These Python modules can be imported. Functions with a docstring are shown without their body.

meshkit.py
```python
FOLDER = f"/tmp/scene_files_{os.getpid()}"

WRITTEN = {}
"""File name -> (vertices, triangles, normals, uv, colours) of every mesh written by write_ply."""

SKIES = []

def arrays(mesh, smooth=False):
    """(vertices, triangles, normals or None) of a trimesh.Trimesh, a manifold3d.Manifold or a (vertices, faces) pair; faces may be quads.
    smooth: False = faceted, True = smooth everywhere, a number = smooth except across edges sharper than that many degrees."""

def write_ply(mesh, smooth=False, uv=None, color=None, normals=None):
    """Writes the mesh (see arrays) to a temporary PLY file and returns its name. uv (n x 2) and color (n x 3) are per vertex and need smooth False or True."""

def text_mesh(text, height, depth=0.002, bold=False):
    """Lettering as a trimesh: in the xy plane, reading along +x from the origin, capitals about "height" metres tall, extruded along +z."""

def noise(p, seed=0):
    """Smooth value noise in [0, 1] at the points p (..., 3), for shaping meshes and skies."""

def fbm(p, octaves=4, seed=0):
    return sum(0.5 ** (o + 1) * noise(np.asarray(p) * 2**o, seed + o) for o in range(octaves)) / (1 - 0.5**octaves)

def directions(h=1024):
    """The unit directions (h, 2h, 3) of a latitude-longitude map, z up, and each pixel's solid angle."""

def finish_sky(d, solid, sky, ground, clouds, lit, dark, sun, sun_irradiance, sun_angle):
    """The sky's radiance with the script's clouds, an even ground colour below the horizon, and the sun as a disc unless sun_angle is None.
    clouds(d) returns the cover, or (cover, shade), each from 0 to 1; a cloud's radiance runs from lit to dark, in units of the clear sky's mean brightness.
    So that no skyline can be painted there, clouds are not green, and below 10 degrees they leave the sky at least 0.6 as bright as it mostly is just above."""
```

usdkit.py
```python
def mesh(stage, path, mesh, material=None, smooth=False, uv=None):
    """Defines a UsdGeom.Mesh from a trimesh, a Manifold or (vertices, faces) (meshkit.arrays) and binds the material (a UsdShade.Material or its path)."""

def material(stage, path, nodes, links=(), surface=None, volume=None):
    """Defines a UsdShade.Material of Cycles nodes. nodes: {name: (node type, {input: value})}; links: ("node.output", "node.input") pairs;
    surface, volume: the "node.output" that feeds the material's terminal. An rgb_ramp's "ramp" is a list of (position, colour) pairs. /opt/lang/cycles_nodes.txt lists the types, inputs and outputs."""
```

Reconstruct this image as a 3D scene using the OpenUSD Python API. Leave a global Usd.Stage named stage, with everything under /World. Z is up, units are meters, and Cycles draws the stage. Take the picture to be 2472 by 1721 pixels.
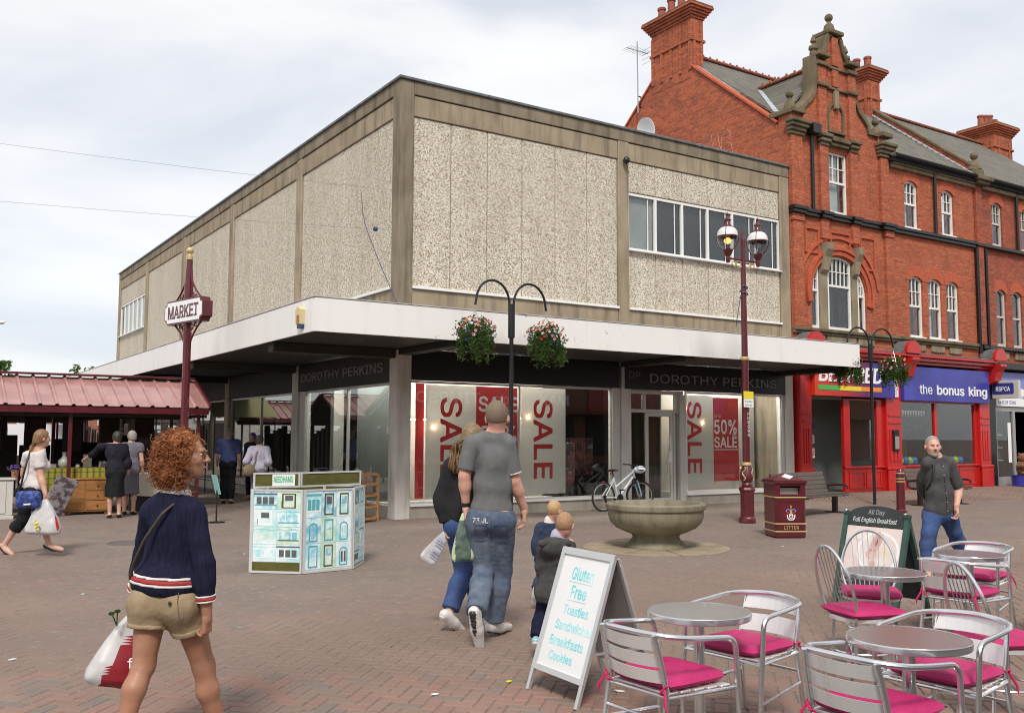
import math, random
import numpy as np, trimesh, usdkit, meshkit
import shapely.geometry as SG
from shapely import affinity
from shapely.ops import unary_union
from pxr import Usd, UsdGeom, UsdLux, UsdShade, Gf, Sdf, Vt

stage = Usd.Stage.CreateInMemory()
UsdGeom.SetStageUpAxis(stage, 'Z'); UsdGeom.SetStageMetersPerUnit(stage, 1.0)
UsdGeom.Xform.Define(stage, '/World'); UsdGeom.Scope.Define(stage, '/World/Looks')

# ---------------------------------------------------------------- camera
EXPOSURE = 1.05
CX, CY, CH, YAW, PITCH, ROLL, FPX = -8.1471, -16.5763, 1.6, 0.9931, 0.0843, 0.0037, 2291.3
_fw = np.array([math.cos(YAW)*math.cos(PITCH), math.sin(YAW)*math.cos(PITCH), math.sin(PITCH)])
_r0 = np.array([math.sin(YAW), -math.cos(YAW), 0.0]); _u0 = np.cross(_r0, _fw)
_rt = _r0*math.cos(ROLL)+_u0*math.sin(ROLL); _up = -_r0*math.sin(ROLL)+_u0*math.cos(ROLL)
EYE = np.array([CX, CY, CH])
cam = UsdGeom.Camera.Define(stage, '/World/camera')
cam.CreateHorizontalApertureAttr(36.0); cam.CreateVerticalApertureAttr(36.0*712/1024)
cam.CreateFocalLengthAttr(36.0*FPX/2472); cam.CreateFStopAttr(0.0); cam.CreateFocusDistanceAttr(14.0)
cam.CreateClippingRangeAttr(Gf.Vec2f(0.05, 5000)); cam.CreateExposureAttr(EXPOSURE)
cam.AddTransformOp().Set(Gf.Matrix4d(*_rt, 0, *_up, 0, *(-_fw), 0, *EYE, 1))

# ---------------------------------------------------------------- sky and sun (overcast)
SUN_AZ, SUN_EL = math.radians(215), math.radians(48)      # atan2(x, y) of the direction to the sun: behind the camera
SUN = np.array([math.sin(SUN_AZ)*math.cos(SUN_EL), math.cos(SUN_AZ)*math.cos(SUN_EL), math.sin(SUN_EL)])
SKY = 0.09
usdkit.material(stage, '/World/Looks/sky_overcast', {
    'tc': ('texture_coordinate', {}),
    'map': ('mapping', {'scale': (1.0, 1.0, 2.6), 'location': (0.35, 1.2, 0.4)}),
    'n': ('noise_texture', {'scale': 2.3, 'detail': 7, 'roughness': 0.52, 'distortion': 0.35}),
    'r': ('rgb_ramp', {'ramp': [(0.36, (4.15, 4.3, 4.65)), (0.46, (4.85, 4.9, 5.05)), (0.56, (5.55, 5.5, 5.45)), (0.68, (6.0, 5.95, 5.8))]}),
    's': ('sky_texture', {'sky_type': 'single_scattering', 'sun_disc': False, 'sun_elevation': SUN_EL, 'sun_rotation': SUN_AZ}),
    'm': ('mix_color', {'fac': 0.86, 'use_clamp': False}),
    'b': ('background_shader', {'strength': SKY})},
    [('tc.generated', 'map.vector'), ('map.vector', 'n.vector'), ('n.fac', 'r.fac'), ('s.color', 'm.a'), ('r.color', 'm.b'), ('m.result', 'b.color')], surface='b.background')
sky = UsdLux.DomeLight.Define(stage, '/World/sky'); sky.CreateIntensityAttr(1.0)
UsdShade.MaterialBindingAPI.Apply(sky.GetPrim()).Bind(UsdShade.Material.Get(stage, '/World/Looks/sky_overcast'))
sky.GetPrim().SetCustomDataByKey('kind', 'structure')
sun = UsdLux.DistantLight.Define(stage, '/World/sun')
sun.CreateIntensityAttr(0.40); sun.CreateAngleAttr(12.0); sun.CreateColorAttr(Gf.Vec3f(1.0, 0.95, 0.88)); sun.GetPrim().CreateAttribute('inputs:normalize', Sdf.ValueTypeNames.Bool).Set(True)
_z = SUN/np.linalg.norm(SUN); _x = np.cross([0, 0, 1.0], _z); _x /= np.linalg.norm(_x); _y = np.cross(_z, _x)
sun.AddTransformOp().Set(Gf.Matrix4d(*_x, 0, *_y, 0, *_z, 0, 0, 0, 30, 1))

# ---------------------------------------------------------------- helpers: pixels of the photograph <-> the place
def ray(u, v): return _fw+_rt*(u-1236)/FPX-_up*(v-860.5)/FPX
def gp(u, v, z=0.0):
    d = ray(u, v); return EYE+d*((z-EYE[2])/d[2])
def proj(X):
    d = np.asarray(X, float)-EYE; w = d@_fw
    return 1236+FPX*(d@_rt)/w, 860.5-FPX*(d@_up)/w, w
def at_depth(u, v, D):
    d = ray(u, v); return EYE+d*(D/(d@_fw))
K = 1.0771                       # the picture as viewed at 2295 wide -> pixels of the file

# ---------------------------------------------------------------- helpers: prims
_names = {}
def uniq(parent, name):
    k = (parent, name); n = _names.get(k, 0); _names[k] = n+1
    return f'{parent}/{name}' if n == 0 else f'{parent}/{name}_{n:03d}'
def setd(prim, label=None, cat=None, group=None, kind=None):
    for k, v in (('label', label), ('category', cat), ('group', group), ('kind', kind)):
        if v: prim.SetCustomDataByKey(k, v)
    return prim
def thing(name, label=None, cat=None, loc=(0, 0, 0), rotz=0.0, group=None, kind=None, scale=None):
    p = uniq('/World', name); x = UsdGeom.Xform.Define(stage, p)
    x.AddTranslateOp().Set(Gf.Vec3d(*map(float, loc))); x.AddRotateZOp().Set(math.degrees(rotz))
    if scale: x.AddScaleOp().Set(Gf.Vec3f(scale, scale, scale))
    setd(x.GetPrim(), label, cat, group, kind); return p
def copy_of(src, label, loc, rotz=0.0, group=None, scale=None):
    was = stage.GetPrimAtPath(src).GetCustomData(); base = src.split('/')[2]
    import re
    p = thing(re.sub(r'_\d{3}$', '', base), label, was.get('category'), loc, rotz, group or was.get('group'), None, scale)
    pr = stage.GetPrimAtPath(p); pr.GetReferences().AddInternalReference(src); pr.SetInstanceable(True); return p
def put(name, mesh, mat, parent='/World', label=None, cat=None, group=None, kind=None, smooth=35, uv=None):
    if isinstance(mesh, MB): mesh = mesh.mesh()
    p = uniq(parent, name)
    usdkit.mesh(stage, p, mesh, '/World/Looks/'+mat if isinstance(mat, str) else mat, smooth=smooth, uv=uv)
    setd(stage.GetPrimAtPath(p), label, cat, group, kind); return p

# ---------------------------------------------------------------- helpers: shapes
def rotz(a):
    c, s = math.cos(a), math.sin(a); return np.array([[c, -s, 0], [s, c, 0], [0, 0, 1.0]])
def frame(o, ex, ey, ez):
    m = np.eye(4); m[:3, 0], m[:3, 1], m[:3, 2], m[:3, 3] = ex, ey, ez, o; return m
_boxv = np.array([[x, y, z] for x in (0, 1) for y in (0, 1) for z in (0, 1)], float)
_boxf = np.array([[0, 1, 3], [0, 3, 2], [4, 6, 7], [4, 7, 5], [0, 4, 5], [0, 5, 1], [2, 3, 7], [2, 7, 6], [0, 2, 6], [0, 6, 4], [1, 5, 7], [1, 7, 3]])
_chv, _chf = None, None
def chamf(sx, sy, sz, c):
    pts = []
    for x in (-1, 1):
        for y in (-1, 1):
            for z in (-1, 1):
                for k in range(3):
                    q = np.array([x*sx/2, y*sy/2, z*sz/2]); w = np.array([x, y, z])*c; w[k] = 0; pts.append(q-w)
    global _chf
    v = np.array(pts)
    if _chf is None:
        h = trimesh.convex.convex_hull(np.array(pts)); _, idx = __import__('scipy.spatial', fromlist=['cKDTree']).cKDTree(v).query(h.vertices); _chf = idx[h.faces]
    return v, _chf
class MB:
    def __init__(s): s.v, s.f, s.n = [], [], 0
    def add(s, v, f, m=None):
        v = np.asarray(v, float)
        if m is not None:
            m = np.asarray(m, float)
            v = v@m.T if m.shape == (3, 3) else v@m[:3, :3].T+m[:3, 3]
        s.v.append(v); s.f.append(np.asarray(f, int)+s.n); s.n += len(v); return s
    def tm(s, t, m=None): return s.add(t.vertices, t.faces, m)
    def box(s, x0, x1, y0, y1, z0, z1, c=0.0):
        x0, x1 = min(x0, x1), max(x0, x1); y0, y1 = min(y0, y1), max(y0, y1); z0, z1 = min(z0, z1), max(z0, z1)
        if c > 0:
            v, f = chamf(x1-x0, y1-y0, z1-z0, min(c, .45*min(x1-x0, y1-y0, z1-z0))); return s.add(v+[(x0+x1)/2, (y0+y1)/2, (z0+z1)/2], f)
        return s.add(_boxv*[x1-x0, y1-y0, z1-z0]+[x0, y0, z0], _boxf)
    def obox(s, size, m, c=0.0):
        if c > 0: v, f = chamf(*size, min(c, .45*min(size)))
        else: v, f = (_boxv-.5)*np.asarray(size, float), _boxf
        return s.add(v, f, m)
    def bar(s, a, b, w, h, up=(0, 0, 1), c=0.0):
        a, b = np.asarray(a, float), np.asarray(b, float); d = b-a; L = np.linalg.norm(d); d /= L
        up = np.asarray(up, float)
        if abs(d@up) > .98: up = np.array([1.0, 0, 0])
        sx = np.cross(d, up); sx /= np.linalg.norm(sx); uz = np.cross(sx, d)
        return s.obox((L, w, h), frame((a+b)/2, d, np.cross(uz, d), uz), c)
    def tube(s, pts, r, sides=8, closed=False, caps=True):
        p = np.asarray(pts, float); n = len(p)
        r = np.broadcast_to(np.asarray(r, float), (n,))
        if closed: t = np.roll(p, -1, 0)-np.roll(p, 1, 0)
        else: t = np.gradient(p, axis=0)
        t /= np.linalg.norm(t, axis=1, keepdims=True)+1e-12
        nrm = np.zeros_like(p); ref = np.array([0, 0, 1.0]) if abs(t[0, 2]) < .9 else np.array([1.0, 0, 0])
        a = np.cross(t[0], ref); a /= np.linalg.norm(a); nrm[0] = a
        for i in range(1, n):
            a = nrm[i-1]-t[i]*(nrm[i-1]@t[i]); nrm[i] = a/(np.linalg.norm(a)+1e-12)
        b = np.cross(t, nrm); th = np.arange(sides)*2*np.pi/sides
        v = p[:, None]+r[:, None, None]*(np.cos(th)[None, :, None]*nrm[:, None]+np.sin(th)[None, :, None]*b[:, None])
        m = n if closed else n-1
        i, j = np.meshgrid(np.arange(m), np.arange(sides), indexing='ij'); i2 = (i+1) % n; j2 = (j+1) % sides
        q = np.stack([i*sides+j, i*sides+j2, i2*sides+j2, i2*sides+j], -1).reshape(-1, 4)
        f = np.vstack([q[:, [0, 1, 2]], q[:, [0, 2, 3]]]); v = v.reshape(-1, 3)
        if caps and not closed:
            v = np.vstack([v, p[0], p[-1]]); k = n*sides
            f = np.vstack([f, [[k, (jj+1) % sides, jj] for jj in range(sides)], [[k+1, (n-1)*sides+jj, (n-1)*sides+(jj+1) % sides] for jj in range(sides)]])
        return s.add(v, f)
    def lathe(s, prof, seg=24, m=None, ang=None, rx=1.0, ry=1.0):
        p = np.asarray(prof, float); th = np.arange(seg)*2*np.pi/seg+(ang or 0)
        v = np.stack([p[:, 0][:, None]*np.cos(th)*rx, p[:, 0][:, None]*np.sin(th)*ry, np.broadcast_to(p[:, 1][:, None], (len(p), seg))], -1).reshape(-1, 3)
        n = len(p); i, j = np.meshgrid(np.arange(n-1), np.arange(seg), indexing='ij'); j2 = (j+1) % seg
        q = np.stack([i*seg+j, i*seg+j2, (i+1)*seg+j2, (i+1)*seg+j], -1).reshape(-1, 4)
        f = [np.vstack([q[:, [0, 1, 2]], q[:, [0, 2, 3]]])]
        if p[0, 0] > 1e-6: v = np.vstack([v, [0, 0, p[0, 1]]]); f.append(np.array([[len(v)-1, (jj+1) % seg, jj] for jj in range(seg)]))
        if p[-1, 0] > 1e-6: v = np.vstack([v, [0, 0, p[-1, 1]]]); k = (n-1)*seg; f.append(np.array([[len(v)-1, k+jj, k+(jj+1) % seg] for jj in range(seg)]))
        return s.add(v, np.vstack(f), m)
    def poly(s, pg, depth, m=None):
        for g_ in getattr(pg, 'geoms', [pg]):
            if g_.is_empty or g_.area < 1e-7: continue
            t = trimesh.creation.extrude_polygon(g_, depth, engine='earcut'); s.add(t.vertices, t.faces, m)
        return s
    def sph(s, c, r, sub=2, m=None):
        t = trimesh.creation.icosphere(sub); v = t.vertices*np.broadcast_to(np.asarray(r, float), (3,))
        if m is not None: v = v@np.asarray(m).T
        return s.add(v+np.asarray(c, float), t.faces)
    def text(s, txt, h, depth, m, bold=False, width=None, stretch=None):
        t = meshkit.text_mesh(txt, h, depth, bold); v = np.array(t.vertices)
        if width: v[:, 0] -= v[:, 0].min(); v[:, 0] *= width/max(v[:, 0].max(), 1e-6)
        return s.add(v, t.faces, m)
    def mesh(s): return trimesh.Trimesh(np.vstack(s.v), np.vstack(s.f), process=False)
# facade frames: XY of a flat shape -> facade.  south: face towards -Y, reading along +X;  west: face towards -X, reading along -Y
def south(x=0, y=0, z=0): return frame((x, y, z), (1, 0, 0), (0, 0, 1), (0, -1, 0))
def west(y=0, x=0, z=0): return frame((x, y, z), (0, -1, 0), (0, 0, 1), (-1, 0, 0))
def rect(x0, x1, y0, y1): return SG.box(x0, y0, x1, y1)
def arc_head(x0, x1, z0, zs, rise, n=10):
    """window outline with a segmental head: springs at zs, rises by rise"""
    w = (x1-x0)/2; R = (w*w+rise*rise)/(2*rise); c = zs+rise-R; a = math.asin(min(1, w/R))
    return SG.Polygon([(x0, z0), (x1, z0)]+[((x0+x1)/2+R*math.sin(t), c+R*math.cos(t)) for t in np.linspace(a, -a, n)])

# ---------------------------------------------------------------- materials
def mat(name, col, rough=.6, metal=0.0, col2=None, nscale=6.0, namt=(.35, .65), bump=0.0, bscale=40.0, bdist=.01, spec=.5, coat=0.0, stretch=None, island=None, sheen=0, transl=None, objrand=None, spot=None, coord='pos', emit=None):
    """a principled material; col2 = second colour mixed in by noise; island = colours by random_per_island; spot = (colour, scale, lo, hi) specks"""
    N = {'p': ('principled_bsdf', {'base_color': col, 'roughness': rough, 'metallic': metal, 'specular_ior_level': spec, 'coat_weight': coat, 'sheen_weight': sheen}), 'g': ('geometry', {})}
    L = []; out = None; src = 'g.position'
    if coord == 'obj': N['tc'] = ('texture_coordinate', {}); src = 'tc.object'
    if stretch: N['mp'] = ('mapping', {'scale': stretch}); L.append((src, 'mp.vector')); src = 'mp.vector'
    if island:
        N['ir'] = ('rgb_ramp', {'ramp': island, 'interpolate': True}); L.append(('g.random_per_island', 'ir.fac')); out = 'ir.color'
    if objrand:
        N['oi'] = ('object_info', {}); N['ir'] = ('rgb_ramp', {'ramp': objrand}); L.append(('oi.random', 'ir.fac')); out = 'ir.color'
    if col2 is not None:
        N['n'] = ('noise_texture', {'scale': nscale, 'detail': 5, 'roughness': .6}); N['r'] = ('map_range', {'from_min': namt[0], 'from_max': namt[1], 'clamp': True}); N['m'] = ('mix_color', {'a': col, 'b': col2})
        L += [(src, 'n.vector'), ('n.fac', 'r.value'), ('r.result', 'm.fac')]
        if out: L.append((out, 'm.a'))
        out = 'm.result'
    if spot:
        N['sn'] = ('noise_texture', {'scale': spot[1], 'detail': 3, 'roughness': .6}); N['sr'] = ('map_range', {'from_min': spot[2], 'from_max': spot[3], 'clamp': True}); N['sm'] = ('mix_color', {'a': col, 'b': spot[0]})
        L += [('g.position' if coord == 'pos' else src, 'sn.vector'), ('sn.fac', 'sr.value'), ('sr.result', 'sm.fac')]
        if out: L.append((out, 'sm.a'))
        out = 'sm.result'
    if out: L.append((out, 'p.base_color'))
    if bump:
        N['bn'] = ('noise_texture', {'scale': bscale, 'detail': 4}); N['bu'] = ('bump', {'strength': bump, 'distance': bdist})
        L += [(src, 'bn.vector'), ('bn.fac', 'bu.height'), ('bu.normal', 'p.normal')]
    surf = 'p.BSDF'
    if transl:
        N['t'] = ('translucent_bsdf', {'color': transl}); N['mx'] = ('mix_closure', {'fac': .35}); L += [('p.BSDF', 'mx.closure1'), ('t.BSDF', 'mx.closure2')]; surf = 'mx.closure'
    if emit: N['p'][1].update({'emission_color': emit[0], 'emission_strength': emit[1]})
    usdkit.material(stage, '/World/Looks/'+name, N, L, surface=surf); return name
def raw(name, N, L, s, v=None): usdkit.material(stage, '/World/Looks/'+name, N, L, surface=s, volume=v); return name
def glass_pane(name, tint=(.93, .96, .95), ior=1.5, boost=1.0, rough=0.0):
    # the same reflection on both sides of the sheet (no total reflection inside it)
    raw(name, {'gg': ('geometry', {}), 'io': ('mix_float', {'a': ior, 'b': 1/ior}), 'f': ('fresnel', {'IOR': ior}), 'mm': ('math', {'math_type': 'multiply', 'value2': boost, 'use_clamp': True}), 't': ('transparent_bsdf', {'color': tint}), 'g': ('glossy_bsdf', {'color': (1, 1, 1), 'roughness': rough}), 'm': ('mix_closure', {})},
        [('gg.backfacing', 'io.fac'), ('io.result', 'f.IOR'), ('f.fac', 'mm.value1'), ('mm.value', 'm.fac'), ('t.BSDF', 'm.closure1'), ('g.BSDF', 'm.closure2')], 'm.closure')
# ================================================================ materials in common use
def ramp_speck(name, stops, scale, bump=.4, dist=.012, dirt=None):
    raw(name, {'g': ('geometry', {}), 'v': ('voronoi_texture', {'scale': scale, 'randomness': 1.0}), 'sc': ('separate_color', {}), 'r': ('rgb_ramp', {'ramp': stops, 'interpolate': True}),
        'n': ('noise_texture', {'scale': .9, 'detail': 5}), 'nr': ('map_range', {'from_min': .35, 'from_max': .75, 'to_min': 0, 'to_max': .28, 'clamp': True}), 'm': ('mix_color', {'b': (.26, .21, .15)}),
        'mp': ('mapping', {'scale': (2.2, 2.2, .25)}), 'b': ('bump', {'strength': bump, 'distance': dist, 'invert': True}), 'p': ('principled_bsdf', {'roughness': .85, 'specular_ior_level': .3})},
        [('g.position', 'v.vector'), ('v.color', 'sc.color'), ('sc.r', 'r.fac'), ('g.position', 'mp.vector'), ('mp.vector', 'n.vector'), ('n.fac', 'nr.value'), ('nr.result', 'm.fac'), ('r.color', 'm.a'), ('m.result', 'p.base_color'), ('v.distance', 'b.height'), ('b.normal', 'p.normal')], 'p.BSDF')
ramp_speck('pebbledash', [(0, (.15, .115, .07)), (.13, (.27, .215, .14)), (.3, (.45, .39, .29)), (.55, (.56, .505, .41)), (.8, (.68, .635, .555)), (1, (.76, .73, .67))], 56)
def concrete(name, a, b, dark):
    raw(name, {'g': ('geometry', {}), 'mp': ('mapping', {'scale': (1.7, 1.7, .22)}), 'n': ('noise_texture', {'scale': 2.2, 'detail': 7, 'roughness': .62}), 'nr': ('map_range', {'from_min': .47, 'from_max': .70, 'to_max': .78, 'clamp': True}),
        'n2': ('noise_texture', {'scale': 1.3, 'detail': 6}), 'r2': ('map_range', {'from_min': .35, 'from_max': .65, 'clamp': True}), 'm0': ('mix_color', {'a': a, 'b': b}), 'm1': ('mix_color', {'b': dark}),
        'n3': ('noise_texture', {'scale': 60, 'detail': 4}), 'b': ('bump', {'strength': .25, 'distance': .01}), 'p': ('principled_bsdf', {'roughness': .9, 'specular_ior_level': .2})},
        [('g.position', 'mp.vector'), ('mp.vector', 'n.vector'), ('n.fac', 'nr.value'), ('g.position', 'n2.vector'), ('n2.fac', 'r2.value'), ('r2.result', 'm0.fac'), ('nr.result', 'm1.fac'), ('m0.result', 'm1.a'), ('m1.result', 'p.base_color'), ('g.position', 'n3.vector'), ('n3.fac', 'b.height'), ('b.normal', 'p.normal')], 'p.BSDF')
concrete('concrete_beige', (.33, .275, .20), (.27, .22, .155), (.12, .10, .075))
concrete('concrete_stained', (.265, .22, .16), (.19, .155, .11), (.062, .056, .042))
concrete('concrete_light', (.355, .29, .205), (.285, .23, .16), (.11, .093, .07))
concrete('render_white', (.62, .60, .55), (.54, .51, .46), (.30, .26, .21))
concrete('plinth_grey', (.40, .37, .31), (.34, .31, .26), (.22, .19, .16))
mat('fascia_white', (.78, .76, .735), .45, col2=(.66, .63, .60), nscale=2.2, stretch=(1, 1, .25), namt=(.52, .95), spot=((.42, .39, .36), 7, .68, .76))
mat('flashing_grey', (.45, .44, .42), .6, col2=(.25, .24, .23), nscale=4)
mat('coping_metal', (.16, .17, .17), .5, col2=(.08, .09, .09))
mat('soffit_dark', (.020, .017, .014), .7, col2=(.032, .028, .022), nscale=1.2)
mat('fascia_black', (.012, .011, .011), .35, spec=.4)
mat('letter_grey', (.20, .20, .195), .5)
mat('letter_grey_dim', (.12, .12, .12), .5)
mat('frame_white', (.74, .73, .70), .4)
mat('frame_alu', (.42, .42, .40), .35, .6)
mat('frame_pale', (.50, .49, .45), .45)
mat('interior_dark', (.035, .032, .03), .8)
mat('interior_grey', (.20, .21, .19), .8, col2=(.15, .16, .15), nscale=1)
mat('interior_pale', (.44, .42, .38), .8, col2=(.36, .35, .32), nscale=1.5)
mat('interior_floor', (.10, .085, .07), .5)
mat('banner_white', (.76, .74, .71), .55, col2=(.68, .665, .64), nscale=.8, transl=(.75, .72, .68))
mat('sale_red', (.58, .020, .026), .5, col2=(.52, .017, .022), nscale=1.1)
mat('white_print', (.78, .77, .75), .5)
mat('warm_bulb', (1, .8, .6), .5, emit=((1.0, .62, .32), 60.0))
mat('tube_light', (1, 1, 1), .5, emit=((1.0, .97, .93), 32.0))
glass_pane('shop_glass', (.93, .96, .94), 1.52, 1.25)
glass_pane('window_glass', (.85, .89, .90), 1.52, 1.05)
mat('black_iron', (.012, .012, .013), .35, spec=.5)
mat('yellow_plastic', (.58, .50, .27), .45)
mat('louvre_brown', (.42, .20, .06), .5)
mat('blue_dark', (.02, .05, .16), .4)
mat('clothes_mix', (.03, .03, .035), .9, col2=(.16, .05, .05), nscale=5, namt=(.45, .6), spot=((.22, .20, .18), 7, .6, .66))

# ================================================================ paving
def gz(x, y):
    """the pavement climbs a little towards the brick shopfronts on the right"""
    def ss(t): t = np.clip(t, 0, 1); return t*t*(3-2*t)
    return .155*ss((np.asarray(x, float)-10.9)/2.2)*ss((np.asarray(y, float)+3.2)/3.0)
PAV = [(0, (0.205, 0.143, 0.114)), (.15, (0.236, 0.139, 0.110)), (.32, (0.209, 0.148, 0.120)), (.48, (0.227, 0.135, 0.106)), (.6, (0.198, 0.144, 0.118)), (.74, (0.254, 0.139, 0.110)), (.86, (0.185, 0.143, 0.118)), (1, (0.169, 0.139, 0.117))]
def paver_material(name, how):
    N = {'g': ('geometry', {}), 'oi': ('object_info', {}), 'r': ('rgb_ramp', {'ramp': PAV}), 'n': ('noise_texture', {'scale': 260, 'detail': 3, 'roughness': .7}), 'nr': ('map_range', {'from_min': .30, 'from_max': .70, 'to_min': .72, 'to_max': 1.28}), 'm': ('mix', {'mix_type': 'multiply', 'fac': 1.0}),
         'n2': ('noise_texture', {'scale': 130, 'detail': 2}), 'sr': ('map_range', {'from_min': .735, 'from_max': .76, 'clamp': True}), 'm2': ('mix_color', {'b': (.55, .52, .48)}),
         'n3': ('noise_texture', {'scale': .55, 'detail': 6, 'roughness': .6}), 'dr': ('map_range', {'from_min': .35, 'from_max': .68, 'to_min': 1.12, 'to_max': .84}), 'm3': ('mix', {'mix_type': 'multiply', 'fac': 1.0}),
         'gv': ('voronoi_texture', {'scale': 2.1}), 'gr': ('map_range', {'from_min': .045, 'from_max': .035, 'to_min': 0, 'to_max': .65, 'clamp': True}), 'm4': ('mix_color', {'b': (.09, .085, .08)}),
         'b': ('bump', {'strength': .35, 'distance': .004}), 'p': ('principled_bsdf', {'roughness': .8, 'specular_ior_level': .35})}
    usdkit.material(stage, '/World/Looks/'+name, N, [(how, 'r.fac'), ('g.position', 'n.vector'), ('n.fac', 'nr.value'), ('r.color', 'm.color1'), ('nr.result', 'm.color2'), ('g.position', 'n2.vector'), ('n2.fac', 'sr.value'), ('m.color', 'm2.a'), ('sr.result', 'm2.fac'),
        ('g.position', 'n3.vector'), ('n3.fac', 'dr.value'), ('m2.result', 'm3.color1'), ('dr.result', 'm3.color2'), ('g.position', 'gv.vector'), ('gv.distance', 'gr.value'), ('gr.result', 'm4.fac'), ('m3.color', 'm4.a'), ('m4.result', 'p.base_color'), ('n.fac', 'b.height'), ('b.normal', 'p.normal')], surface='p.BSDF')
paver_material('paver_piece', 'oi.random'); paver_material('paver_many', 'g.random_per_island')
mat('joint_sand', (.036, .030, .025), .95, col2=(.06, .05, .042), nscale=9)
mat('paving_far', (.20, .148, .12), .85, col2=(.16, .125, .105), nscale=1.3, spot=((.26, .2, .17), 11, .55, .7))
mat('paver_red', (.27, .13, .105), .8, island=[(0, (.20, .115, .095)), (1, (.28, .14, .11))], col2=(.18, .12, .1), nscale=30)
mat('channel_dark', (.09, .078, .07), .85, col2=(.13, .11, .1), nscale=20)
mat('slab_sand', (.32, .255, .175), .9, col2=(.22, .175, .115), nscale=3.5, bump=.2)

pav = thing('pavement', kind='structure')
def sheet(xs, ys, dz):
    X, Y = np.meshgrid(xs, ys, indexing='ij'); V = np.stack([X, Y, gz(X, Y)+dz], -1).reshape(-1, 3); n = len(ys)
    i, j = np.meshgrid(np.arange(len(xs)-1), np.arange(n-1), indexing='ij'); q = np.stack([i*n+j, (i+1)*n+j, (i+1)*n+j+1, i*n+j+1], -1).reshape(-1, 4)
    return trimesh.Trimesh(V, np.vstack([q[:, [0, 1, 2]], q[:, [0, 2, 3]]]), process=False)
put('bedding', sheet(np.r_[np.linspace(-30, 9, 20), np.linspace(9.5, 45, 72)], np.r_[np.linspace(-32, -4, 12), np.linspace(-3.8, 0.4, 22), np.linspace(1, 44, 20)], -.013), 'joint_sand', pav)
put('ground', sheet([-900, -200, -30, 45, 200, 900], [-900, -200, -32, 44, 200, 900], -.05), 'paving_far', kind='structure', smooth=False)
SLAB = (1.26, -6.0, 1.06)
BANDS = [(-30.0, 45.0, -4.95, -4.55), (-30.0, -0.4, 0.02, 0.42), (9.0, 45.0, -3.75, -3.45)]
def in_bands(x, y, e=.06):
    r = np.zeros(np.shape(x), bool)
    for x0, x1, y0, y1 in BANDS[:2]: r |= (x > x0-e) & (x < x1+e) & (y > y0-e) & (y < y1+e)
    return r
_pr = np.random.default_rng(5)
def herringbone():
    a = .1; c45 = math.sqrt(.5); N = 330
    i, j = np.meshgrid(np.arange(-N, N), np.arange(-N, N), indexing='ij'); cls = (i-j) % 4; out = []
    for k, (du, dv) in ((0, (1.0, .5)), (3, (.5, 1.0))):
        s = cls == k; u = (i[s]+du)*a; v = (j[s]+dv)*a
        out.append(np.stack([u, v, np.full(u.shape, 0 if k == 0 else 1)], 1))
    o = np.vstack(out); x = c45*(o[:, 0]-o[:, 1])+0.0; y = c45*(o[:, 0]+o[:, 1])-6.0
    return x, y, o[:, 2]
hx, hy, ho = herringbone()
_d = np.stack([hx, hy, np.zeros_like(hx)], 1)-EYE; _w = _d@_fw; _u = FPX*(_d@_rt)/np.maximum(_w, .1); _v = -FPX*(_d@_up)/np.maximum(_w, .1)
ok = (_w > 2.2) & (_w < 40) & (abs(_u) < 1236*1.13+120) & (_v < 1050) & ~((hx > -.05) & (hy > -.12)) & (np.hypot(hx-SLAB[0], hy-SLAB[1]) > SLAB[2]+.06) & ~in_bands(hx, hy) & (hy < 13)
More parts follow.
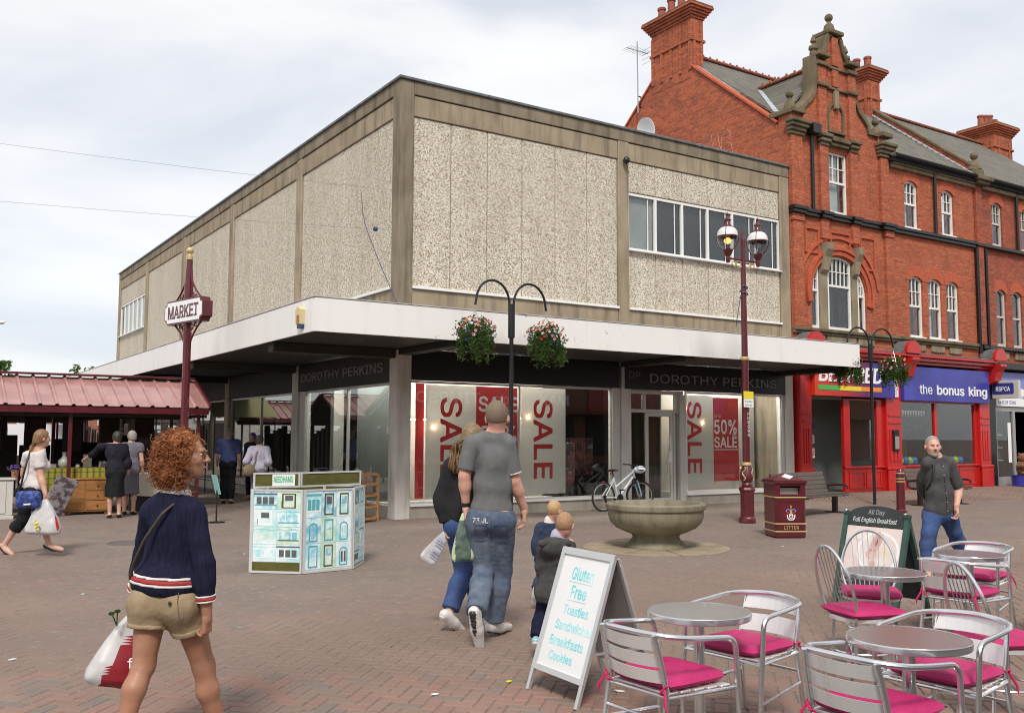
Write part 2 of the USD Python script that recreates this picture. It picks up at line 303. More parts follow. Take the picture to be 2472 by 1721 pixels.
hx, hy, ho, _w = hx[ok], hy[ok], ho[ok], _w[ok]
order = np.argsort(np.where((abs(_u[ok]) < 1236) & (_v[ok] < 860), _w, _w+50)); hx, hy, ho = hx[order], hy[order], ho[order]
def paver_block(n, L, W, g_, c, h):
    """top and chamfer of a block, in its own axes"""
    x, y = L/2-g_, W/2-g_
    v = np.array([[-x, -y, -h], [x, -y, -h], [x, y, -h], [-x, y, -h], [-x, -y, -c], [x, -y, -c], [x, y, -c], [-x, y, -c], [-x+c, -y+c, 0], [x-c, -y+c, 0], [x-c, y-c, 0], [-x+c, y-c, 0]])
    f = [[8, 9, 10], [8, 10, 11]]
    for k in range(4):
        k2 = (k+1) % 4; f += [[k, k2, 4+k2], [k, 4+k2, 4+k], [4+k, 4+k2, 8+k2], [4+k, 8+k2, 8+k]]
    return v, np.array(f)
PV, PF = paver_block(1, .2, .1, .0052, .006, .05)
n_ = len(hx); ang = np.where(ho == 0, math.radians(45), math.radians(135))+_pr.normal(0, .006, n_); tz = _pr.normal(0, .0011, n_); tx, ty = _pr.normal(0, .006, n_), _pr.normal(0, .006, n_)
def paver_verts(k):
    v = PV.copy(); v[:, 2] += v[:, 0]*tx[k]+v[:, 1]*ty[k]
    c, s = math.cos(ang[k]), math.sin(ang[k]); x = c*v[:, 0]-s*v[:, 1]+hx[k]; y = s*v[:, 0]+c*v[:, 1]+hy[k]
    return np.stack([x, y, v[:, 2]+tz[k]-.001+gz(x, y)], 1)
for k in range(300): put('paver', (paver_verts(k), PF), 'paver_piece', pav, smooth=False)
allv = np.stack([paver_verts(k) for k in range(300, n_)]); allf = PF[None]+np.arange(n_-300)[:, None, None]*len(PV)
put('paver_field', trimesh.Trimesh(allv.reshape(-1, 3), allf.reshape(-1, 3), process=False), 'paver_many', pav, kind='stuff', smooth=False)
# soldier courses and drainage channels that cross the square
mbr, mbc = MB(), MB()
for (x0, x1, y0, y1) in BANDS[:2]:
    for x in np.arange(max(x0, -13), min(x1, 24), .1):
        for (ya, yb) in ((y0, y0+.1), (y1-.2, y1)):
            w = np.array([0, 0, _pr.normal(0, .001)]); v, f = paver_block(1, .0995, yb-ya, .0028, .0045, .04); mbr.add(v+[x, (ya+yb)/2, gz(x, (ya+yb)/2)-.001]+w, f)
    for x in np.arange(max(x0, -13), min(x1, 24), .5): v, f = paver_block(1, .498, y1-y0-.3, .002, .004, .04); mbc.add(v+[x, y0+.1+(y1-y0-.3)/2, gz(x, y0+.15)-.006], f)
put('soldier_course', mbr, 'paver_red', pav, kind='stuff', smooth=False); put('drain_channel', mbc, 'channel_dark', pav, smooth=False)
sl = MB()
for k in range(8):
    a0, a1 = k*math.pi/4+.012+.4, (k+1)*math.pi/4-.012+.4; t = np.linspace(a0, a1, 9)
    sl.poly(SG.Polygon([(.05*math.cos((a0+a1)/2), .05*math.sin((a0+a1)/2))]+[(SLAB[2]*math.cos(q), SLAB[2]*math.sin(q)) for q in t]), .06, frame((SLAB[0], SLAB[1], -.048), (1, 0, 0), (0, 1, 0), (0, 0, 1)))
put('planter_slab', sl, 'slab_sand', pav, smooth=False)
mh = MB(); mh.lathe([(.34, -.02), (.34, .003), (.30, .003), (.30, .0), (.0, .0)], 28, frame((-5.07, -1.43, .002), (1, 0, 0), (0, 1, 0), (0, 0, 1)))
put('manhole_cover', mh, 'channel_dark', '/World', 'round dark iron manhole cover in the paving at the far left, behind the walkers', 'manhole cover')

# ================================================================ the concrete corner shop
shop = thing('concrete_shop', 'beige concrete corner shop with pebble-dash panels and a wide white canopy', 'shop building')
H, LX, LY = 8.745, 11.33, 27.82
PX = [(0.0, .31), (5.56, 5.87), (10.98, 11.33)]; PY = [(0.0, .34), (5.43, 5.78), (10.97, 11.35), (16.53, 16.91), (22.1, 22.5), (27.44, 27.82)]
ZS = 3.84
# pillars
put('corner_pillar', MB().box(0, .31, 0, .34, ZS, 8.69, .012), 'concrete_stained', shop)
for a, b in PX[1:]: put('pillar', MB().box(a, b, 0.0, .2, ZS, 8.41, .012), 'concrete_light', shop)
for a, b in PY[1:]: put('pillar', MB().box(0.0, .2, a, b, ZS, 8.41, .012), 'concrete_light', shop)
# ring beams: upper one proud of the lower, a dark groove between
put('roof_beam', MB().box(.312, LX, -.002, .3, 8.42, 8.69, .008), 'concrete_stained', shop); put('roof_beam', MB().box(-.002, .3, .342, LY, 8.42, 8.69, .008), 'concrete_stained', shop)
for (a, b), (c, d) in zip(PX[:-1], PX[1:]):
    put('lintel_beam', MB().box(b+.002, c-.002, .025, .3, 7.985, 8.405, .01), 'concrete_light', shop); put('lower_beam', MB().box(b+.002, c-.002, .02, .3, ZS, 4.49, .01), 'concrete_light', shop)
    put('white_sill', MB().box(b+.002, c-.002, -.03, .1, 4.5, 4.555, .006), 'frame_white', shop)
for (a, b), (c, d) in zip(PY[:-1], PY[1:]):
    put('lintel_beam', MB().box(.025, .3, b+.002, c-.002, 7.985, 8.405, .01), 'concrete_light', shop); put('lower_beam', MB().box(.02, .3, b+.002, c-.002, ZS, 4.49, .01), 'concrete_light', shop)
    put('white_sill', MB().box(-.03, .1, b+.002, c-.002, 4.5, 4.555, .006), 'frame_white', shop)
put('backing', MB().box(.17, LX-.02, .17, .28, ZS, 8.6).box(.17, .28, .3, LY-.02, ZS, 8.6), 'interior_dark', shop)
cp = MB().box(-.045, LX+.02, -.045, .34, 8.692, 8.75, .01).box(-.045, .34, .342, LY+.03, 8.692, 8.75, .01); put('roof_coping', cp, 'coping_metal', shop)
put('flat_roof', MB().box(.3, LX-.01, .3, LY-.01, 8.35, 8.5), 'coping_metal', shop)
put('rear_wall', MB().box(LX-.2, LX-.012, .36, LY, 0, 8.35).box(.3, LX-.25, LY-.2, LY-.012, 0, 8.35), 'concrete_beige', shop)
# pebble-dash panels, one slab each
def panels_x(x0, x1, n, z0, z1):
    w = (x1-x0)/n
    for k in range(n): put('panel', MB().box(x0+k*w+.009, x0+(k+1)*w-.009, .055, .16, z0, z1, .006), 'pebbledash', shop, smooth=False)
def panels_y(y0, y1, n, z0, z1):
    w = (y1-y0)/n
    for k in range(n): put('panel', MB().box(.055, .16, y0+k*w+.009, y0+(k+1)*w-.009, z0, z1, .006), 'pebbledash', shop, smooth=False)
panels_x(.312, 5.558, 6, 4.56, 7.975); panels_x(5.872, 10.978, 6, 7.27, 7.975); panels_x(5.872, 10.978, 6, 4.56, 5.87)
for k in range(4): panels_y(PY[k][1]+.002, PY[k+1][0]-.002, 6, 4.56, 7.975)
panels_y(22.502, 27.438, 6, 7.24, 7.975); panels_y(22.502, 27.438, 6, 4.56, 5.86)
# strip windows
def strip_window(parent, F, x0, x1, z0, z1, n, panes, fr='frame_white', fw=.055, mid=True):
    w = put('window', MB().poly(rect(x0, x1, z0, z1).difference(unary_union([rect(x0+(x1-x0)*k/n+fw*.6, x0+(x1-x0)*(k+1)/n-fw*.6, z0+fw, z1-fw) for k in range(n)])), .07, F), fr, parent, smooth=False)
    G = F@frame((0, 0, .02), (1, 0, 0), (0, 1, 0), (0, 0, 1))
    for k in range(n):
        a, b = x0+(x1-x0)*k/n+fw*.6, x0+(x1-x0)*(k+1)/n-fw*.6
        put('pane', MB().poly(rect(a, b, z0+fw, z1-fw), .006, G), panes, w, smooth=False)
        if mid: put('glazing_bar', MB().poly(rect((a+b)/2-.012+.2, (a+b)/2+.012+.2, z0+fw, z1-fw), .012, F@frame((0, 0, .03), (1, 0, 0), (0, 1, 0), (0, 0, 1))), fr, w, smooth=False)
    return w
strip_window(shop, south(0, .12, 0), 5.875, 10.975, 5.9, 7.24, 6, 'window_glass'); strip_window(shop, west(0, .12, 0), -27.43, -22.51, 5.88, 7.22, 6, 'window_glass', mid=False)
put('window_sill', MB().box(5.872, 10.978, -.05, .1, 5.872, 5.898, .004), 'frame_white', shop); put('window_sill', MB().box(-.05, .1, 22.502, 27.438, 5.85, 5.878, .004), 'frame_white', shop)
put('window_blind', MB().box(5.9, 6.7, .152, .165, 5.95, 7.2), 'interior_pale', shop)
# canopy
CA, CB, CZ0, CZ1, CR, CYE = 2.56, 2.2, 3.275, 3.80, 11.12, 33.0
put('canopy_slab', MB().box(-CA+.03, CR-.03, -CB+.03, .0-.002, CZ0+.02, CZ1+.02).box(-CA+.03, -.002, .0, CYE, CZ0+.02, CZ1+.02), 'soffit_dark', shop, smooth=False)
put('canopy_roofing', MB().box(-CA-.02, CR+.02, -CB-.02, -.003, CZ1+.022, CZ1+.045, .006).box(-CA-.02, -.003, 0, CYE, CZ1+.022, CZ1+.045, .006), 'flashing_grey', shop, smooth=False)
for k in range(5): put('canopy_fascia', MB().box(-CA+(CR+CA)*k/5+(.0015 if k else -.0), -CA+(CR+CA)*(k+1)/5-.0015, -CB-.012, -CB+.028, CZ0, CZ1+.016), 'fascia_white', shop, smooth=False)
for k in range(12): put('canopy_fascia', MB().box(-CA-.012, -CA+.028, -CB+.03+(CYE+CB)*k/12+.0015, -CB+.03+(CYE+CB)*(k+1)/12-.0015, CZ0, CZ1+.016), 'fascia_white', shop, smooth=False)
put('canopy_fascia', MB().box(CR-.028, CR+.012, -CB+.03, -.01, CZ0, CZ1+.016), 'fascia_white', shop, smooth=False)
for y in (0.17, 5.6, 11.15, 16.7, 22.3): put('soffit_beam', MB().box(-CA+.1, -.02, y-.14, y+.14, CZ0-.16, CZ0+.018, .01), 'soffit_dark', shop)
for x in (.16, 5.72, 10.9): put('soffit_beam', MB().box(x-.14, x+.14, -CB+.1, -.02, CZ0-.10, CZ0+.018, .01), 'soffit_dark', shop)
# ground floor columns
put('column', MB().box(0, .32, 0, .34, 0, CZ0+.01, .015), 'render_white', shop)
put('column', MB().box(5.61, 5.9, 0, .3, 0, CZ0+.01, .012), 'render_white', shop); put('column', MB().box(11.03, 11.345, 0, .3, 0, CZ0+.01, .012), 'render_white', shop)
for a, b in [(5.37, 5.76), (10.97, 11.35), (16.53, 16.91), (22.1, 22.5), (27.4, 27.8)]: put('column', MB().box(0, .3, a, b, 0, CZ0+.01, .012), 'render_white' if a < 6 else 'concrete_light', shop)
# shopfront facing the square
put('sign_fascia', MB().box(.322, 5.56, .01, .12, 2.70, 3.27, .006), 'fascia_black', shop); fs = put('sign_fascia', MB().box(5.70, 11.02, -.03, .12, 2.69, 3.27, .006), 'fascia_black', shop)
put('fascia_post', MB().box(5.60, 5.69, -.02, .1, 2.72, 3.27), 'frame_alu', shop)
put('lettering', MB().text('DOROTHY PERKINS', .205, .012, south(6.43, -.031, 2.852), width=4.23), 'letter_grey', fs, smooth=False)
put('lettering', MB().text('DP', .16, .010, south(5.80, -.031, 2.93), width=.34), 'letter_grey_dim', fs, smooth=False)
put('plinth', MB().box(.322, 5.606, .03, .2, 0, .24, .006), 'plinth_grey', shop); put('plinth', MB().box(7.62, 11.028, .03, .2, 0, .24, .006), 'plinth_grey', shop)
put('white_sill', MB().box(.322, 5.606, -.01, .2, .242, .295, .005), 'frame_white', shop); put('white_sill', MB().box(7.62, 11.028, -.01, .2, .242, .31, .005), 'frame_white', shop)
def shop_window(F, xs, z0, z1, fr, bars):
    fw = .045; outer = rect(xs[0], xs[-1], z0, z1); holes = [rect(a+fw*.5, b-fw*.5, z0+fw*.6, z1-fw) for a, b in zip(xs[:-1], xs[1:])]
    w = put('shop_window', MB().poly(outer.difference(unary_union(holes)), .06, F), fr, shop, smooth=False)
    for a, b in zip(xs[:-1], xs[1:]): put('pane', MB().poly(rect(a+fw*.5, b-fw*.5, z0+fw*.6, z1-fw), .008, F@frame((0, 0, .025), (1, 0, 0), (0, 1, 0), (0, 0, 1))), 'shop_glass', w, smooth=False)
    return w
shop_window(south(0, .14, 0), [.325, 2.91, 5.38], .297, 2.695, 'frame_pale', 0); put('window_post', MB().box(5.382, 5.604, .04, .2, .297, 2.695, .006), 'frame_pale', shop)
shop_window(south(0, .14, 0), [7.65, 10.95], .312, 2.685, 'frame_white', 0); put('window_post', MB().box(10.952, 11.027, .04, .2, .312, 2.685, .006), 'frame_pale', shop)
# entrance
put('door_frame', MB().box(5.902, 7.62, .14, .24, 2.60, 2.688).box(5.902, 7.62, .14, .24, 2.17, 2.245).box(5.902, 5.955, .14, .24, 0, 2.17).box(6.40, 6.455, .14, .24, 2.245, 2.60).box(7.30, 7.36, .14, .24, 0, 2.17).box(7.44, 7.62, .06, .3, 0, 2.598), 'frame_pale', shop, smooth=False)
dm = south(0, .2, 0); dr = put('door', MB().poly(rect(6.46, 7.295, .02, 2.165).difference(rect(6.54, 7.215, .20, 2.08)), .045, dm), 'frame_pale', shop, smooth=False)
put('pane', MB().poly(rect(6.54, 7.215, .20, 2.08), .008, south(0, .18, 0)), 'shop_glass', dr, smooth=False); put('handle', MB().tube([(7.17, .10, .75), (7.17, .10, 1.65)], .016).box(7.12, 7.22, .105, .125, 1.02, 1.28), 'frame_white', dr)
put('transom_pane', MB().poly(rect(5.955, 6.40, 2.245, 2.60), .008, south(0, .18, 0)), 'shop_glass', shop, smooth=False); put('transom_pane', MB().poly(rect(6.455, 7.44, 2.245, 2.60), .008, south(0, .18, 0)), 'shop_glass', shop, smooth=False)
# shopfront along the market passage
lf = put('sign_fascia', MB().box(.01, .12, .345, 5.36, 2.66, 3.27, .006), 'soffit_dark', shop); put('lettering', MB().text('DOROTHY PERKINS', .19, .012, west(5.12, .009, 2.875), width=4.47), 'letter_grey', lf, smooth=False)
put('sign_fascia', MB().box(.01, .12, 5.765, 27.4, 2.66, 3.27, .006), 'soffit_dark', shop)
put('plinth', MB().box(.03, .2, .345, 5.36, 0, .24, .006).box(.03, .2, 5.765, 27.4, 0, .24, .006), 'plinth_grey', shop)
shop_window(west(0, .14, 0), [-5.36, -2.55, -.345], .26, 2.655, 'frame_pale', 0); put('window_post', MB().box(.05, .2, 4.98, 5.34, .26, 2.655, .005), 'frame_pale', shop)
shop_window(west(0, .14, 0), [-10.96, -8.3, -5.77], .26, 2.655, 'frame_alu', 0); shop_window(west(0, .14, 0), [-22.1, -19.5, -16.9, -14.0, -11.36], .26, 2.655, 'frame_alu', 0)
# inside: floor, ceiling, partitions, display backs
put('shop_floor', MB().box(.2, LX-.25, .2, LY-.3, .01, .06), 'interior_floor', shop, smooth=False); put('shop_ceiling', MB().box(.2, LX-.25, .2, LY-.3, 3.27, 3.33), 'interior_dark', shop, smooth=False)
put('partition', MB().box(.25, LX-.25, 7.5, 7.6, .06, 3.27), 'interior_dark', shop, smooth=False)
put('display_back', MB().box(.45, 4.25, 1.15, 1.2, .06, 3.2), 'interior_pale', shop, smooth=False); put('display_back', MB().box(7.7, 10.95, 1.0, 1.05, .06, 3.2), 'interior_pale', shop, smooth=False)
put('display_back', MB().box(1.0, 1.05, 1.25, 4.1, .06, 3.2), 'interior_grey', shop, smooth=False); put('display_floor', MB().box(.2, 4.25, .2, 1.15, .062, .28), 'interior_pale', shop, smooth=False)
put('display_floor', MB().box(7.66, 11.0, .2, 1.0, .062, .29), 'interior_pale', shop, smooth=False); put('display_column', MB().box(.5, .75, 4.3, 4.5, .062, 3.26), 'interior_pale', shop, smooth=False)
for x0, x1 in ((.5, 4.6), (7.8, 10.8)): put('ceiling_light', MB().box(x0, x1, .55, .70, 3.22, 3.25), 'tube_light', shop, smooth=False)
put('ceiling_light', MB().box(.5, .62, 1.2, 4.4, 3.22, 3.25), 'tube_light', shop, smooth=False)
put('ceiling_light', MB().box(.3, 1.3, .5, .53, 1.93, 1.95), 'tube_light', shop, smooth=False); put('ceiling_light', MB().box(2.4, 3.6, .9, .93, 2.0, 2.02), 'tube_light', shop, smooth=False)
for (x, z) in ((.98, 1.78), (3.27, 2.03), (8.40, 1.95), (7.85, 2.3)): put('spot_lamp', MB().sph((x, .32, z), .035), 'warm_bulb', shop)
rk = MB()
for (x, y) in ((4.6, 2.0), (5.0, 2.6), (4.8, 1.4)):
    for k in range(9): rk.obox((.06, .36, .95), frame((x-.25+k*.07, y, 1.0), (math.cos(.1*k), math.sin(.1*k), 0), (-math.sin(.1*k), math.cos(.1*k), 0), (0, 0, 1)), .02)
for k in range(12): rk.obox((.06, .36, .95), frame((6.1+k*.08, 3.0, 1.1), (1, 0, 0), (0, 1, 0), (0, 0, 1)), .02)
put('clothes_rail', rk, 'clothes_mix', shop, kind='stuff')
# posters and banners in the windows
def hang(name, x0, x1, z0, z1, y, m, label, cat, group=None):
    t = thing(name, label, cat, ((x0+x1)/2, y, z0), group=group); put('sheet', MB().box(-(x1-x0)/2, (x1-x0)/2, -.004, .004, 0, z1-z0), m, t, smooth=False); return t
def down_text(t, txt, h, x, ztop, length, m):
    put('lettering', MB().text(txt, h, .003, frame((x, -.0045, ztop), (0, 0, -1), (1, 0, 0), (0, -1, 0)), bold=True, width=length), m, t, smooth=False)
def flat_text(t, txt, h, x, z, w, m, bold=True): put('lettering', MB().text(txt, h, .003, south(x, -.0045, z), bold=bold, width=w), m, t, smooth=False)
b = hang('sale_banner', .80, 1.97, .37, 2.64, .30, 'banner_white', 'white SALE banner nearest the corner column, behind the man in the grey shirt', 'banner'); down_text(b, 'SALE', .47, -.235, 2.02, 1.70, 'sale_red')
b = hang('sale_banner', 3.09, 4.26, .38, 2.65, .30, 'banner_white', 'white SALE banner in the window left of the bicycle', 'banner'); down_text(b, 'SALE', .47, -.245, 2.02, 1.70, 'sale_red')
b = hang('sale_banner', 7.72, 8.76, .41, 2.62, .30, 'banner_white', 'white SALE banner in the window right of the shop door', 'banner'); down_text(b, 'SALE', .44, -.33, 2.05, 1.72, 'sale_red')
b = hang('sale_poster', 1.99, 3.07, .51, 2.64, .33, 'sale_red', 'red SALE poster between the two white banners by the corner', 'poster')
flat_text(b, 'SALE', .30, -.48, 1.62, .96, 'white_print'); flat_text(b, '50%', .36, -.42, .95, .88, 'white_print'); flat_text(b, 'OFF', .16, .05, .72, .36, 'white_print', False)
b = hang('sale_poster', 8.78, 9.66, .53, 2.58, .33, 'sale_red', 'red 50% SALE poster in the window behind the lamp post', 'poster')
flat_text(b, '50%', .33, -.40, 1.17, .78, 'white_print'); flat_text(b, 'SALE', .25, -.40, .83, .78, 'white_print'); flat_text(b, 'UP TO', .06, -.38, 1.56, .2, 'white_print', False); flat_text(b, 'OFF', .075, .22, 1.10, .16, 'white_print', False)
put('rule', MB().box(-.41, .41, -.008, -.0045, .765, .785), 'white_print', b, smooth=False)
b = hang('red_panel', .60, .79, .37, 2.66, .36, 'sale_red', 'narrow dark red hanging panel left of the first white banner', 'poster')
# alarm box, floodlight and security camera on the building
al = thing('alarm_box', 'yellow and blue alarm box on the white canopy edge near its corner', 'alarm box', (-CA-.012, -1.72, 3.36))
put('case', MB().poly(SG.Polygon([(-.09, .06), (.09, .06), (.11, .3), (0, .36), (-.11, .3)]), .09, west()), 'yellow_plastic', al); put('base', MB().box(-.07, 0, -.085, .085, 0, .058, .01), 'blue_dark', al)
lv = MB()
for k in range(8): lv.box(-.098, -.088, -.085, .03, .07+k*.018, .082+k*.018)
put('louvre', lv, 'louvre_brown', al, smooth=False)
fl = thing('flood_light', 'small round black floodlight on the pillar between the two upper bays', 'floodlight', (5.72, -.002, 7.94)); put('lamp', MB().sph((0, -.1, 0), (.085, .07, .085)).tube([(0, 0, 0), (0, -.08, 0)], .03), 'black_iron', fl)
# ================================================================ the red brick row
def brick_mat(name, c1, c2, mortar, stain):
    raw(name, {'g': ('geometry', {}), 'sx': ('separate_xyz', {}), 'ad': ('math', {'math_type': 'add'}), 'cx': ('combine_xyz', {}),
        'br': ('brick_texture', {'scale': 1.0, 'brick_width': .235, 'row_height': .078, 'mortar_size': .009, 'mortar_smooth': .3, 'bias': -.1, 'color1': c1, 'color2': c2, 'mortar': mortar}),
        'n': ('noise_texture', {'scale': 1.1, 'detail': 6, 'roughness': .65}), 'nr': ('map_range', {'from_min': .52, 'from_max': .76, 'to_max': .75, 'clamp': True}), 'm': ('mix_color', {'b': stain}),
        'n2': ('noise_texture', {'scale': 14, 'detail': 4}), 'r2': ('map_range', {'from_min': .3, 'from_max': .7, 'to_min': .78, 'to_max': 1.2}), 'm2': ('mix', {'mix_type': 'multiply', 'fac': 1.0}),
        'b': ('bump', {'strength': .5, 'distance': .012, 'invert': True}), 'p': ('principled_bsdf', {'roughness': .85, 'specular_ior_level': .25})},
        [('g.position', 'sx.vector'), ('sx.x', 'ad.value1'), ('sx.y', 'ad.value2'), ('ad.value', 'cx.x'), ('sx.z', 'cx.y'), ('cx.vector', 'br.vector'), ('g.position', 'n.vector'), ('n.fac', 'nr.value'), ('nr.result', 'm.fac'), ('br.color', 'm.a'),
         ('g.position', 'n2.vector'), ('n2.fac', 'r2.value'), ('m.result', 'm2.color1'), ('r2.result', 'm2.color2'), ('m2.color', 'p.base_color'), ('br.fac', 'b.height'), ('b.normal', 'p.normal')], 'p.BSDF')
brick_mat('brick_orange', (.47, .122, .055), (.33, .078, .036), (.23, .12, .085), (.20, .06, .038))
brick_mat('brick_gable', (.46, .11, .048), (.26, .065, .035), (.30, .15, .10), (.16, .055, .04))
mat('brick_rubbed', (.47, .10, .042), .8, col2=(.36, .07, .03), nscale=9)
concrete('stone_green', (.185, .145, .092), (.125, .10, .06), (.06, .055, .035)); concrete('stone_buff', (.30, .25, .17), (.22, .18, .12), (.10, .085, .06))
raw('slate_roof', {'g': ('geometry', {}), 'sx': ('separate_xyz', {}), 'cx': ('combine_xyz', {}), 'br': ('brick_texture', {'scale': 1.0, 'brick_width': .26, 'row_height': .155, 'mortar_size': .008, 'color1': (.15, .135, .105), 'color2': (.10, .092, .075), 'mortar': (.03, .03, .028)}),
    'n': ('noise_texture', {'scale': 2.5, 'detail': 6}), 'r': ('map_range', {'from_min': .5, 'from_max': .75, 'to_max': .7, 'clamp': True}), 'm': ('mix_color', {'b': (.15, .14, .09)}), 'b': ('bump', {'strength': .6, 'distance': .015, 'invert': True}), 'p': ('principled_bsdf', {'roughness': .7})},
    [('g.position', 'sx.vector'), ('sx.x', 'cx.x'), ('sx.z', 'cx.y'), ('cx.vector', 'br.vector'), ('g.position', 'n.vector'), ('n.fac', 'r.value'), ('r.result', 'm.fac'), ('br.color', 'm.a'), ('m.result', 'p.base_color'), ('br.fac', 'b.height'), ('b.normal', 'p.normal')], 'p.BSDF')
mat('ridge_tile', (.30, .085, .045), .8, col2=(.16, .06, .04), nscale=6); mat('pot_red', (.33, .085, .05), .75, col2=(.22, .06, .04), nscale=5)
mat('lead', (.17, .175, .18), .5, col2=(.10, .10, .105), nscale=5); mat('lead_light', (.42, .45, .50), .45, col2=(.3, .32, .36), nscale=6)
mat('gutter_black', (.014, .014, .014), .75, spec=.2); mat('gloss_black', (.010, .010, .010), .3); mat('gloss_red', (.50, .016, .014), .28, col2=(.42, .013, .012), nscale=2.5, coat=.3); mat('dull_red', (.40, .018, .016), .45)
mat('blue_sign', (.028, .024, .23), .3, col2=(.045, .055, .36), nscale=.9, coat=.2); mat('orange_red_sign', (.55, .05, .02), .35)
mat('stripe_green', (.05, .42, .07), .4); mat('stripe_yellow', (.72, .58, .03), .4); mat('stripe_orange', (.74, .24, .03), .4)
mat('sign_white', (.80, .80, .80), .4); mat('lavender_sign', (.20, .23, .58), .4); mat('logo_blue', (.03, .04, .22), .4)
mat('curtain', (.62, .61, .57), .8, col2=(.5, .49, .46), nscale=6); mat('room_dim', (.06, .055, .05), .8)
mat('alu_dark', (.10, .10, .10), .5)
raw('fade_sign', {'g': ('geometry', {}), 'sx': ('separate_xyz', {}), 'mr': ('map_range', {'from_min': 11.9, 'from_max': 15.2, 'clamp': True}), 'r': ('rgb_ramp', {'ramp': [(0, (.60, .05, .02)), (.35, (.42, .03, .03)), (.62, (.12, .02, .09)), (.75, (.05, .03, .22)), (1, (.04, .035, .28))]}), 'p': ('principled_bsdf', {'roughness': .35})},
    [('g.position', 'sx.vector'), ('sx.x', 'mr.value'), ('mr.result', 'r.fac'), ('r.color', 'p.base_color')], 'p.BSDF')

I4 = np.eye(4)
def off(F, d): return F@frame((0, 0, d), (1, 0, 0), (0, 1, 0), (0, 0, 1))
def sash(parent, F, pg, bars=(2, 3), curtain=0.0, two=True, fr='frame_white'):
    """a sash window in the outline pg: frame, meeting rail, glazing bars in the upper sash, one pane"""
    x0, z0, x1, z1 = pg.bounds; fw = .055; zm = z0+(z1-z0)*(.52 if two else .60)
    inner = pg.buffer(-fw, join_style=2); lower = inner.intersection(rect(x0, x1, z0+.09, zm-.03)); upper = inner.intersection(rect(x0, x1, zm+.03, z1))
    w = put('window', MB().poly(pg.difference(unary_union([lower, upper])), .07, F), fr, parent, smooth=False)
    put('pane', MB().poly(inner.buffer(.01), .006, off(F, .02)), 'window_glass', w, smooth=False)
    ux0, uz0, ux1, uz1 = upper.bounds; nb = []
    for k in range(1, bars[0]): nb.append(rect(ux0+(ux1-ux0)*k/bars[0]-.011, ux0+(ux1-ux0)*k/bars[0]+.011, uz0, uz1))
    for k in range(1, bars[1]): nb.append(rect(ux0, ux1, uz0+(uz1-uz0)*k/bars[1]-.011, uz0+(uz1-uz0)*k/bars[1]+.011))
    if nb: put('glazing_bars', MB().poly(unary_union(nb).intersection(upper), .03, off(F, .028)), fr, w, smooth=False)
    if curtain: put('curtain', MB().poly(inner.intersection(rect(x0, x0+(x1-x0)*curtain, z0, z1)), .01, off(F, -.08)), 'curtain', w, smooth=False)
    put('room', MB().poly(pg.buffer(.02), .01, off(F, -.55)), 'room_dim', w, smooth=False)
    return w
def segarch(x0, x1, zs, rise, t=.30):
    a = arc_head(x0-.02, x1+.02, zs-.01, zs, rise); w = (x1-x0)/2; return unary_union([arc_head(x0-.12, x1+.12, zs, zs+.02, rise+t)]).difference(arc_head(x0, x1, zs-1, zs, rise))

# ---- end house, with the Dutch gable and the betting shop
hs = thing('brick_end_house', 'orange brick end house with a curved Dutch gable above the betting shop', 'brick house')
X0, X1, YB, ZE = 11.36, 19.95, 9.0, 9.62
GC = 13.28
gl = [(-1.90, 9.5), (-1.90, 10.16), (-1.46, 10.18), (-1.40, 10.42), (-1.22, 10.60), (-1.02, 10.76), (-.90, 10.98), (-.84, 11.30), (-.80, 11.70), (-.80, 12.00), (-.62, 12.04), (-.50, 12.10), (-.38, 12.30), (-.29, 12.62), (-.22, 12.74)]
gable = SG.Polygon([(GC+x, z) for x, z in gl]+[(GC-x, z) for x, z in reversed(gl)])
wall = unary_union([rect(X0, X1, 3.75, ZE), gable])
bigw = SG.Polygon([(12.15, 4.5), (14.45, 4.5), (14.45, 5.5)]+[(13.30+1.15*math.cos(t), 5.5+1.02*math.sin(t)) for t in np.linspace(0, math.pi, 25)[1:-1]]+[(12.15, 5.5)])
W2 = [(arc_head(16.32, 16.98, 7.70, 9.02, .13), .55), (arc_head(18.16, 18.80, 7.70, 9.0, .13), .35)]
W1 = [(arc_head(16.42, 17.08, 4.5, 6.2, .12), 0), (arc_head(17.35, 18.02, 4.5, 6.2, .12), .6), (arc_head(18.27, 18.90, 4.5, 6.2, .12), .5)]
wtop = rect(12.94, 13.76, 7.70, 9.42)
niche = arc_head(13.02, 13.56, 10.0, 10.5, .26)
holes = unary_union([bigw, wtop]+[w for w, c in W2+W1])
put('front_wall', MB().poly(wall.difference(holes), .34, south(0, .34, 0)), 'brick_orange', hs, smooth=False)
put('niche_surround', MB().poly(niche.buffer(.07).difference(niche), .05, south(0, 0, 0)), 'stone_green', hs, smooth=False)
put('niche_sill', MB().box(12.93, 13.66, -.09, 0, 9.93, 10.0, .01), 'stone_green', hs)
# gable end wall on the left, with its verge
gend = SG.Polygon([(.342, 3.3), (YB, 3.3), (YB, 9.6), (4.5, 13.36), (.342, 9.94)])
put('gable_wall', MB().poly(gend, .34, frame((X0+.34, 0, 0), (0, 1, 0), (0, 0, 1), (-1, 0, 0))@frame((0, 0, 0), (1, 0, 0), (0, 1, 0), (0, 0, 1))), 'brick_gable', hs, smooth=False)
vg = MB(); vg.bar((X0+.1, .35, 10.02), (X0+.1, 3.6, 12.69), .30, .07, c=.01).bar((X0+.1, 8.7, 9.92), (X0+.1, 5.3, 12.73), .30, .07, c=.01); put('verge', vg, 'brick_rubbed', hs)
put('verge_flashing', MB().bar((X0+.27, 1.9, 11.34), (X0+.27, 3.56, 12.70), .10, .03), 'lead_light', hs)
put('kneeler', MB().box(X0-.06, X0+.4, -.12, .62, 10.16, 10.30, .02), 'stone_green', hs)
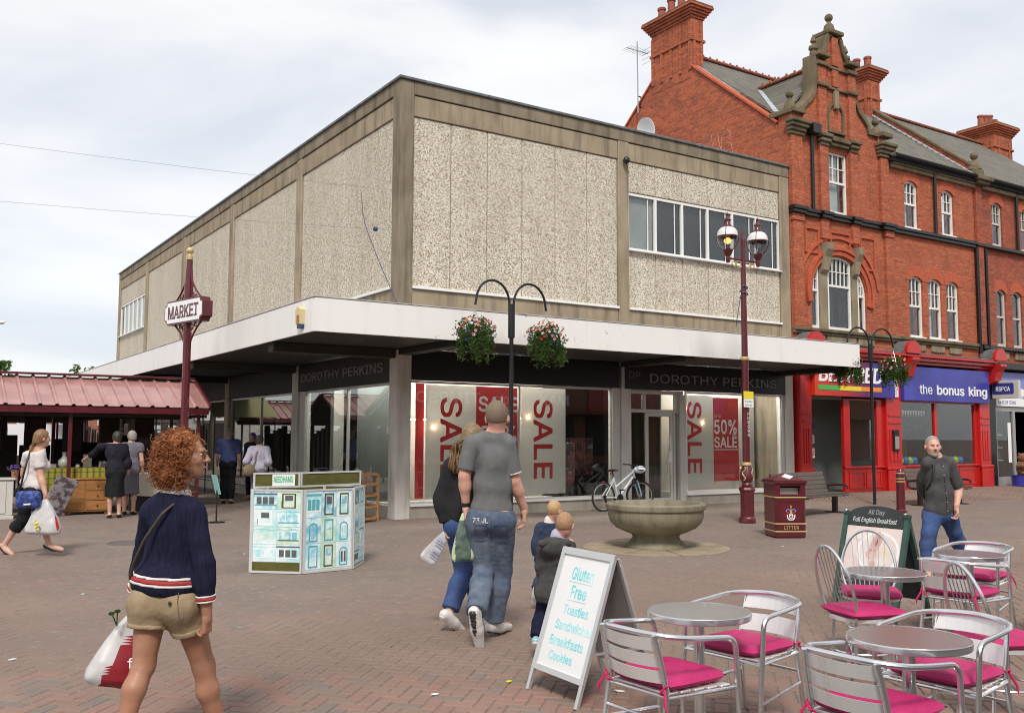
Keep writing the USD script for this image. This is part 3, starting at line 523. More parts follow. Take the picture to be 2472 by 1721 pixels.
# coping of the Dutch gable
edge = gable.buffer(.05, join_style=1).difference(gable.buffer(-.06)).intersection(rect(X0-.2, 16, 10.18, 14)); put('gable_coping', MB().poly(edge, .44, south(0, .36, 0)), 'stone_green', hs, smooth=30)
put('gable_cap', MB().box(GC-.30, GC+.30, -.16, .42, 12.74, 12.86, .02), 'stone_green', hs)
def finial(x, z, r, spike=False, s=1.0):
    if spike: pr = [(.13*s, 0), (.13*s, .10*s), (.09*s, .13*s), (.16*s, .20*s), (.15*s, .30*s), (.06*s, .36*s), (.05*s, .40*s), (.10*s, .46*s), (.09*s, .52*s), (.0, .74*s)]
    else: pr = [(.17*s, 0), (.17*s, .06*s), (.15*s, .12*s), (.13*s, .22*s), (.06*s, .29*s), (.055*s, .33*s)]+[(max(r*math.sin(t), 0), .33*s+r-r*math.cos(t)) for t in np.linspace(.3, math.pi, 9)]
    put('finial', MB().lathe(pr, 16, frame((x, .12, z), (1, 0, 0), (0, 1, 0), (0, 0, 1))), 'stone_green', hs)
finial(GC, 12.86, .115); finial(GC-.68, 12.08, .1, True, .82); finial(GC+.68, 12.08, .1, True, .82); finial(11.58, 10.34, .11, s=.95); finial(15.24, 10.28, .11, s=.9)
# pilasters of the gable and of the storeys
def pilaster(x0, x1, z0, z1, d=.10, capz=None, m='brick_orange'):
    put('pilaster', MB().box(x0, x1, -d, 0, z0, z1, .006), m, hs, smooth=False)
def band(x0, x1, z0, z1, d, m='stone_green', c=.015): put('stone_band', MB().box(x0, x1, -d, -.001, z0, z1, c), m, hs)
pilaster(11.38, 11.80, 7.70, 9.60); pilaster(11.38, 11.80, 10.0, 10.17); pilaster(15.14, 15.50, 7.70, 9.58); pilaster(15.10, 15.42, 9.85, 10.2, .06)
for x0, x1 in ((11.32, 11.86), (15.08, 15.60)):
    for k, (z, d) in enumerate(((9.60, .14), (9.70, .19), (9.80, .25), (9.90, .30))): band(x0-.03*k, x1+.03*k, z, z+.098, d)
    band(x0+.02, x1-.02, 10.18, 10.32, .22)
for x0, x1 in ((12.52, 12.86), (13.80, 14.10)):
    pilaster(x0, x1, 7.70, 9.50); pilaster(x0, x1, 9.86, 11.14, .09); pilaster(x0, x1, 11.26, 11.72, .09)
    for k, (z, d) in enumerate(((9.50, .14), (9.60, .20), (9.72, .25))): band(x0-.03*k, x1+.03*k, z, z+.098, d)
    band(x0-.05, x1+.05, 11.15, 11.25, .16); band(x0-.05, x1+.05, 11.73, 11.84, .16); band(x0-.10, x1+.06, 11.97, 12.08, .22)
band(12.95, 13.72, 9.56, 9.66, .12); band(12.93, 13.74, 9.67, 9.80, .18); band(12.90, 13.76, 11.16, 11.24, .07); band(12.90, 13.76, 11.75, 11.83, .07)
put('keystone', MB().box(13.20, 13.36, -.12, 0, 10.62, 11.14, .02), 'stone_buff', hs)
pilaster(13.16, 13.40, 11.26, 11.73, .07); pilaster(13.15, 13.41, 11.85, 12.73, .08)
# string course, sill course, eaves
for x0, x1, d in ((11.30, 11.84, .24), (11.84, 12.48, .15), (12.48, 12.90, .22), (12.90, 13.78, .15), (13.78, 14.14, .22), (14.14, 15.08, .15), (15.08, 15.64, .24), (15.64, 19.80, .15)):
    put('string_course', MB().box(x0, x1-.001, -d, .0, 7.58, 7.67, .012).box(x0+.015, x1-.015, -d+.05, .0, 7.49, 7.578, .01), 'gloss_black', hs)
for x0, x1 in ((11.40, 11.78), (15.30, 15.62)): pilaster(x0, x1, 4.5, 7.30, .09); pilaster(x0-.03, x1+.03, 7.302, 7.485, .12)
for x0, x1 in ((12.54, 12.84), (13.83, 14.12)):
    pilaster(x0, x1, 6.95, 7.485, .09); put('corbel', MB().lathe([(.0, 0), (.05, .03), (.10, .12), (.13, .16)], 12, frame(((x0+x1)/2, -.02, 6.78), (1, 0, 0), (0, 1, 0), (0, 0, 1))), 'brick_rubbed', hs)
for pg in (rect(11.95, 12.42, 6.55, 7.15), rect(12.96, 13.72, 6.72, 7.15), rect(14.24, 14.80, 6.3, 7.15)):
    put('panel_moulding', MB().poly(pg.buffer(.045, join_style=2).difference(pg), .045, south(0, 0, 0)), 'brick_rubbed', hs, smooth=False)
for k, (a, b, d) in enumerate(((1.17, 1.30, .05), (1.31, 1.40, .09), (1.62, 1.70, .05))):
    o = SG.Polygon([(13.30+b*math.cos(t), 5.5+(b-.12)*math.sin(t)) for t in np.linspace(-.25 if k < 2 else .15, math.pi+(.25 if k < 2 else -.15), 40)]+[(13.30+a*math.cos(t), 5.5+(a-.12)*math.sin(t)) for t in np.linspace(math.pi+(.25 if k < 2 else -.15), -.25 if k < 2 else .15, 40)])
    put('arch_ring', MB().poly(o.buffer(0), d, south(0, 0, 0)), 'brick_rubbed', hs, smooth=False)
put('sill_course', MB().box(11.36, 19.72, -.13, -.001, 4.40, 4.49, .015).box(11.36, 19.72, -.08, -.001, 4.33, 4.398, .01), 'stone_green', hs)
for x0, x1 in ((11.95, 12.6), (12.7, 13.9), (14.0, 14.7), (16.42, 17.08), (17.35, 18.02), (18.27, 18.90)):
    n = 7; bot = [(x1-(x1-x0)*k/(n*6), 4.10+.035*abs(math.sin(math.pi*k/6))+.05*abs(k/(n*6)-.5)) for k in range(n*6+1)]
    put('stone_apron', MB().poly(SG.Polygon([(x0, 4.325), (x1, 4.325)]+bot).buffer(0), .045, south(0, 0, 0)), 'stone_buff', hs, smooth=False)
put('eaves_cornice', MB().box(15.62, 19.9, -.10, -.001, 9.40, 9.50, .01).box(15.62, 19.9, -.18, -.001, 9.502, 9.62, .015), 'stone_buff', hs)
put('gutter', MB().tube([(15.6, -.27, 9.70), (19.9, -.27, 9.70)], .065, 8), 'gutter_black', hs)
put('eaves_board', MB().box(15.47, 19.84, -.23, -.005, 9.53, 9.665), 'gutter_black', hs, smooth=False)
# windows
Fw = south(0, .13, 0)
for pg, c in W2+W1:
    sash(hs, Fw, pg, (3, 2), c); x0, z0, x1, z1 = pg.bounds
    put('brick_arch', MB().poly(segarch(x0, x1, z1-.13, .13), .012, south(0, 0, 0)), 'brick_rubbed', hs, smooth=False); put('window_sill', MB().box(x0-.03, x1+.03, -.06, .12, z0-.02, z0+.035, .006), 'frame_white', hs)
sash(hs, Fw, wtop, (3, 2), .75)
zt = 5.60
for (x0, x1), nb in zip(((12.15, 12.50), (12.88, 13.84), (14.14, 14.45)), ((2, 2), (5, 2), (2, 2))):
    pg = bigw.intersection(rect(x0, x1, 4.5, 7)); sash(hs, Fw, pg, nb, 0.0, two=False)
for x0, x1 in ((12.52, 12.86), (13.86, 14.12)):
    put('stone_mullion', MB().poly(bigw.intersection(rect(x0, x1, 4.5, 7)), .16, south(0, .2, 0)), 'stone_buff', hs, smooth=False)
    cv = MB(); cv.poly(SG.Polygon([(0, 0), (.10, .08), (.16, .42), (.26, .62), (.26, .80), (0, .80)]), x1-x0-.06, frame((x0+.03, 0.03, 6.02), (0, -1, 0), (0, 0, 1), (-1, 0, 0))@frame((0, 0, -(x1-x0)+.06), (1, 0, 0), (0, 1, 0), (0, 0, 1))); put('bracket', cv, 'stone_buff', hs, smooth=False)
# roofs
def roof_plane(a, b, c, d, t=.06):
    a, b, c, d = map(lambda q: np.asarray(q, float), (a, b, c, d)); n = np.cross(b-a, d-a); n /= np.linalg.norm(n)
    return np.vstack([a, b, c, d, a-n*t, b-n*t, c-n*t, d-n*t]), np.array([[0, 1, 2], [0, 2, 3], [4, 6, 5], [4, 7, 6], [0, 4, 5], [0, 5, 1], [1, 5, 6], [1, 6, 2], [2, 6, 7], [2, 7, 3], [3, 7, 4], [3, 4, 0]])
rf = put('roof', MB().add(*roof_plane((15.45, -.30, 9.68), (19.85, -.30, 9.68), (19.85, 4.5, 13.46), (15.45, 4.5, 13.46))).add(*roof_plane((X0+.26, .35, 10.19), (15.448, .35, 10.19), (15.448, 4.5, 13.46), (X0+.26, 4.5, 13.46))).add(*roof_plane((19.85, 9.3, 9.68), (X0+.26, 9.3, 9.68), (X0+.26, 4.5, 13.46), (19.85, 4.5, 13.46))), 'slate_roof', hs, smooth=False)
cr = MB().add(*roof_plane((11.72, .30, 10.45), (13.28, .30, 12.03), (13.28, 2.75, 12.03), (11.72, .80, 10.45))).add(*roof_plane((13.28, .30, 12.03), (14.84, .30, 10.45), (14.84, .80, 10.45), (13.28, 2.75, 12.03)))
# the front of the dormer roof starts low against the gable, slates overlapping in courses
put('cross_roof', cr, 'slate_roof', rf, smooth=False); put('valley', MB().bar((11.70, .70, 10.47), (13.26, 2.68, 12.03), .22, .04), 'lead_light', rf)
rt = MB()
for x in np.arange(X0+.5, 19.7, .30): rt.obox((.29, .20, .10), frame((x, 4.5, 13.50), (1, 0, 0), (0, 1, 0), (0, 0, 1)), .03).sph((x, 4.5, 13.58), (.05, .03, .06), 1)
for y in np.arange(.45, 2.6, .30): rt.obox((.20, .29, .10), frame((13.28, y, 12.07), (1, 0, 0), (0, 1, 0), (0, 0, 1)), .03).sph((13.28, y, 12.15), (.03, .05, .06), 1)
put('ridge_tiles', rt, 'ridge_tile', rf, kind='stuff')
def chimney(parent, x0, x1, y0, y1, z0, z1, npots, ribs=5, pots_along='y'):
    c = put('chimney', MB().box(x0, x1, y0, y1, z0, z1, .008), 'brick_gable', parent, smooth=False)
    cap = MB()
    for k in range(5): e = .035+.05*k; cap.box(x0-e, x1+e, y0-e, y1+e, z1+.001+.075*k, z1+.075*(k+1), .006)
    put('chimney_cap', cap, 'brick_orange', c, smooth=False); put('cap_slab', MB().box(x0-.22, x1+.22, y0-.22, y1+.22, z1+.376, z1+.43, .012), 'stone_green', c)
    zb = z0+(z1-z0)*.62; put('chimney_band', MB().box(x0-.05, x1+.05, y0-.05, y1+.05, zb, zb+.08, .008), 'brick_orange', c, smooth=False)
    for k in range(ribs):
        y = y0+(y1-y0)*(k+.15)/(ribs-.7) if ribs > 1 else (y0+y1)/2
        if y < y1: put('brick_rib', MB().box(x0-.035, x0-.001, y-.05, y+.05, z0+.25, zb-.001), 'brick_orange', c, smooth=False); put('brick_rib', MB().box(x0-.035, x0-.001, y-.05, y+.05, zb+.085, z1-.12), 'brick_orange', c, smooth=False)
    for k in range(2): x = x0+(x1-x0)*(.2+.6*k); put('brick_rib', MB().box(x-.05, x+.05, y0-.035, y0-.001, z0+.25, zb-.001), 'brick_orange', c, smooth=False); put('brick_rib', MB().box(x-.05, x+.05, y0-.035, y0-.001, zb+.085, z1-.12), 'brick_orange', c, smooth=False)
    for k in range(npots):
        t = (k+.5)/npots; q = ((x0+x1)/2, y0+(y1-y0)*t) if pots_along == 'y' else (x0+(x1-x0)*t, (y0+y1)/2)
        h = .5+.06*((k*7) % 3); put('chimney_pot', MB().lathe([(.15, 0), (.13, .05), (.115, h-.1), (.14, h-.08), (.14, h-.02), (.12, h), (.095, h), (.095, h-.2)], 14, frame((q[0], q[1], z1+.43), (1, 0, 0), (0, 1, 0), (0, 0, 1))), 'pot_red', c)
    return c
chimney(hs, X0-.01, 11.84, 3.56, 5.34, 12.3, 14.16, 4); chimney(hs, 19.62, 20.28, 3.5, 5.3, 12.2, 14.0, 4, 4)
# rain water pipes
def pipe(parent, x, z0, z1, r=.05): put('drain_pipe', MB().tube([(x, -.10, z0), (x, -.10, z1)], r, 10), 'gloss_black', parent)
pipe(hs, 12.19, 7.69, 9.72); put('rain_hopper', MB().box(12.04, 12.36, -.30, -.03, 9.70, 9.98, .02), 'gloss_black', hs); pipe(hs, 17.70, 7.69, 9.66); pipe(hs, 19.80, 4.2, 7.48, .055)
bs = MB()
for k in range(9): bs.tube([(12.06+.035*k, -.15, 9.98), (12.02+.04*k, -.18, 10.16)], .004, 4)
put('bird_spikes', bs, 'alu_dark', hs, kind='stuff')
# graffiti, painted on the gable
gr = MB(); pts = [(3.40, 10.22), (3.15, 10.16), (2.95, 10.32), (2.80, 10.36), (2.78, 10.20), (2.95, 10.02), (2.80, 9.86), (2.70, 10.12), (2.55, 10.30), (2.50, 10.0), (2.42, 9.75), (2.40, 10.1), (2.22, 10.34), (2.05, 10.22), (2.12, 10.02), (2.30, 9.98), (2.05, 9.90), (1.98, 9.66), (2.1, 9.56)]
pp = np.array([(X0-.003, y, z) for y, z in pts]); q = np.linspace(0, len(pp)-1, 60); gr.tube(np.stack([np.interp(q, np.arange(len(pp)), pp[:, k]) for k in range(3)], 1), .006, 4)
mat('chalky', (.50, .36, .31), .8); put('graffiti', gr, 'chalky', hs)
# ---- betting shop front
bf = thing('betting_shop_front', 'glossy red betting shop front with BETFRED and the bonus king boards', 'shopfront'); G0 = .155
for x0, x1 in ((11.42, 11.86), (14.97, 15.64), (19.52, 20.06)):
    put('pilaster', MB().box(x0, x1, -.16, .2, G0-.1, 3.75, .015), 'gloss_red', bf); put('pilaster_base', MB().box(x0-.04, x1+.04, -.21, -.161, G0-.1, .72, .02).box(x0-.06, x1+.06, -.22, -.161, .722, .80, .02), 'gloss_red', bf)
    pd = MB()
    for k in range(3): pd.box(x0+.08+k*(x1-x0-.16)/3+.02, x0+.08+(k+1)*(x1-x0-.16)/3-.02, -.178, -.161, .95, 1.85, .01)
    pd.box(x0+.05, x1-.05, -.185, -.161, 2.0, 2.06, .01).box(x0+.05, x1-.05, -.185, -.161, 2.2, 2.26, .01); put('pilaster_mould', pd, 'gloss_red', bf)
put('cornice', MB().box(11.40, 20.08, -.38, .1, 3.78, 3.88, .02).box(11.40, 20.08, -.46, .1, 3.882, 3.96, .02).box(11.40, 20.08, -.26, .1, 3.70, 3.778, .015), 'gloss_red', bf); put('cornice_lead', MB().box(11.38, 20.1, -.44, .0, 3.962, 4.0, .01), 'lead', bf)
for x0 in (11.45, 15.55, 19.95):   # scrolled brackets with half-round heads, lead capped
    h = SG.Polygon([(0, 0)]+[(0.02+.62*k/16, .62*math.sin(math.pi*(.18+.62*k/16))-.15) for k in range(17)]+[(.64, 0)]); prof = SG.Polygon([(.33+.33*math.cos(t), .02+.36*math.sin(t)) for t in np.linspace(0, math.pi, 16)])
    put('bracket_head', MB().poly(prof, .10, south(x0-.05, -.40, 3.96)), 'gloss_red', bf, smooth=30); put('bracket_lead', MB().poly(prof.buffer(-.02), .44, south(x0-.05, .05, 3.985)), 'lead', bf, smooth=30)
    put('bracket', MB().poly(SG.Polygon([(0, 0), (.20, .10), (.30, .40), (.42, .55), (.42, .62), (0, .62)]), .34, frame((x0+.42, -.16, 3.24), (0, -1, 0), (0, 0, 1), (1, 0, 0))@frame((0, 0, -.34), (1, 0, 0), (0, 1, 0), (0, 0, 1))), 'gloss_red', bf, smooth=False)
s1 = put('sign_board', MB().box(11.88, 15.24, -.26, -.05, 2.70, 3.66, .01), 'fade_sign', bf, smooth=False)
ital = np.eye(4); ital[0, 1] = .16
put('lettering', MB().text('BETFRED', .40, .02, south(12.02, -.262, 3.09)@ital, bold=True, width=2.62), 'sign_white', s1, smooth=False)
for k, m in enumerate(('stripe_green', 'stripe_yellow', 'stripe_orange')): put('stripe', MB().box(12.0+k*.88, 12.0+(k+1)*.88-.001, -.268, -.261, 2.86, 2.98), m, s1, smooth=False)
s2 = put('sign_board', MB().box(15.66, 19.92, -.26, -.05, 2.66, 3.64, .01), 'blue_sign', bf, smooth=False)
put('lettering', MB().text('the', .26, .012, south(16.37, -.262, 2.87), width=.60), 'sign_white', s2, smooth=False); put('lettering', MB().text('bonus', .26, .014, south(17.20, -.262, 2.87), bold=True, width=1.36), 'sign_white', s2, smooth=False); put('lettering', MB().text('king', .26, .014, south(18.80, -.262, 2.87), bold=True, width=.96), 'sign_white', s2, smooth=False)
for x0, x1, xs in ((13.24, 14.96, (13.24, 13.50, 14.66, 14.96)), (15.65, 19.51, (15.65, 15.74, 17.34, 17.46, 19.38, 19.51))):
    op = [rect(a, b, .84, 2.62) for a, b in zip(xs[1::2], xs[2::2])]
    sf = put('shop_window', MB().poly(rect(x0, x1, G0-.08, 2.66).difference(unary_union(op)), .09, south(0, .02, 0)), 'gloss_red', bf, smooth=False)
    for o in op: put('pane', MB().poly(o.buffer(.01), .006, south(0, -.02, 0)), 'shop_glass', sf, smooth=False)
    n = 2 if x0 < 14 else 4
    for k in range(n):
        w = (x1-x0-.3)/n; pg = rect(x0+.2+k*w, x0+.1+(k+1)*w, .28, .70); put('riser_panel', MB().poly(pg.buffer(.03, join_style=2).difference(pg.buffer(-.02, join_style=2)), .02, south(0, -.071, 0)), 'gloss_red', sf, smooth=False)
    put('window_ledge', MB().box(x0, x1, -.12, .02, .79, .835, .01), 'gloss_red', sf)
put('shop_interior', MB().box(15.4, 19.9, 2.6, 2.7, .1, 2.7).box(13.2, 15.3, 1.3, 1.35, .1, 2.7).box(15.5, 19.9, .4, 2.6, 2.67, 2.70), 'interior_grey', bf, smooth=False); put('shop_back', MB().box(11.5, 20.0, 4.2, 4.3, 0, 3.2).box(11.5, 20, .1, 4.3, 3.2, 3.3), 'interior_dark', bf, smooth=False); put('shop_floor', MB().box(11.5, 20, .03, 4.2, .1, .15), 'interior_floor', bf, smooth=False)
put('door_reveal', MB().box(11.88, 13.23, -.04, .05, 2.62, 2.70).box(12.9, 13.23, 1.0, 1.05, .15, 2.62), 'interior_grey', bf, smooth=False)
def wposter(x0, x1, z0, z1, m, txts=(), y=.12, label='', cat='poster', group=None):
    t = thing('window_poster', label, cat, (x0, y, z0), group=group); put('sheet', MB().box(0, x1-x0, -.003, .003, 0, z1-z0), m, t, smooth=False)
    for tx, h, x, z, w, mm in txts: put('lettering', MB().text(tx, h, .002, south(x, -.0035, z), bold=True, width=w), mm, t, smooth=False)
    return t
wposter(12.98, 13.22, 1.05, 1.32, 'sign_white', (('\u00a380', .14, .05, .06, .17, 'sale_red'),), .9, 'white price poster reading \u00a380 inside the betting shop doorway')
wposter(12.98, 13.22, 1.45, 1.68, 'sign_white', (('3-1', .11, .05, .06, .15, 'gloss_black'),), .9, 'white odds card reading 3-1 in the betting shop doorway')
wposter(12.98, 13.22, 1.85, 2.0, 'blue_sign', (), .9, 'small blue strip card in the betting shop doorway above the odds card')
wposter(16.14, 16.62, 1.38, 2.02, 'gloss_black', (('25', .2, .14, .24, .22, 'sign_white'),), .5, 'dark framed poster on display in the betting shop window')
ball = thing('balloon_row', 'row of blue and lime balloons along the betting shop window ledge', 'balloons')
mat('balloon_blue', (.03, .18, .55), .25, transl=(.04, .2, .6)); mat('balloon_lime', (.45, .58, .04), .25, transl=(.4, .55, .05))
for k, x in enumerate((15.80, 15.98, 16.22, 16.42, 16.64, 18.1, 18.42, 18.66, 18.90)): put('balloon', MB().sph((x, .16, .95), (.105, .105, .12)), 'balloon_blue' if k % 2 == 0 else 'balloon_lime', ball)
bt = MB()
for k in range(12): x = 15.8+k*.125; bt.poly(SG.Polygon([(x, 2.40), (x+.11, 2.40), (x+.055, 2.22)]), .003, south(0, .2, 0))
put('window_bunting', bt, 'sign_white', '/World', 'white pennant bunting across the top of the betting shop window', 'bunting')
ic = thing('entry_phone', 'grey wall box with a keypad on the red pilaster left of the balloons', 'wall box', (15.30, -.163, 1.25)); put('case', MB().box(-.13, .13, -.07, 0, 0, .58, .02), 'gloss_black', ic); put('plate', MB().box(-.09, .09, -.078, -.0705, .05, .40, .004), 'frame_alu', ic)
rs = thing('alley_sign', 'small cream plate with dark lettering fixed on the pilaster under the hanging basket', 'sign', (15.28, -.165, 2.74)); put('plate', MB().box(-.18, .18, -.05, 0, 0, .50, .008), 'sign_white', rs); 
tx = MB()
for k in range(5): tx.box(-.15, .02, -.053, -.0505, .06+.085*k, .11+.085*k)
tx.box(.05, .08, -.053, -.0505, .05, .44).box(.11, .15, -.053, -.0505, .2, .23).box(.11, .15, -.053, -.0505, .3, .33); put('lettering', tx, 'alu_dark', rs, smooth=False)
# ---- satellite dish and aerial on the gable
dish = thing('satellite_dish', 'white satellite dish on the brick gable, seen over the concrete roof', 'satellite dish', (X0-.03, 5.16, 11.05))
dm_ = frame((-.32, 0, .0), (0, 1, 0), (-.25, 0, .97), (-.97, 0, -.25))
put('reflector', MB().lathe([(0, .0), (.15, .01), (.28, .035), (.40, .075), (.40, .09), (.28, .05), (.15, .025), (0, .015)], 24, dm_), 'sign_white', dish); put('arm', MB().tube([(-.02, 0, -.05), (-.28, 0, -.02)], .025).tube([(-.35, 0, -.35), (-.75, 0, -.3)], .012), 'alu_dark', dish)
ae = thing('tv_aerial', 'tall television aerial on a mast at the left edge of the brick gable', 'aerial', (X0-.12, 5.88, 11.95))
put('mast', MB().tube([(0, 0, -.1), (0, .02, 2.25)], .02), 'frame_alu', ae); put('bracket', MB().tube([(.12, 0, .1), (0, 0, .1)], .018).tube([(.12, 0, .45), (0, 0, .45)], .018).tube([(.12, 0, .1), (.12, 0, .45)], .018), 'gloss_black', ae)
yg = MB(); yg.tube([(-.45, .02, 1.95), (.45, .02, 1.95)], .012, 6)
for k in range(9): x = -.42+.1*k; yg.tube([(x, -.22, 1.95), (x, .26, 1.95)], .006, 4)
for k in range(4): yg.tube([(.40, -.2, 1.65+.15*k), (.40, .24, 1.65+.15*k)], .006, 4)
put('antenna', yg, 'frame_alu', ae)

# ---- the next house of the row
h2 = thing('brick_house', 'darker red brick house at the right edge, beyond the betting shop', 'brick house')
brick_mat('brick_dark', (.40, .092, .045), (.24, .06, .035), (.18, .10, .075), (.15, .055, .04))
XE = 28.4
V2 = [arc_head(20.86, 21.46, 7.70, 9.0, .12), arc_head(22.55, 23.15, 7.70, 9.0, .12), arc_head(25.2, 25.8, 7.7, 9.0, .12)]; V1 = [arc_head(20.93, 21.50, 4.5, 6.2, .12), arc_head(21.86, 22.44, 4.5, 6.2, .12), arc_head(22.79, 23.37, 4.5, 6.2, .12), arc_head(25.2, 25.8, 4.5, 6.2, .12)]
put('front_wall', MB().poly(rect(19.96, XE, 3.75, 9.6).difference(unary_union(V1+V2)), .34, south(0, .34, 0)), 'brick_dark', h2, smooth=False)
for pg in V2+V1:
    sash(h2, Fw, pg, (3, 2) if pg in V2 else (1, 1), .0, fr='frame_pale'); x0, z0, x1, z1 = pg.bounds; put('brick_arch', MB().poly(segarch(x0, x1, z1-.12, .12), .012, south(0, 0, 0)), 'brick_rubbed', h2, smooth=False)
put('string_course', MB().box(19.802, XE, -.15, 0, 7.56, 7.66, .012), 'gloss_black', h2); put('sill_course', MB().box(19.98, XE, -.13, -.001, 4.36, 4.47, .015), 'gloss_black', h2)
for x0 in (20.93, 21.86, 22.79): put('stone_apron', MB().box(x0, x0+.57, -.045, -.001, 4.1, 4.34, .01), 'stone_buff', h2)
put('party_pilaster', MB().box(19.86, 20.18, -.10, -.001, 4.5, 7.55, .006), 'brick_dark', h2, smooth=False); put('party_pilaster', MB().box(19.86, 20.18, -.10, -.001, 7.67, 9.5, .006), 'brick_dark', h2, smooth=False)
put('party_cap', MB().box(19.70, 20.36, -.3, .2, 9.5, 9.6, .02).box(19.62, 20.44, -.38, .3, 9.602, 9.75, .02).box(19.8, 20.2, -.2, .2, 9.752, 10.0, .02), 'stone_green', h2)
put('finial', MB().lathe([(.22, 0), (.20, .08), (.15, .2), (.06, .3), (.05, .33), (.10, .38), (.125, .45), (.10, .53), (0, .57)], 14, frame((20.0, 0, 10.0), (1, 0, 0), (0, 1, 0), (0, 0, 1))), 'stone_green', h2)
pw = SG.Polygon([(-.1, 9.6), (4.5, 13.25), (9.1, 9.6), (9.1, 10.0), (4.5, 13.72), (-.1, 10.05)]); put('party_parapet', MB().poly(pw, .24, frame((20.1, 0, 0), (0, 1, 0), (0, 0, 1), (-1, 0, 0))@frame((0, 0, 0), (1, 0, 0), (0, 1, 0), (0, 0, 1))), 'brick_gable', h2, smooth=False)
put('parapet_coping', MB().bar((19.98, -.1, 10.07), (19.98, 4.5, 13.75), .34, .07, c=.01).bar((19.98, 9.1, 10.03), (19.98, 4.5, 13.75), .34, .07, c=.01), 'stone_green', h2)
fl_ = MB()
for k in range(24): t = k/24; fl_.obox((.16, .20, .05), frame((19.80, -.1+4.5*t+.1, 9.82+3.66*t+.08), (1, 0, 0), (0, .776, .63), (0, -.63, .776)), .008)
put('step_flashing', fl_, 'lead_light', h2, kind='stuff', smooth=False)
r2 = put('roof', MB().add(*roof_plane((20.12, -.30, 9.68), (XE, -.30, 9.68), (XE, 4.5, 13.42), (20.12, 4.5, 13.42))).add(*roof_plane((XE, 9.3, 9.68), (20.12, 9.3, 9.68), (20.12, 4.5, 13.42), (XE, 4.5, 13.42))), 'slate_roof', h2, smooth=False)
rt2 = MB()
for x in np.arange(20.4, XE, .30): rt2.obox((.29, .20, .10), frame((x, 4.5, 13.46), (1, 0, 0), (0, 1, 0), (0, 0, 1)), .03)
put('ridge_tiles', rt2, 'ridge_tile', r2, kind='stuff'); chimney(h2, 28.2, 29.5, 3.96, 5.2, 12.3, 13.75, 4, 3, 'x')
gb2 = MB().add(*roof_plane((25.6, -.1, 10.3), (27.2, -.1, 11.7), (27.2, 2.4, 11.7), (25.6, .5, 10.3))).add(*roof_plane((27.2, -.1, 11.7), (28.8, -.1, 10.3), (28.8, .5, 10.3), (27.2, 2.4, 11.7))); put('cross_roof', gb2, 'slate_roof', r2, smooth=False)
put('eaves_cornice', MB().box(20.2, XE, -.14, -.001, 9.42, 9.62, .015), 'stone_buff', h2); put('gutter', MB().tube([(20.1, -.27, 9.70), (XE, -.27, 9.70)], .065, 8), 'gutter_black', h2); put('eaves_board', MB().box(20.14, XE, -.23, -.005, 9.53, 9.665), 'gutter_black', h2, smooth=False); pipe(h2, 20.29, 4.2, 7.48); pipe(h2, 22.17, 7.69, 9.66)
put('rear_wall', MB().box(19.96, XE, 8.7, 9.0, 0, 9.6).box(XE-.3, XE, .36, 8.69, 0, 9.6), 'brick_dark', h2, smooth=False); put('rear_wall', MB().box(X0+.4, X1, 8.7, 9.0, 0, 9.6), 'brick_gable', hs, smooth=False); put('floor_slab', MB().box(X0+.4, XE, .36, 8.6, 3.4, 3.6), 'interior_dark', hs, smooth=False)
# charity shop front below it
cf = thing('charity_shop_front', 'charity shop front with a lavender and white RSPCA board at the right edge', 'shopfront')
put('cornice', MB().box(20.1, XE, -.34, .05, 3.74, 3.95, .02), 'gloss_black', cf); sgn = put('sign_board', MB().box(20.52, 26.0, -.12, -.02, 2.60, 3.68, .01), 'sign_white', cf, smooth=False)
put('sign_band', MB().poly(SG.Polygon([(20.53, 3.67), (25.99, 3.67), (25.99, 3.2)]+[(25.9-.18*k, 3.12+.07*((k*5) % 3)/2+(.05 if k % 2 else 0)) for k in range(30)]+[(20.53, 3.1)]).buffer(0), .006, south(0, -.1205, 0)), 'lavender_sign', sgn, smooth=False)
lg = rect(22.28, 22.98, 3.10, 3.40).buffer(.06); put('logo', MB().poly(lg, .008, south(0, -.128, 0)), 'logo_blue', sgn, smooth=False); put('lettering', MB().text('RSPCA', .17, .004, south(22.33, -.137, 3.17), bold=True, width=.62), 'sign_white', sgn, smooth=False)
put('lettering', MB().text('Tel 01159 722001', .10, .004, south(20.62, -.121, 2.68), width=1.0), 'logo_blue', sgn, smooth=False); put('lettering', MB().text('Derby & District', .09, .004, south(21.95, -.121, 2.86), width=.9), 'logo_blue', sgn, smooth=False)
bx = put('projecting_sign', MB().box(20.30, 20.42, -.95, -.12, 2.82, 3.36, .01), 'frame_pale', cf); 
put('pilaster', MB().box(20.08, 20.50, -.10, .2, G0-.1, 3.74, .01), 'gloss_black', cf)
put('shop_window', MB().poly(rect(20.50, 23.6, .1, 2.58).difference(unary_union([rect(20.60, 21.52, .42, 2.45), rect(21.66, 22.6, .2, 2.45), rect(22.7, 23.5, .42, 2.45)])), .08, south(0, .03, 0)), 'frame_alu', cf, smooth=False)
for a, b, c in ((20.6, 21.52, .42), (22.7, 23.5, .42)): put('pane', MB().poly(rect(a, b, c, 2.45), .006, south(0, 0, 0)), 'shop_glass', cf, smooth=False)
put('shop_back', MB().box(20.2, XE, 2.0, 2.1, 0, 3.4), 'interior_dark', cf, smooth=False); put('wall_end', MB().box(23.6, XE, -.02, .25, 0, 3.72), 'gloss_black', cf, smooth=False)
sg = put('notice', MB().box(21.28, 21.46, -.012, -.008, .85, 2.1), 'sign_white', cf, smooth=False)
shf = MB()
for z in (.9, 1.3, 1.7): shf.box(20.6, 21.5, .3, .7, z, z+.03)
put('shelf', shf, 'frame_pale', cf, smooth=False)
_g = np.random.default_rng(3); gds = MB()
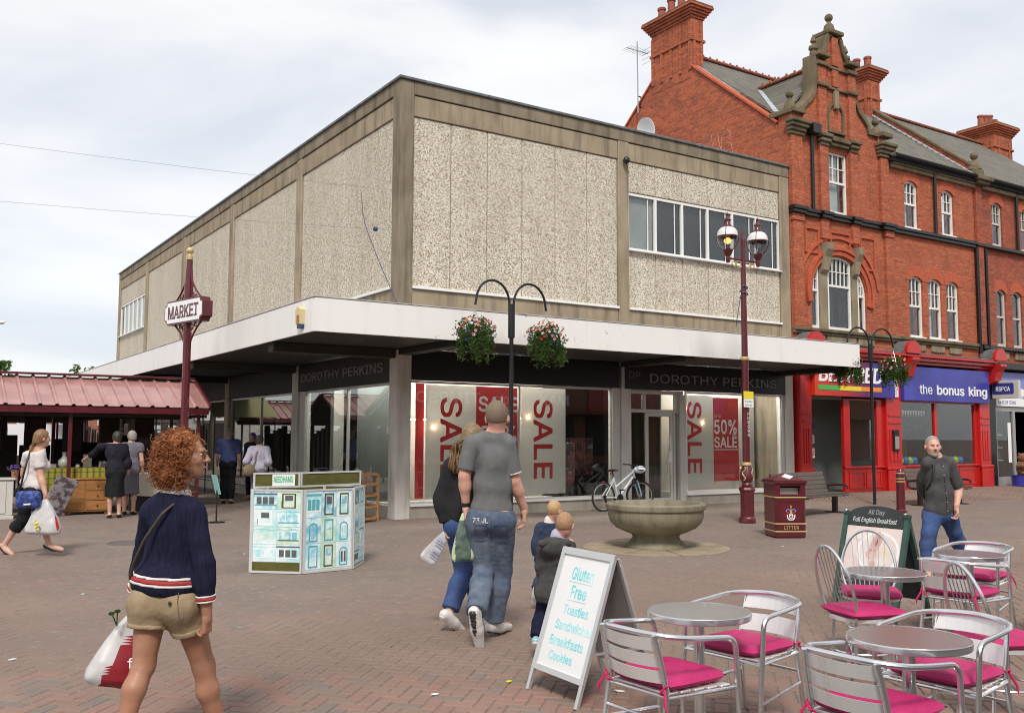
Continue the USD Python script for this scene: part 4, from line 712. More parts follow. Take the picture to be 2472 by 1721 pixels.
for z in (.93, 1.33, 1.73):
    for k in range(8): w = _g.uniform(.04, .1); gds.box(20.65+k*.105, 20.65+k*.105+w, .35, .5, z+.001, z+_g.uniform(.06, .28), .01)
put('goods', gds, 'clothes_mix', cf, kind='stuff')
# the projecting sign faces the square: text on the side towards the camera (west side)
put('lettering', MB().text('RSPCA', .13, .004, west(-.25, 20.291, 3.05), bold=True, width=.44), 'sign_white', bx, smooth=False); put('logo', MB().poly(rect(-.06, .50, 3.0, 3.24).buffer(.05), .006, west(-.25, 20.2995, 0)), 'logo_blue', bx, smooth=False)
# ================================================================ market, on the left of the shop
mat('stall_roof', (.42, .225, .205), .32, col2=(.32, .155, .14), nscale=2.2, coat=.5); mat('maroon', (.105, .012, .018), .33, col2=(.075, .009, .013), nscale=5, coat=.2); mat('gold_paint', (.52, .40, .19), .4, .3)
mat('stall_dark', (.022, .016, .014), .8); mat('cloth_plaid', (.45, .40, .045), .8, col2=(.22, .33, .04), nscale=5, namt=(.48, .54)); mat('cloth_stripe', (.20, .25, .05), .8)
mat('wood_orange', (.37, .17, .05), .5, col2=(.26, .11, .03), nscale=4, stretch=(1, 1, 8)); mat('wood_pine', (.46, .24, .085), .5, col2=(.34, .16, .05), nscale=5, stretch=(9, 9, 1)); mat('white_cabinet', (.55, .53, .49), .5, col2=(.48, .46, .42), nscale=3)
mat('vase_grey', (.32, .33, .30), .4); mat('terracotta', (.28, .13, .07), .8); mat('violet', (.12, .05, .32), .7); mat('leaf_dark', (.035, .07, .02), .7); mat('wicker', (.14, .10, .055), .9, col2=(.07, .05, .03), nscale=40)
mat('tan_awning', (.28, .25, .12), .8); mat('dark_textile', (.018, .014, .014), .95, col2=(.05, .025, .025), nscale=3); mat('print_grey', (.30, .28, .29), .6, col2=(.08, .06, .07), nscale=9, namt=(.45, .55)); mat('teal_card', (.28, .58, .52), .5); mat('cream', (.50, .47, .38), .6)
mat('van_white', (.75, .76, .77), .3, coat=.4); mat('far_wall', (.50, .48, .45), .8, col2=(.42, .40, .38), nscale=1); mat('far_brick', (.30, .12, .08), .85, col2=(.22, .09, .06), nscale=3); mat('red_shutter', (.42, .06, .06), .5)
def stall(name, label, x0, x1, yf, yr, yb, ze, zr, posts, ridge_m='stall_roof', rib=.305):
    t = thing(name, label, 'market stall'); m = MB()
    # corrugated sheets: flat pans with raised ribs running down the slope
    def sheetrow(ya, za, yc, zc):
        n = int((x1-x0)/rib); out = []
        for k in range(n+1): xk = x0+k*rib; out += [(xk, 0), (xk+.20, 0), (xk+.225, .036), (xk+.265, .036), (xk+.29, 0)]
        p = np.array([q for q in out if q[0] <= x1+.01]); d = np.array([0, yc-ya, zc-za]); d /= np.linalg.norm(d); nn = np.cross([1, 0, 0], d); nn = nn if nn[2] > 0 else -nn
        A_ = np.stack([p[:, 0], np.full(len(p), ya), np.full(len(p), za)], 1)+p[:, 1:2]*nn; B_ = np.stack([p[:, 0], np.full(len(p), yc), np.full(len(p), zc)], 1)+p[:, 1:2]*nn
        lowA, lowB = A_-nn*.012, B_-nn*.012; n2 = len(p); V = np.vstack([A_, B_, lowA, lowB]); i = np.arange(n2-1)
        f = np.vstack([np.stack([i, i+1, n2+i+1], 1), np.stack([i, n2+i+1, n2+i], 1), np.stack([2*n2+i+1, 2*n2+i, 3*n2+i], 1), np.stack([2*n2+i+1, 3*n2+i, 3*n2+i+1], 1), np.stack([i+1, i, 2*n2+i], 1), np.stack([i+1, 2*n2+i, 2*n2+i+1], 1)])
        return V, f
    put('roof_sheet', MB().add(*sheetrow(yf, ze, yr, zr)), 'stall_roof', t, smooth=False); put('roof_sheet', MB().add(*sheetrow(yb, ze, yr, zr)), 'stall_roof', t, smooth=False)
    put('ridge_cap', MB().bar((x0-.02, yr, zr+.055), (x1+.02, yr, zr+.055), .34, .035, c=.01), 'maroon', t)
    put('eaves_board', MB().box(x0, x1, yf+.02, yf+.06, ze-.15, ze-.02), 'maroon', t); put('eaves_board', MB().box(x0, x1, yb-.06, yb-.02, ze-.15, ze-.02), 'maroon', t)
    put('barge_board', MB().bar((x1+.02, yf, ze+.0), (x1+.02, yr, zr+.02), .05, .12).bar((x1+.02, yb, ze+.0), (x1+.02, yr, zr+.02), .05, .12), 'maroon', t, smooth=False)
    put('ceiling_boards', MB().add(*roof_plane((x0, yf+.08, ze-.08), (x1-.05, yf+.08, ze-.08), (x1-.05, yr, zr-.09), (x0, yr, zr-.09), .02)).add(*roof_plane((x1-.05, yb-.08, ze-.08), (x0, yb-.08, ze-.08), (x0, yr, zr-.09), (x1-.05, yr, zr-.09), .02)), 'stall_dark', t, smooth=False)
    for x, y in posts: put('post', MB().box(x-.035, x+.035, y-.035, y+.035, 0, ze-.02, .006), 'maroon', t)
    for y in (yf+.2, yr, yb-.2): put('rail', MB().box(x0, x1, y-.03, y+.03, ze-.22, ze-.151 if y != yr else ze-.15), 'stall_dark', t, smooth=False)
    return t
st1 = stall('market_stall', 'market stall with a pink-red corrugated roof at the left edge, goods on its table', -9.6, -2.38, 4.3, 5.7, 7.1, 2.20, 2.84, [(-2.55, 4.5), (-5.1, 4.5), (-7.6, 4.5), (-2.55, 6.9), (-5.1, 6.9), (-7.6, 6.9)])
stall('market_stall', 'second market stall, mostly hidden behind the first, further down the passage', -9.6, -3.2, 11.0, 12.4, 13.8, 2.25, 2.9, [(-3.4, 11.2), (-6, 11.2), (-3.4, 13.6), (-6, 13.6)])
stall('market_stall', 'third market stall far back between the posts, behind the other two', -9.6, -3.0, 18.0, 19.4, 20.8, 2.25, 2.9, [(-3.2, 18.2), (-6, 18.2), (-3.2, 20.6)])
def oy(u, v, y): d = ray(u, v); return EYE+d*((y-EYE[1])/d[1])
# the table under the roof
tb = thing('stall_table', 'trestle table of the near stall, under the roof, holding small goods', 'table', (0, 0, 0)); a = oy(100, 1132, 4.75); b = oy(332, 1132, 4.75)
TX0, TX1, TZ = a[0]-.1, b[0], a[2]
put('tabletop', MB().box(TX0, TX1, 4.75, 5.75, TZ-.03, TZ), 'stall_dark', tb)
for x in (TX0+.1, (TX0+TX1)/2, TX1-.1):
    for y in (4.9, 5.65): put('leg', MB().box(x-.025, x+.025, y-.025, y+.025, 0, TZ-.03), 'stall_dark', tb, smooth=False)
cl = MB(); nx, nz = 60, 9; V = []
for i in range(nx+1):
    x = TX0-.03+(TX1-TX0+.06)*i/nx
    for j in range(nz+1):
        t = j/nz; z = TZ+.006-(.44+.05*math.sin(x*2.2))*t; V.append((x, 4.74-.02-.035*t*math.sin(x*9+1.5*math.sin(x*2)), z))
F_ = [];
for i in range(nx):
    for j in range(nz): q = i*(nz+1)+j; F_ += [[q, q+nz+1, q+nz+2], [q, q+nz+2, q+1]]
cl.add(V, F_).box(TX0-.03, TX1+.03, 4.72, 5.77, TZ+.001, TZ+.008)
usd_plaid = raw('plaid', {'g': ('geometry', {}), 'w1': ('wave_texture', {'bands_direction': 'x', 'scale': 2.6, 'profile': 'sine'}), 'w2': ('wave_texture', {'bands_direction': 'z', 'scale': 2.6}), 'a': ('rgb_ramp', {'ramp': [(0, (.07, .10, .02)), (.22, (.22, .25, .03)), (.6, (.36, .23, .03)), (1, (.28, .30, .04))]}), 'b': ('rgb_ramp', {'ramp': [(0, (.35, .55, .3)), (.25, (1, 1, 1)), (1, (1, .85, .7))]}), 'm': ('mix', {'mix_type': 'multiply', 'fac': 1.0}), 'p': ('principled_bsdf', {'roughness': .8})},
    [('g.position', 'w1.vector'), ('g.position', 'w2.vector'), ('w1.fac', 'a.fac'), ('w2.fac', 'b.fac'), ('a.color', 'm.color1'), ('b.color', 'm.color2'), ('m.color', 'p.base_color')], 'p.BSDF')
put('table_cloth', cl, 'plaid', '/World', 'yellow and green checked cloth hanging over the front of the stall table', 'tablecloth', smooth=50)
def on_table(u, v, y): q = oy(u, v, y); return q
q = oy(154, 1133, 5.0); put('vase', MB().lathe([(.05, 0), (.09, .03), (.115, .09), (.11, .15), (.06, .21), (.038, .24), (.036, .29), (.055, .325), (.05, .325), (.03, .28)], 20, frame((q[0], 5.0, TZ+.008), (1, 0, 0), (0, 1, 0), (0, 0, 1))), 'vase_grey', '/World', 'round grey-white vase with a narrow neck on the stall table', 'vase')
q = oy(211, 1112, 5.3); ck = thing('framed_clock', 'pale square clock on the stall table behind the pointing hand', 'clock', (q[0], 5.3, TZ+.008)); put('case', MB().box(-.085, .085, -.02, .02, 0, .27, .005), 'cream', ck); put('hands', MB().bar((0, -.022, .14), (0, -.022, .21), .006, .004, up=(1, 0, 0)).bar((0, -.022, .14), (.045, -.022, .11), .006, .004, up=(1, 0, 0)), 'stall_dark', ck, smooth=False)
_gr = np.random.default_rng(12)
for k in range(9):
    x = TX0+.35+k*(TX1-TX0-.5)/9; m = ('vase_grey', 'print_grey', 'wood_orange', 'cream', 'stall_dark')[k % 5]; h = _gr.uniform(.05, .16)
    if k % 2: sh = MB().lathe([(.04, 0), (.05, h*.4), (.03, h*.8), (.035, h)], 14)
    else: sh = MB().box(-.07, .07, -.05, .05, 0, h, .01)
    v = sh.mesh(); v.vertices = v.vertices+[x, 5.15+.25*(k % 3), TZ+.008]
    put('trinket', v, m, '/World', ('%s %s on the stall table, %s along it from the left' % (('small grey', 'mottled', 'brown wooden', 'cream', 'black')[k % 5], ('box', 'pot')[k % 2], ('first', 'second', 'third', 'fourth', 'fifth', 'sixth', 'seventh', 'eighth', 'last')[k])), ('box', 'pot')[k % 2], 'small goods on the stall table')
bdp = thing('back_drape', 'dark blankets and clothes hung along the back of the near stall', 'drapes', (0, 0, 0))
for k in range(9): x = -8.4+k*.66; z0, z1 = .25+.12*(k % 3), (1.38, 1.52, 1.44, 1.60)[k % 4]; put('blanket', MB().box(x, x+.62, 6.95, 7.0, z0, z1, .01), ('dark_textile', 'stall_dark', 'dark_textile', 'print_grey' if k == 5 else 'stall_dark')[k % 4], bdp)
for k in range(7): x = -7.8+k*.75; put('hanging_coat', MB().obox((.42, .10, .75), frame((x, 6.2, 1.62), (1, 0, 0), (0, 1, 0), (0, 0, 1)), .05), ('dark_textile', 'stall_dark', 'red_shutter' if k == 4 else 'dark_textile')[k % 3], bdp)
# chest of drawers
a = gp(152, 1232); b = gp(222, 1236); dw = thing('drawer_chest', 'orange pine chest with three drawers standing under the stall table', 'drawers', (-4.74, 4.35, 0), math.radians(-4))
put('carcass', MB().box(-.40, .40, .0, .42, .06, .70, .01).box(-.42, .42, -.02, .44, .70, .73, .008), 'wood_orange', dw)
for x in (-.35, .35):
    for y in (.06, .36): put('foot', MB().sph((x, y, .03), (.035, .035, .03)), 'wood_orange', dw)
put('side_panel', MB().box(-.38, -.06, -.012, -.001, .10, .67, .004), 'wood_orange', dw)
for k in range(3): d_ = put('drawer', MB().box(-.03, .38, -.016, -.001, .095+k*.195, .275+k*.195, .006), 'wood_orange', dw); put('knob', MB().sph((.175, -.03, .185+k*.195), .016), 'stall_dark', d_)
pb = thing('picture_board', 'large grey patterned picture leaning at an angle left of the pine drawers', 'picture', (-5.32, 3.95, 0), math.radians(8)); put('sheet', MB().obox((.42, .03, .86), frame((.02, .16, .37), (.94, 0, -.34), (.1, .95, .28), (.32, -.3, .9)), .004), 'print_grey', pb)
wc = thing('white_cabinet', 'white painted cabinet at the left edge, standing in front of the stall', 'cabinet', (-6.55, 3.98, 0), math.radians(-6)); put('carcass', MB().box(-.55, .42, 0, .5, .07, .74, .01).box(-.58, .45, -.03, .53, .742, .775, .008).box(-.57, .44, -.02, .52, 0, .068, .006), 'white_cabinet', wc); put('door', MB().box(-.50, .30, -.014, -.001, .11, .70, .006), 'white_cabinet', wc)
fp = thing('potted_flowers', 'terracotta pot of violet flowers on the white cabinet', 'potted plant', (-6.10, 4.10, .776)); put('pot', MB().lathe([(.055, 0), (.075, .13), (.082, .13), (.082, .15), (.07, .15), (.065, .12)], 16), 'terracotta', fp)
fm, lm = MB(), MB()
for k in range(46): r = _gr.uniform(0, .14); t = _gr.uniform(0, 6.28); (fm if k % 3 else lm).sph((r*math.cos(t), r*math.sin(t), .17+_gr.uniform(0, .09)-r*.3), (.022, .022, .012), 1)
put('blooms', fm, 'violet', fp, kind='stuff'); put('leaves', lm, 'leaf_dark', fp, kind='stuff')
wd = thing('tall_wardrobe', 'tall black cabinet with doors at the left side under the stall roof', 'wardrobe', (-7.0, 5.0, 0)); put('carcass', MB().box(-.05, .70, 0, .5, 0, 1.78, .01), 'stall_dark', wd); put('door', MB().box(.0, .31, -.02, -.001, .1, 1.7, .006), 'dark_textile', wd); put('door', MB().box(.33, .65, -.02, -.001, .1, 1.7, .006), 'dark_textile', wd)
put('wicker_basket', MB().lathe([(.18, 0), (.30, .12), (.36, .17), (.34, .18), (.28, .12), (.16, .02)], 20, frame((-6.62, 5.2, 1.78), (1, 0, 0), (0, 1, 0), (0, 0, 1))), 'wicker', '/World', 'shallow wicker basket on top of the tall black cabinet', 'basket')
dt = thing('dark_dresser', 'dark carved dresser at the right end of the near stall, behind the shoppers', 'dresser', (-3.25, 5.0, 0)); put('carcass', MB().box(-.35, .35, 0, .45, 0, .74, .01).box(-.33, .33, .2, .45, .742, 1.52, .01), 'dark_textile', dt); put('cornice', MB().box(-.36, .36, .17, .47, 1.522, 1.56, .01), 'stall_dark', dt)
for k in range(2): put('shelf', MB().box(-.30, .30, .10, .199, .98+.26*k, 1.0+.26*k), 'stall_dark', dt, smooth=False)
tc = MB(); tc.add([(-.8, 0, .0), (.2, 0, 0), (-.8, -.02, -.45), (-.8, .02, .012), (.2, .02, .012), (.2, .5, .012), (-.8, .5, .012), (.25, -.03, -.55)], [[0, 2, 7], [0, 7, 1], [0, 1, 4], [0, 4, 3], [3, 4, 5], [3, 5, 6], [1, 7, 5]])
put('folded_cloth', trimesh.Trimesh(tc.mesh().vertices+[-3.0, 4.42, .80], tc.mesh().faces, process=False), 'cream', '/World', 'pale folded cloth over a crate at the right end of the near stall', 'cloth', smooth=False)
put('stall_crate', MB().box(-3.75, -2.85, 4.46, 4.9, 0, .79, .01), 'stall_dark', '/World', 'dark crate under the pale folded cloth at the right end of the stall', 'crate')
cd = thing('sign_card', 'pale turquoise card on a stand right of the red-haired woman', 'card', (-3.05, 1.2, 0)); put('stand', MB().tube([(0, 0, 0), (0, 0, .60)], .015).lathe([(.16, 0), (.16, .02), (0, .03)], 16), 'black_iron', cd); put('card', MB().obox((.01, .34, .36), frame((-.02, 0, .70), (.97, 0, .24), (0, 1, 0), (-.24, 0, .97)), .002), 'teal_card', cd, smooth=False)
for k, (x, y) in enumerate(((-2.2, 9.2), (-3.6, 9.6), (-1.4, 10.6))):
    r_ = thing('clothes_rail', ('dark clothes hanging on a rail in the passage, left of the blue-shirted man', 'rail of dark clothes behind the first stall', 'rail of dark coats deep under the canopy')[k], 'clothes rail', (x, y, 0)); put('rail', MB().tube([(-.7, 0, 0), (-.7, 0, 1.75), (.7, 0, 1.75), (.7, 0, 0)], .018), 'black_iron', r_); gm = MB()
    for j in range(10): gm.obox((.05, .42, .95+.15*((j*3) % 4)), frame((-.6+j*.13, 0, 1.2), (1, 0, 0), (0, 1, 0), (0, 0, 1)), .02)
    put('garments', gm, 'dark_textile', r_, kind='stuff')
aw = thing('tan_awning', 'olive-tan sloping awning under the far part of the canopy', 'awning', (-1.9, 16.0, 0)); put('canvas', MB().add(*roof_plane((-1.1, 0, 2.25), (1.1, 0, 2.25), (1.1, 1.4, 3.0), (-1.1, 1.4, 3.0), .03)), 'tan_awning', aw, smooth=False); put('post', MB().tube([(-1.05, .05, 0), (-1.05, .05, 2.24)], .025).tube([(1.05, .05, 0), (1.05, .05, 2.24)], .025), 'black_iron', aw)
# ---------------------------------------------------------------- what closes the market behind the stalls
def van(label, loc, rz):
    t = thing('parked_van', label, 'van', loc, rz)
    pr = SG.Polygon([(-2.4, .35), (2.35, .35), (2.4, .9), (2.15, 1.05), (1.55, 1.15), (1.0, 1.95), (.8, 2.05), (-2.3, 2.05), (-2.42, 1.8)]).buffer(.05)
    put('body', MB().poly(pr, 1.8, frame((0, .9, 0), (1, 0, 0), (0, 0, 1), (0, -1, 0))), 'van_white', t, smooth=30)
    put('side_window', MB().poly(SG.Polygon([(.55, 1.2), (1.4, 1.2), (.98, 1.85), (.55, 1.85)]), 1.83, frame((0, .915, 0), (1, 0, 0), (0, 0, 1), (0, -1, 0))), 'stall_dark', t, smooth=False)
    for x in (-1.5, 1.55): put('wheel', MB().lathe([(.0, -.92), (.22, -.92), (.33, -.9), (.35, -.82), (.35, .82), (.33, .9), (.22, .92), (0, .92)], 20, frame((x, 0, .35), (1, 0, 0), (0, 0, 1), (0, -1, 0))), 'stall_dark', t)
    return t
van('white van parked beyond the stalls, seen under the roof at the left', (-7.6, 27, 0), .1); van('white van parked at the back of the market, right of the other van', (-1.6, 33, 0), -.1)
fb = thing('far_shops', 'row of low pale shops closing the market behind the stalls', 'building', (0, 0, 0)); put('wall', MB().box(-34, -3.5, 44, 50, 0, 3.4), 'far_wall', fb, smooth=False); put('roof', MB().box(-34.2, -3.3, 43.7, 50, 3.4, 3.6), 'coping_metal', fb, smooth=False)
for k in range(9): w_ = put('shop_window', MB().box(-33+k*3.3, -30.8+k*3.3, 43.9, 43.99, .5, 2.4), 'stall_dark' if k % 3 else 'white_cabinet', fb, smooth=False); put('sign', MB().box(-33+k*3.3, -30.6+k*3.3, 43.85, 43.99, 2.55, 3.05), ('red_shutter', 'sign_white', 'far_brick')[k % 3], fb, smooth=False)
fh = thing('far_brick_house', 'brick house with white sash windows far beyond the passage', 'brick house'); put('wall', MB().box(-3.0, 12, 46, 52, 0, 3.9), 'far_brick', fh, smooth=False); put('roof', MB().box(-3.1, 12.1, 45.9, 52.1, 3.9, 4.0), 'coping_metal', fh, smooth=False)
for x in (-2.0, .2, 2.4, 4.6): w_ = put('window', MB().box(x, x+1.0, 45.9, 45.99, 2.2, 3.7), 'frame_white', fh, smooth=False); put('pane', MB().box(x+.1, x+.9, 45.88, 45.899, 2.3, 2.9).box(x+.1, x+.9, 45.88, 45.899, 3.0, 3.6), 'stall_dark', w_, smooth=False)
op = thing('opposite_shops', 'brick shops across the square, mirrored in the shop windows with a reversed TIMPSON sign', 'shops'); put('wall', MB().box(-40, 56, -36, -30, 3.0, 7.6).box(-40, 56, -36, -30.6, 0, 3.0), 'far_brick', op, smooth=False); put('roof', MB().add(*roof_plane((-40.3, -29.6, 7.6), (56.3, -29.6, 7.6), (56.3, -33.5, 9.2), (-40.3, -33.5, 9.2))), 'slate_roof', op, smooth=False)
for k in range(15):
    x = -38+6*k; put('shop_sign', MB().box(x, x+5.6, -30.0, -29.9, 3.2, 4.5), ('far_brick', 'red_shutter', 'blue_sign', 'far_brick', 'red_shutter')[k % 5], op, smooth=False); put('shop_window', MB().box(x+.3, x+5.3, -30.59, -30.5, .5, 2.8), 'interior_dark', op, smooth=False)
    for j in range(3): put('window', MB().box(x+.5+1.9*j, x+1.5+1.9*j, -29.99, -29.93, 5.0, 6.8), 'frame_white', op, smooth=False)
north = lambda x, y, z: frame((x, y, z), (-1, 0, 0), (0, 0, 1), (0, 1, 0))
for tx, x, w_, m_ in (('TIMPSON', 20.1, 4.9, 'sign_white'), ('Photo', 22.8, 1.7, 'sign_white'), ('MAX', 26.4, 2.2, 'sign_white')): put('lettering', MB().text(tx, .6, .03, north(x, -29.88, 3.5), bold=True, width=w_), m_, op, smooth=False)
# trees whose tops show over the roofs at the far left
raw('leaf_green', {'g': ('geometry', {}), 'r': ('rgb_ramp', {'ramp': [(0, (.035, .075, .015)), (.6, (.075, .13, .025)), (1, (.13, .18, .045))]}), 'p': ('principled_bsdf', {'roughness': .6, 'specular_ior_level': .3}), 't': ('translucent_bsdf', {'color': (.16, .24, .04)}), 'm': ('mix_closure', {'fac': .3})},
    [('g.random_per_island', 'r.fac'), ('r.color', 'p.base_color'), ('p.BSDF', 'm.closure1'), ('t.BSDF', 'm.closure2')], 'm.closure')
mat('bark', (.10, .075, .05), .9, col2=(.06, .045, .03), nscale=12)
def leaves(centers, spread, n, size, rng):
    c = centers[rng.integers(0, len(centers), n)]+rng.normal(0, 1, (n, 3))*spread; u = rng.normal(0, 1, (n, 3)); u /= np.linalg.norm(u, axis=1, keepdims=True); w = np.cross(u, rng.normal(0, 1, (n, 3))); w /= np.linalg.norm(w, axis=1, keepdims=True); s = size*rng.uniform(.6, 1.3, (n, 1))
    V = np.stack([c-u*s, c+w*s*.5, c+u*s, c-w*s*.5], 1).reshape(-1, 3); i = np.arange(n)[:, None]*4; return V, np.vstack([i+[0, 1, 2], i+[0, 2, 3]])
def tree(label, loc, h, r, seed, n=2600):
    rng = np.random.default_rng(seed); t = thing('garden_tree', label, 'tree', loc); m = MB().tube([(0, 0, 0), (.05, 0, h*.4), (0, .1, h*.62), (.1, 0, h*.93)], [.16, .12, .08, .02], 8); tips = []
    for k in range(16):
        a = rng.uniform(0, 6.28); z0 = h*rng.uniform(.35, .75); z1 = z0+h*rng.uniform(.12, .28); L = r*rng.uniform(.5, 1.0)*(1.1-z0/h*.5); e = np.array([L*math.cos(a), L*math.sin(a), min(z1, h)]); m.tube([(0, 0, z0), e*[.5, .5, 0]+[0, 0, (z0+z1)/2+.1], e], [.05, .035, .012], 5); tips += [e, e*[.7, .7, 1]+[0, 0, .1]]
    tips.append(np.array([.1, 0, h])); put('trunk', m, 'bark', t); put('crown', MB().add(*leaves(np.array(tips), r*.16, n, .11, rng)), 'leaf_green', t, smooth=False); return t
q = at_depth(28, 888, 40); tree('small leafy tree top showing over the stall roof at the far left edge', (q[0]-.2, q[1], 0), q[2]+.15, .55, 4, 420); q = at_depth(206, 897, 46); tree('tree top just showing between the stall roof and the canopy end', (q[0], q[1], 0), q[2]+.02, .7, 5, 500)
q = at_depth(-3, 782, 30); sl_ = thing('street_light', 'pale street light head cut by the left edge of the picture', 'street light', (q[0]-.55, q[1], 0)); put('column', MB().tube([(0, 0, 0), (0, 0, q[2]-.3), (.1, 0, q[2])], [.07, .05, .04]), 'frame_alu', sl_); put('head', MB().obox((.75, .2, .11), frame((.35, 0, q[2]+.03), (1, 0, .08), (0, 1, 0), (-.08, 0, 1)), .04), 'van_white', sl_)
mat('wire_grey', (.16, .16, .165), .6)
# overhead wires fixed to the corner pillar, with their blue insulators
wz = [((-16.0, -2.4, 6.05), (0, .07, 6.43)), ((-16.0, -2.0, 5.28), (0, .20, 5.66))]
for k, (u0, v0, u1, v1) in enumerate(((0, 347, 948, 459), (0, 486, 950, 558))):
    e = np.array([-.001, .10 if k == 0 else .2, 0]); e[2] = 6.43 if k == 0 else 5.66
    s0 = at_depth(-60, v0-8 if k == 0 else v0-5, 19.5); pts = [s0+(e-s0)*t+np.array([0, 0, -.10*4*t*(1-t)*.3]) for t in np.linspace(0, 1, 24)]
    w = thing('overhead_wire', ('upper thin wire from the left edge to the corner pillar', 'lower thin wire with a blue insulator, fixed to the corner pillar')[k], 'wire'); put('wire', MB().tube(pts, .0032, 5), 'wire_grey', w)
    if k: put('insulator', MB().sph(np.array(pts[22])*1.0, .05), 'blue_dark', w)
put('cable', MB().tube([(-.75, .15, 6.35), (-.70, .16, 5.9), (-.62, .17, 5.62), (-.38, .10, 5.0), (-.12, .02, 4.4), (.10, -.05, 3.86)], .006, 6), 'blue_dark', '/World', 'loose blue cable hanging from the wires down to the canopy by the corner pillar', 'cable')

# ================================================================ street furniture
def at(m, loc, rz=0): return frame(loc, (math.cos(rz), math.sin(rz), 0), (-math.sin(rz), math.cos(rz), 0), (0, 0, 1))
# --- MARKET sign post
ms = thing('market_sign_post', 'maroon post with a gold ball carrying a white MARKET sign box', 'sign post', (-3.46, 2.06, 0), math.radians(-77))
put('post', MB().tube([(0, 0, 0), (0, 0, 4.0)], .078, 8).lathe([(.13, 0), (.13, .5), (.085, .58)], 8), 'maroon', ms); put('spire', MB().lathe([(.085, 4.15), (.085, 4.4), (.075, 4.6), (.06, 4.85), (.058, 5.0)], 12), 'maroon', ms)
put('finial', MB().lathe([(.065, 4.99), (.065, 5.06), (.05, 5.07), (.045, 5.10)]+[(.075*math.sin(t), 5.165-.075*math.cos(t)) for t in np.linspace(.5, math.pi, 9)], 14), 'gold_paint', ms)
c8 = [(a*1.36, b*1.05) for a, b in ((-.47, -.21), (.47, -.21), (.49, -.15), (.55, -.13), (.55, .13), (.49, .15), (.47, .21), (-.47, .21), (-.49, .15), (-.55, .13), (-.55, -.13), (-.49, -.15))]
sg_ = SG.Polygon(c8); put('sign_box', MB().poly(sg_.buffer(.012), .20, frame((0, .10, 3.98), (1, 0, 0), (0, 0, 1), (0, -1, 0))), 'maroon', ms, smooth=False)
for sgn_ in (1, -1):
    F0 = frame((0, -.1005 if sgn_ > 0 else .1005, 3.98), (sgn_, 0, 0), (0, 0, 1), (0, -sgn_, 0)); pl = put('sign_face', MB().poly(sg_.buffer(-.02), .006, F0), 'sign_white', ms, smooth=False); tm_ = MB().text('MARKET', .23, .006, off(F0, .006)@frame((-.60, -.115, 0), (1, 0, 0), (0, 1, 0), (0, 0, 1)), bold=True, width=1.20)
    for k, xx in enumerate((-.57, -.41, -.34, -.20, -.14, -.035, .065, .165, .225, .26, .46, .52)): tm_.poly(rect(xx-.03, xx+.03, -.122, -.096), .006, off(F0, .006))
    put('lettering', tm_, 'maroon', pl, smooth=False)
for sgn_ in (1, -1):
    for (zz, up) in ((4.20, 1), (3.76, -1)):
        t = np.linspace(0, 1, 12); m_ = MB(); cx = .07+.46*(1-t)**2.2; cz = .62*t
        m_.tube(np.stack([sgn_*cx, 0*t, zz+up*cz], 1), .020, 6).tube(np.stack([sgn_*(.08+.24*(1-t)**2), 0*t, zz+up*.34*t], 1), .012, 5)
        for (x_, z_, r_) in ((.17, .09, .05), (.30, .055, .035), (.12, .22, .035)): m_.tube([(sgn_*(x_+r_*math.cos(a_)), 0, zz+up*(z_+r_*math.sin(a_))) for a_ in np.linspace(0, 6.28, 11)[:-1]], .011, 5, closed=True)
        put('scroll_bracket', m_, 'maroon', ms)
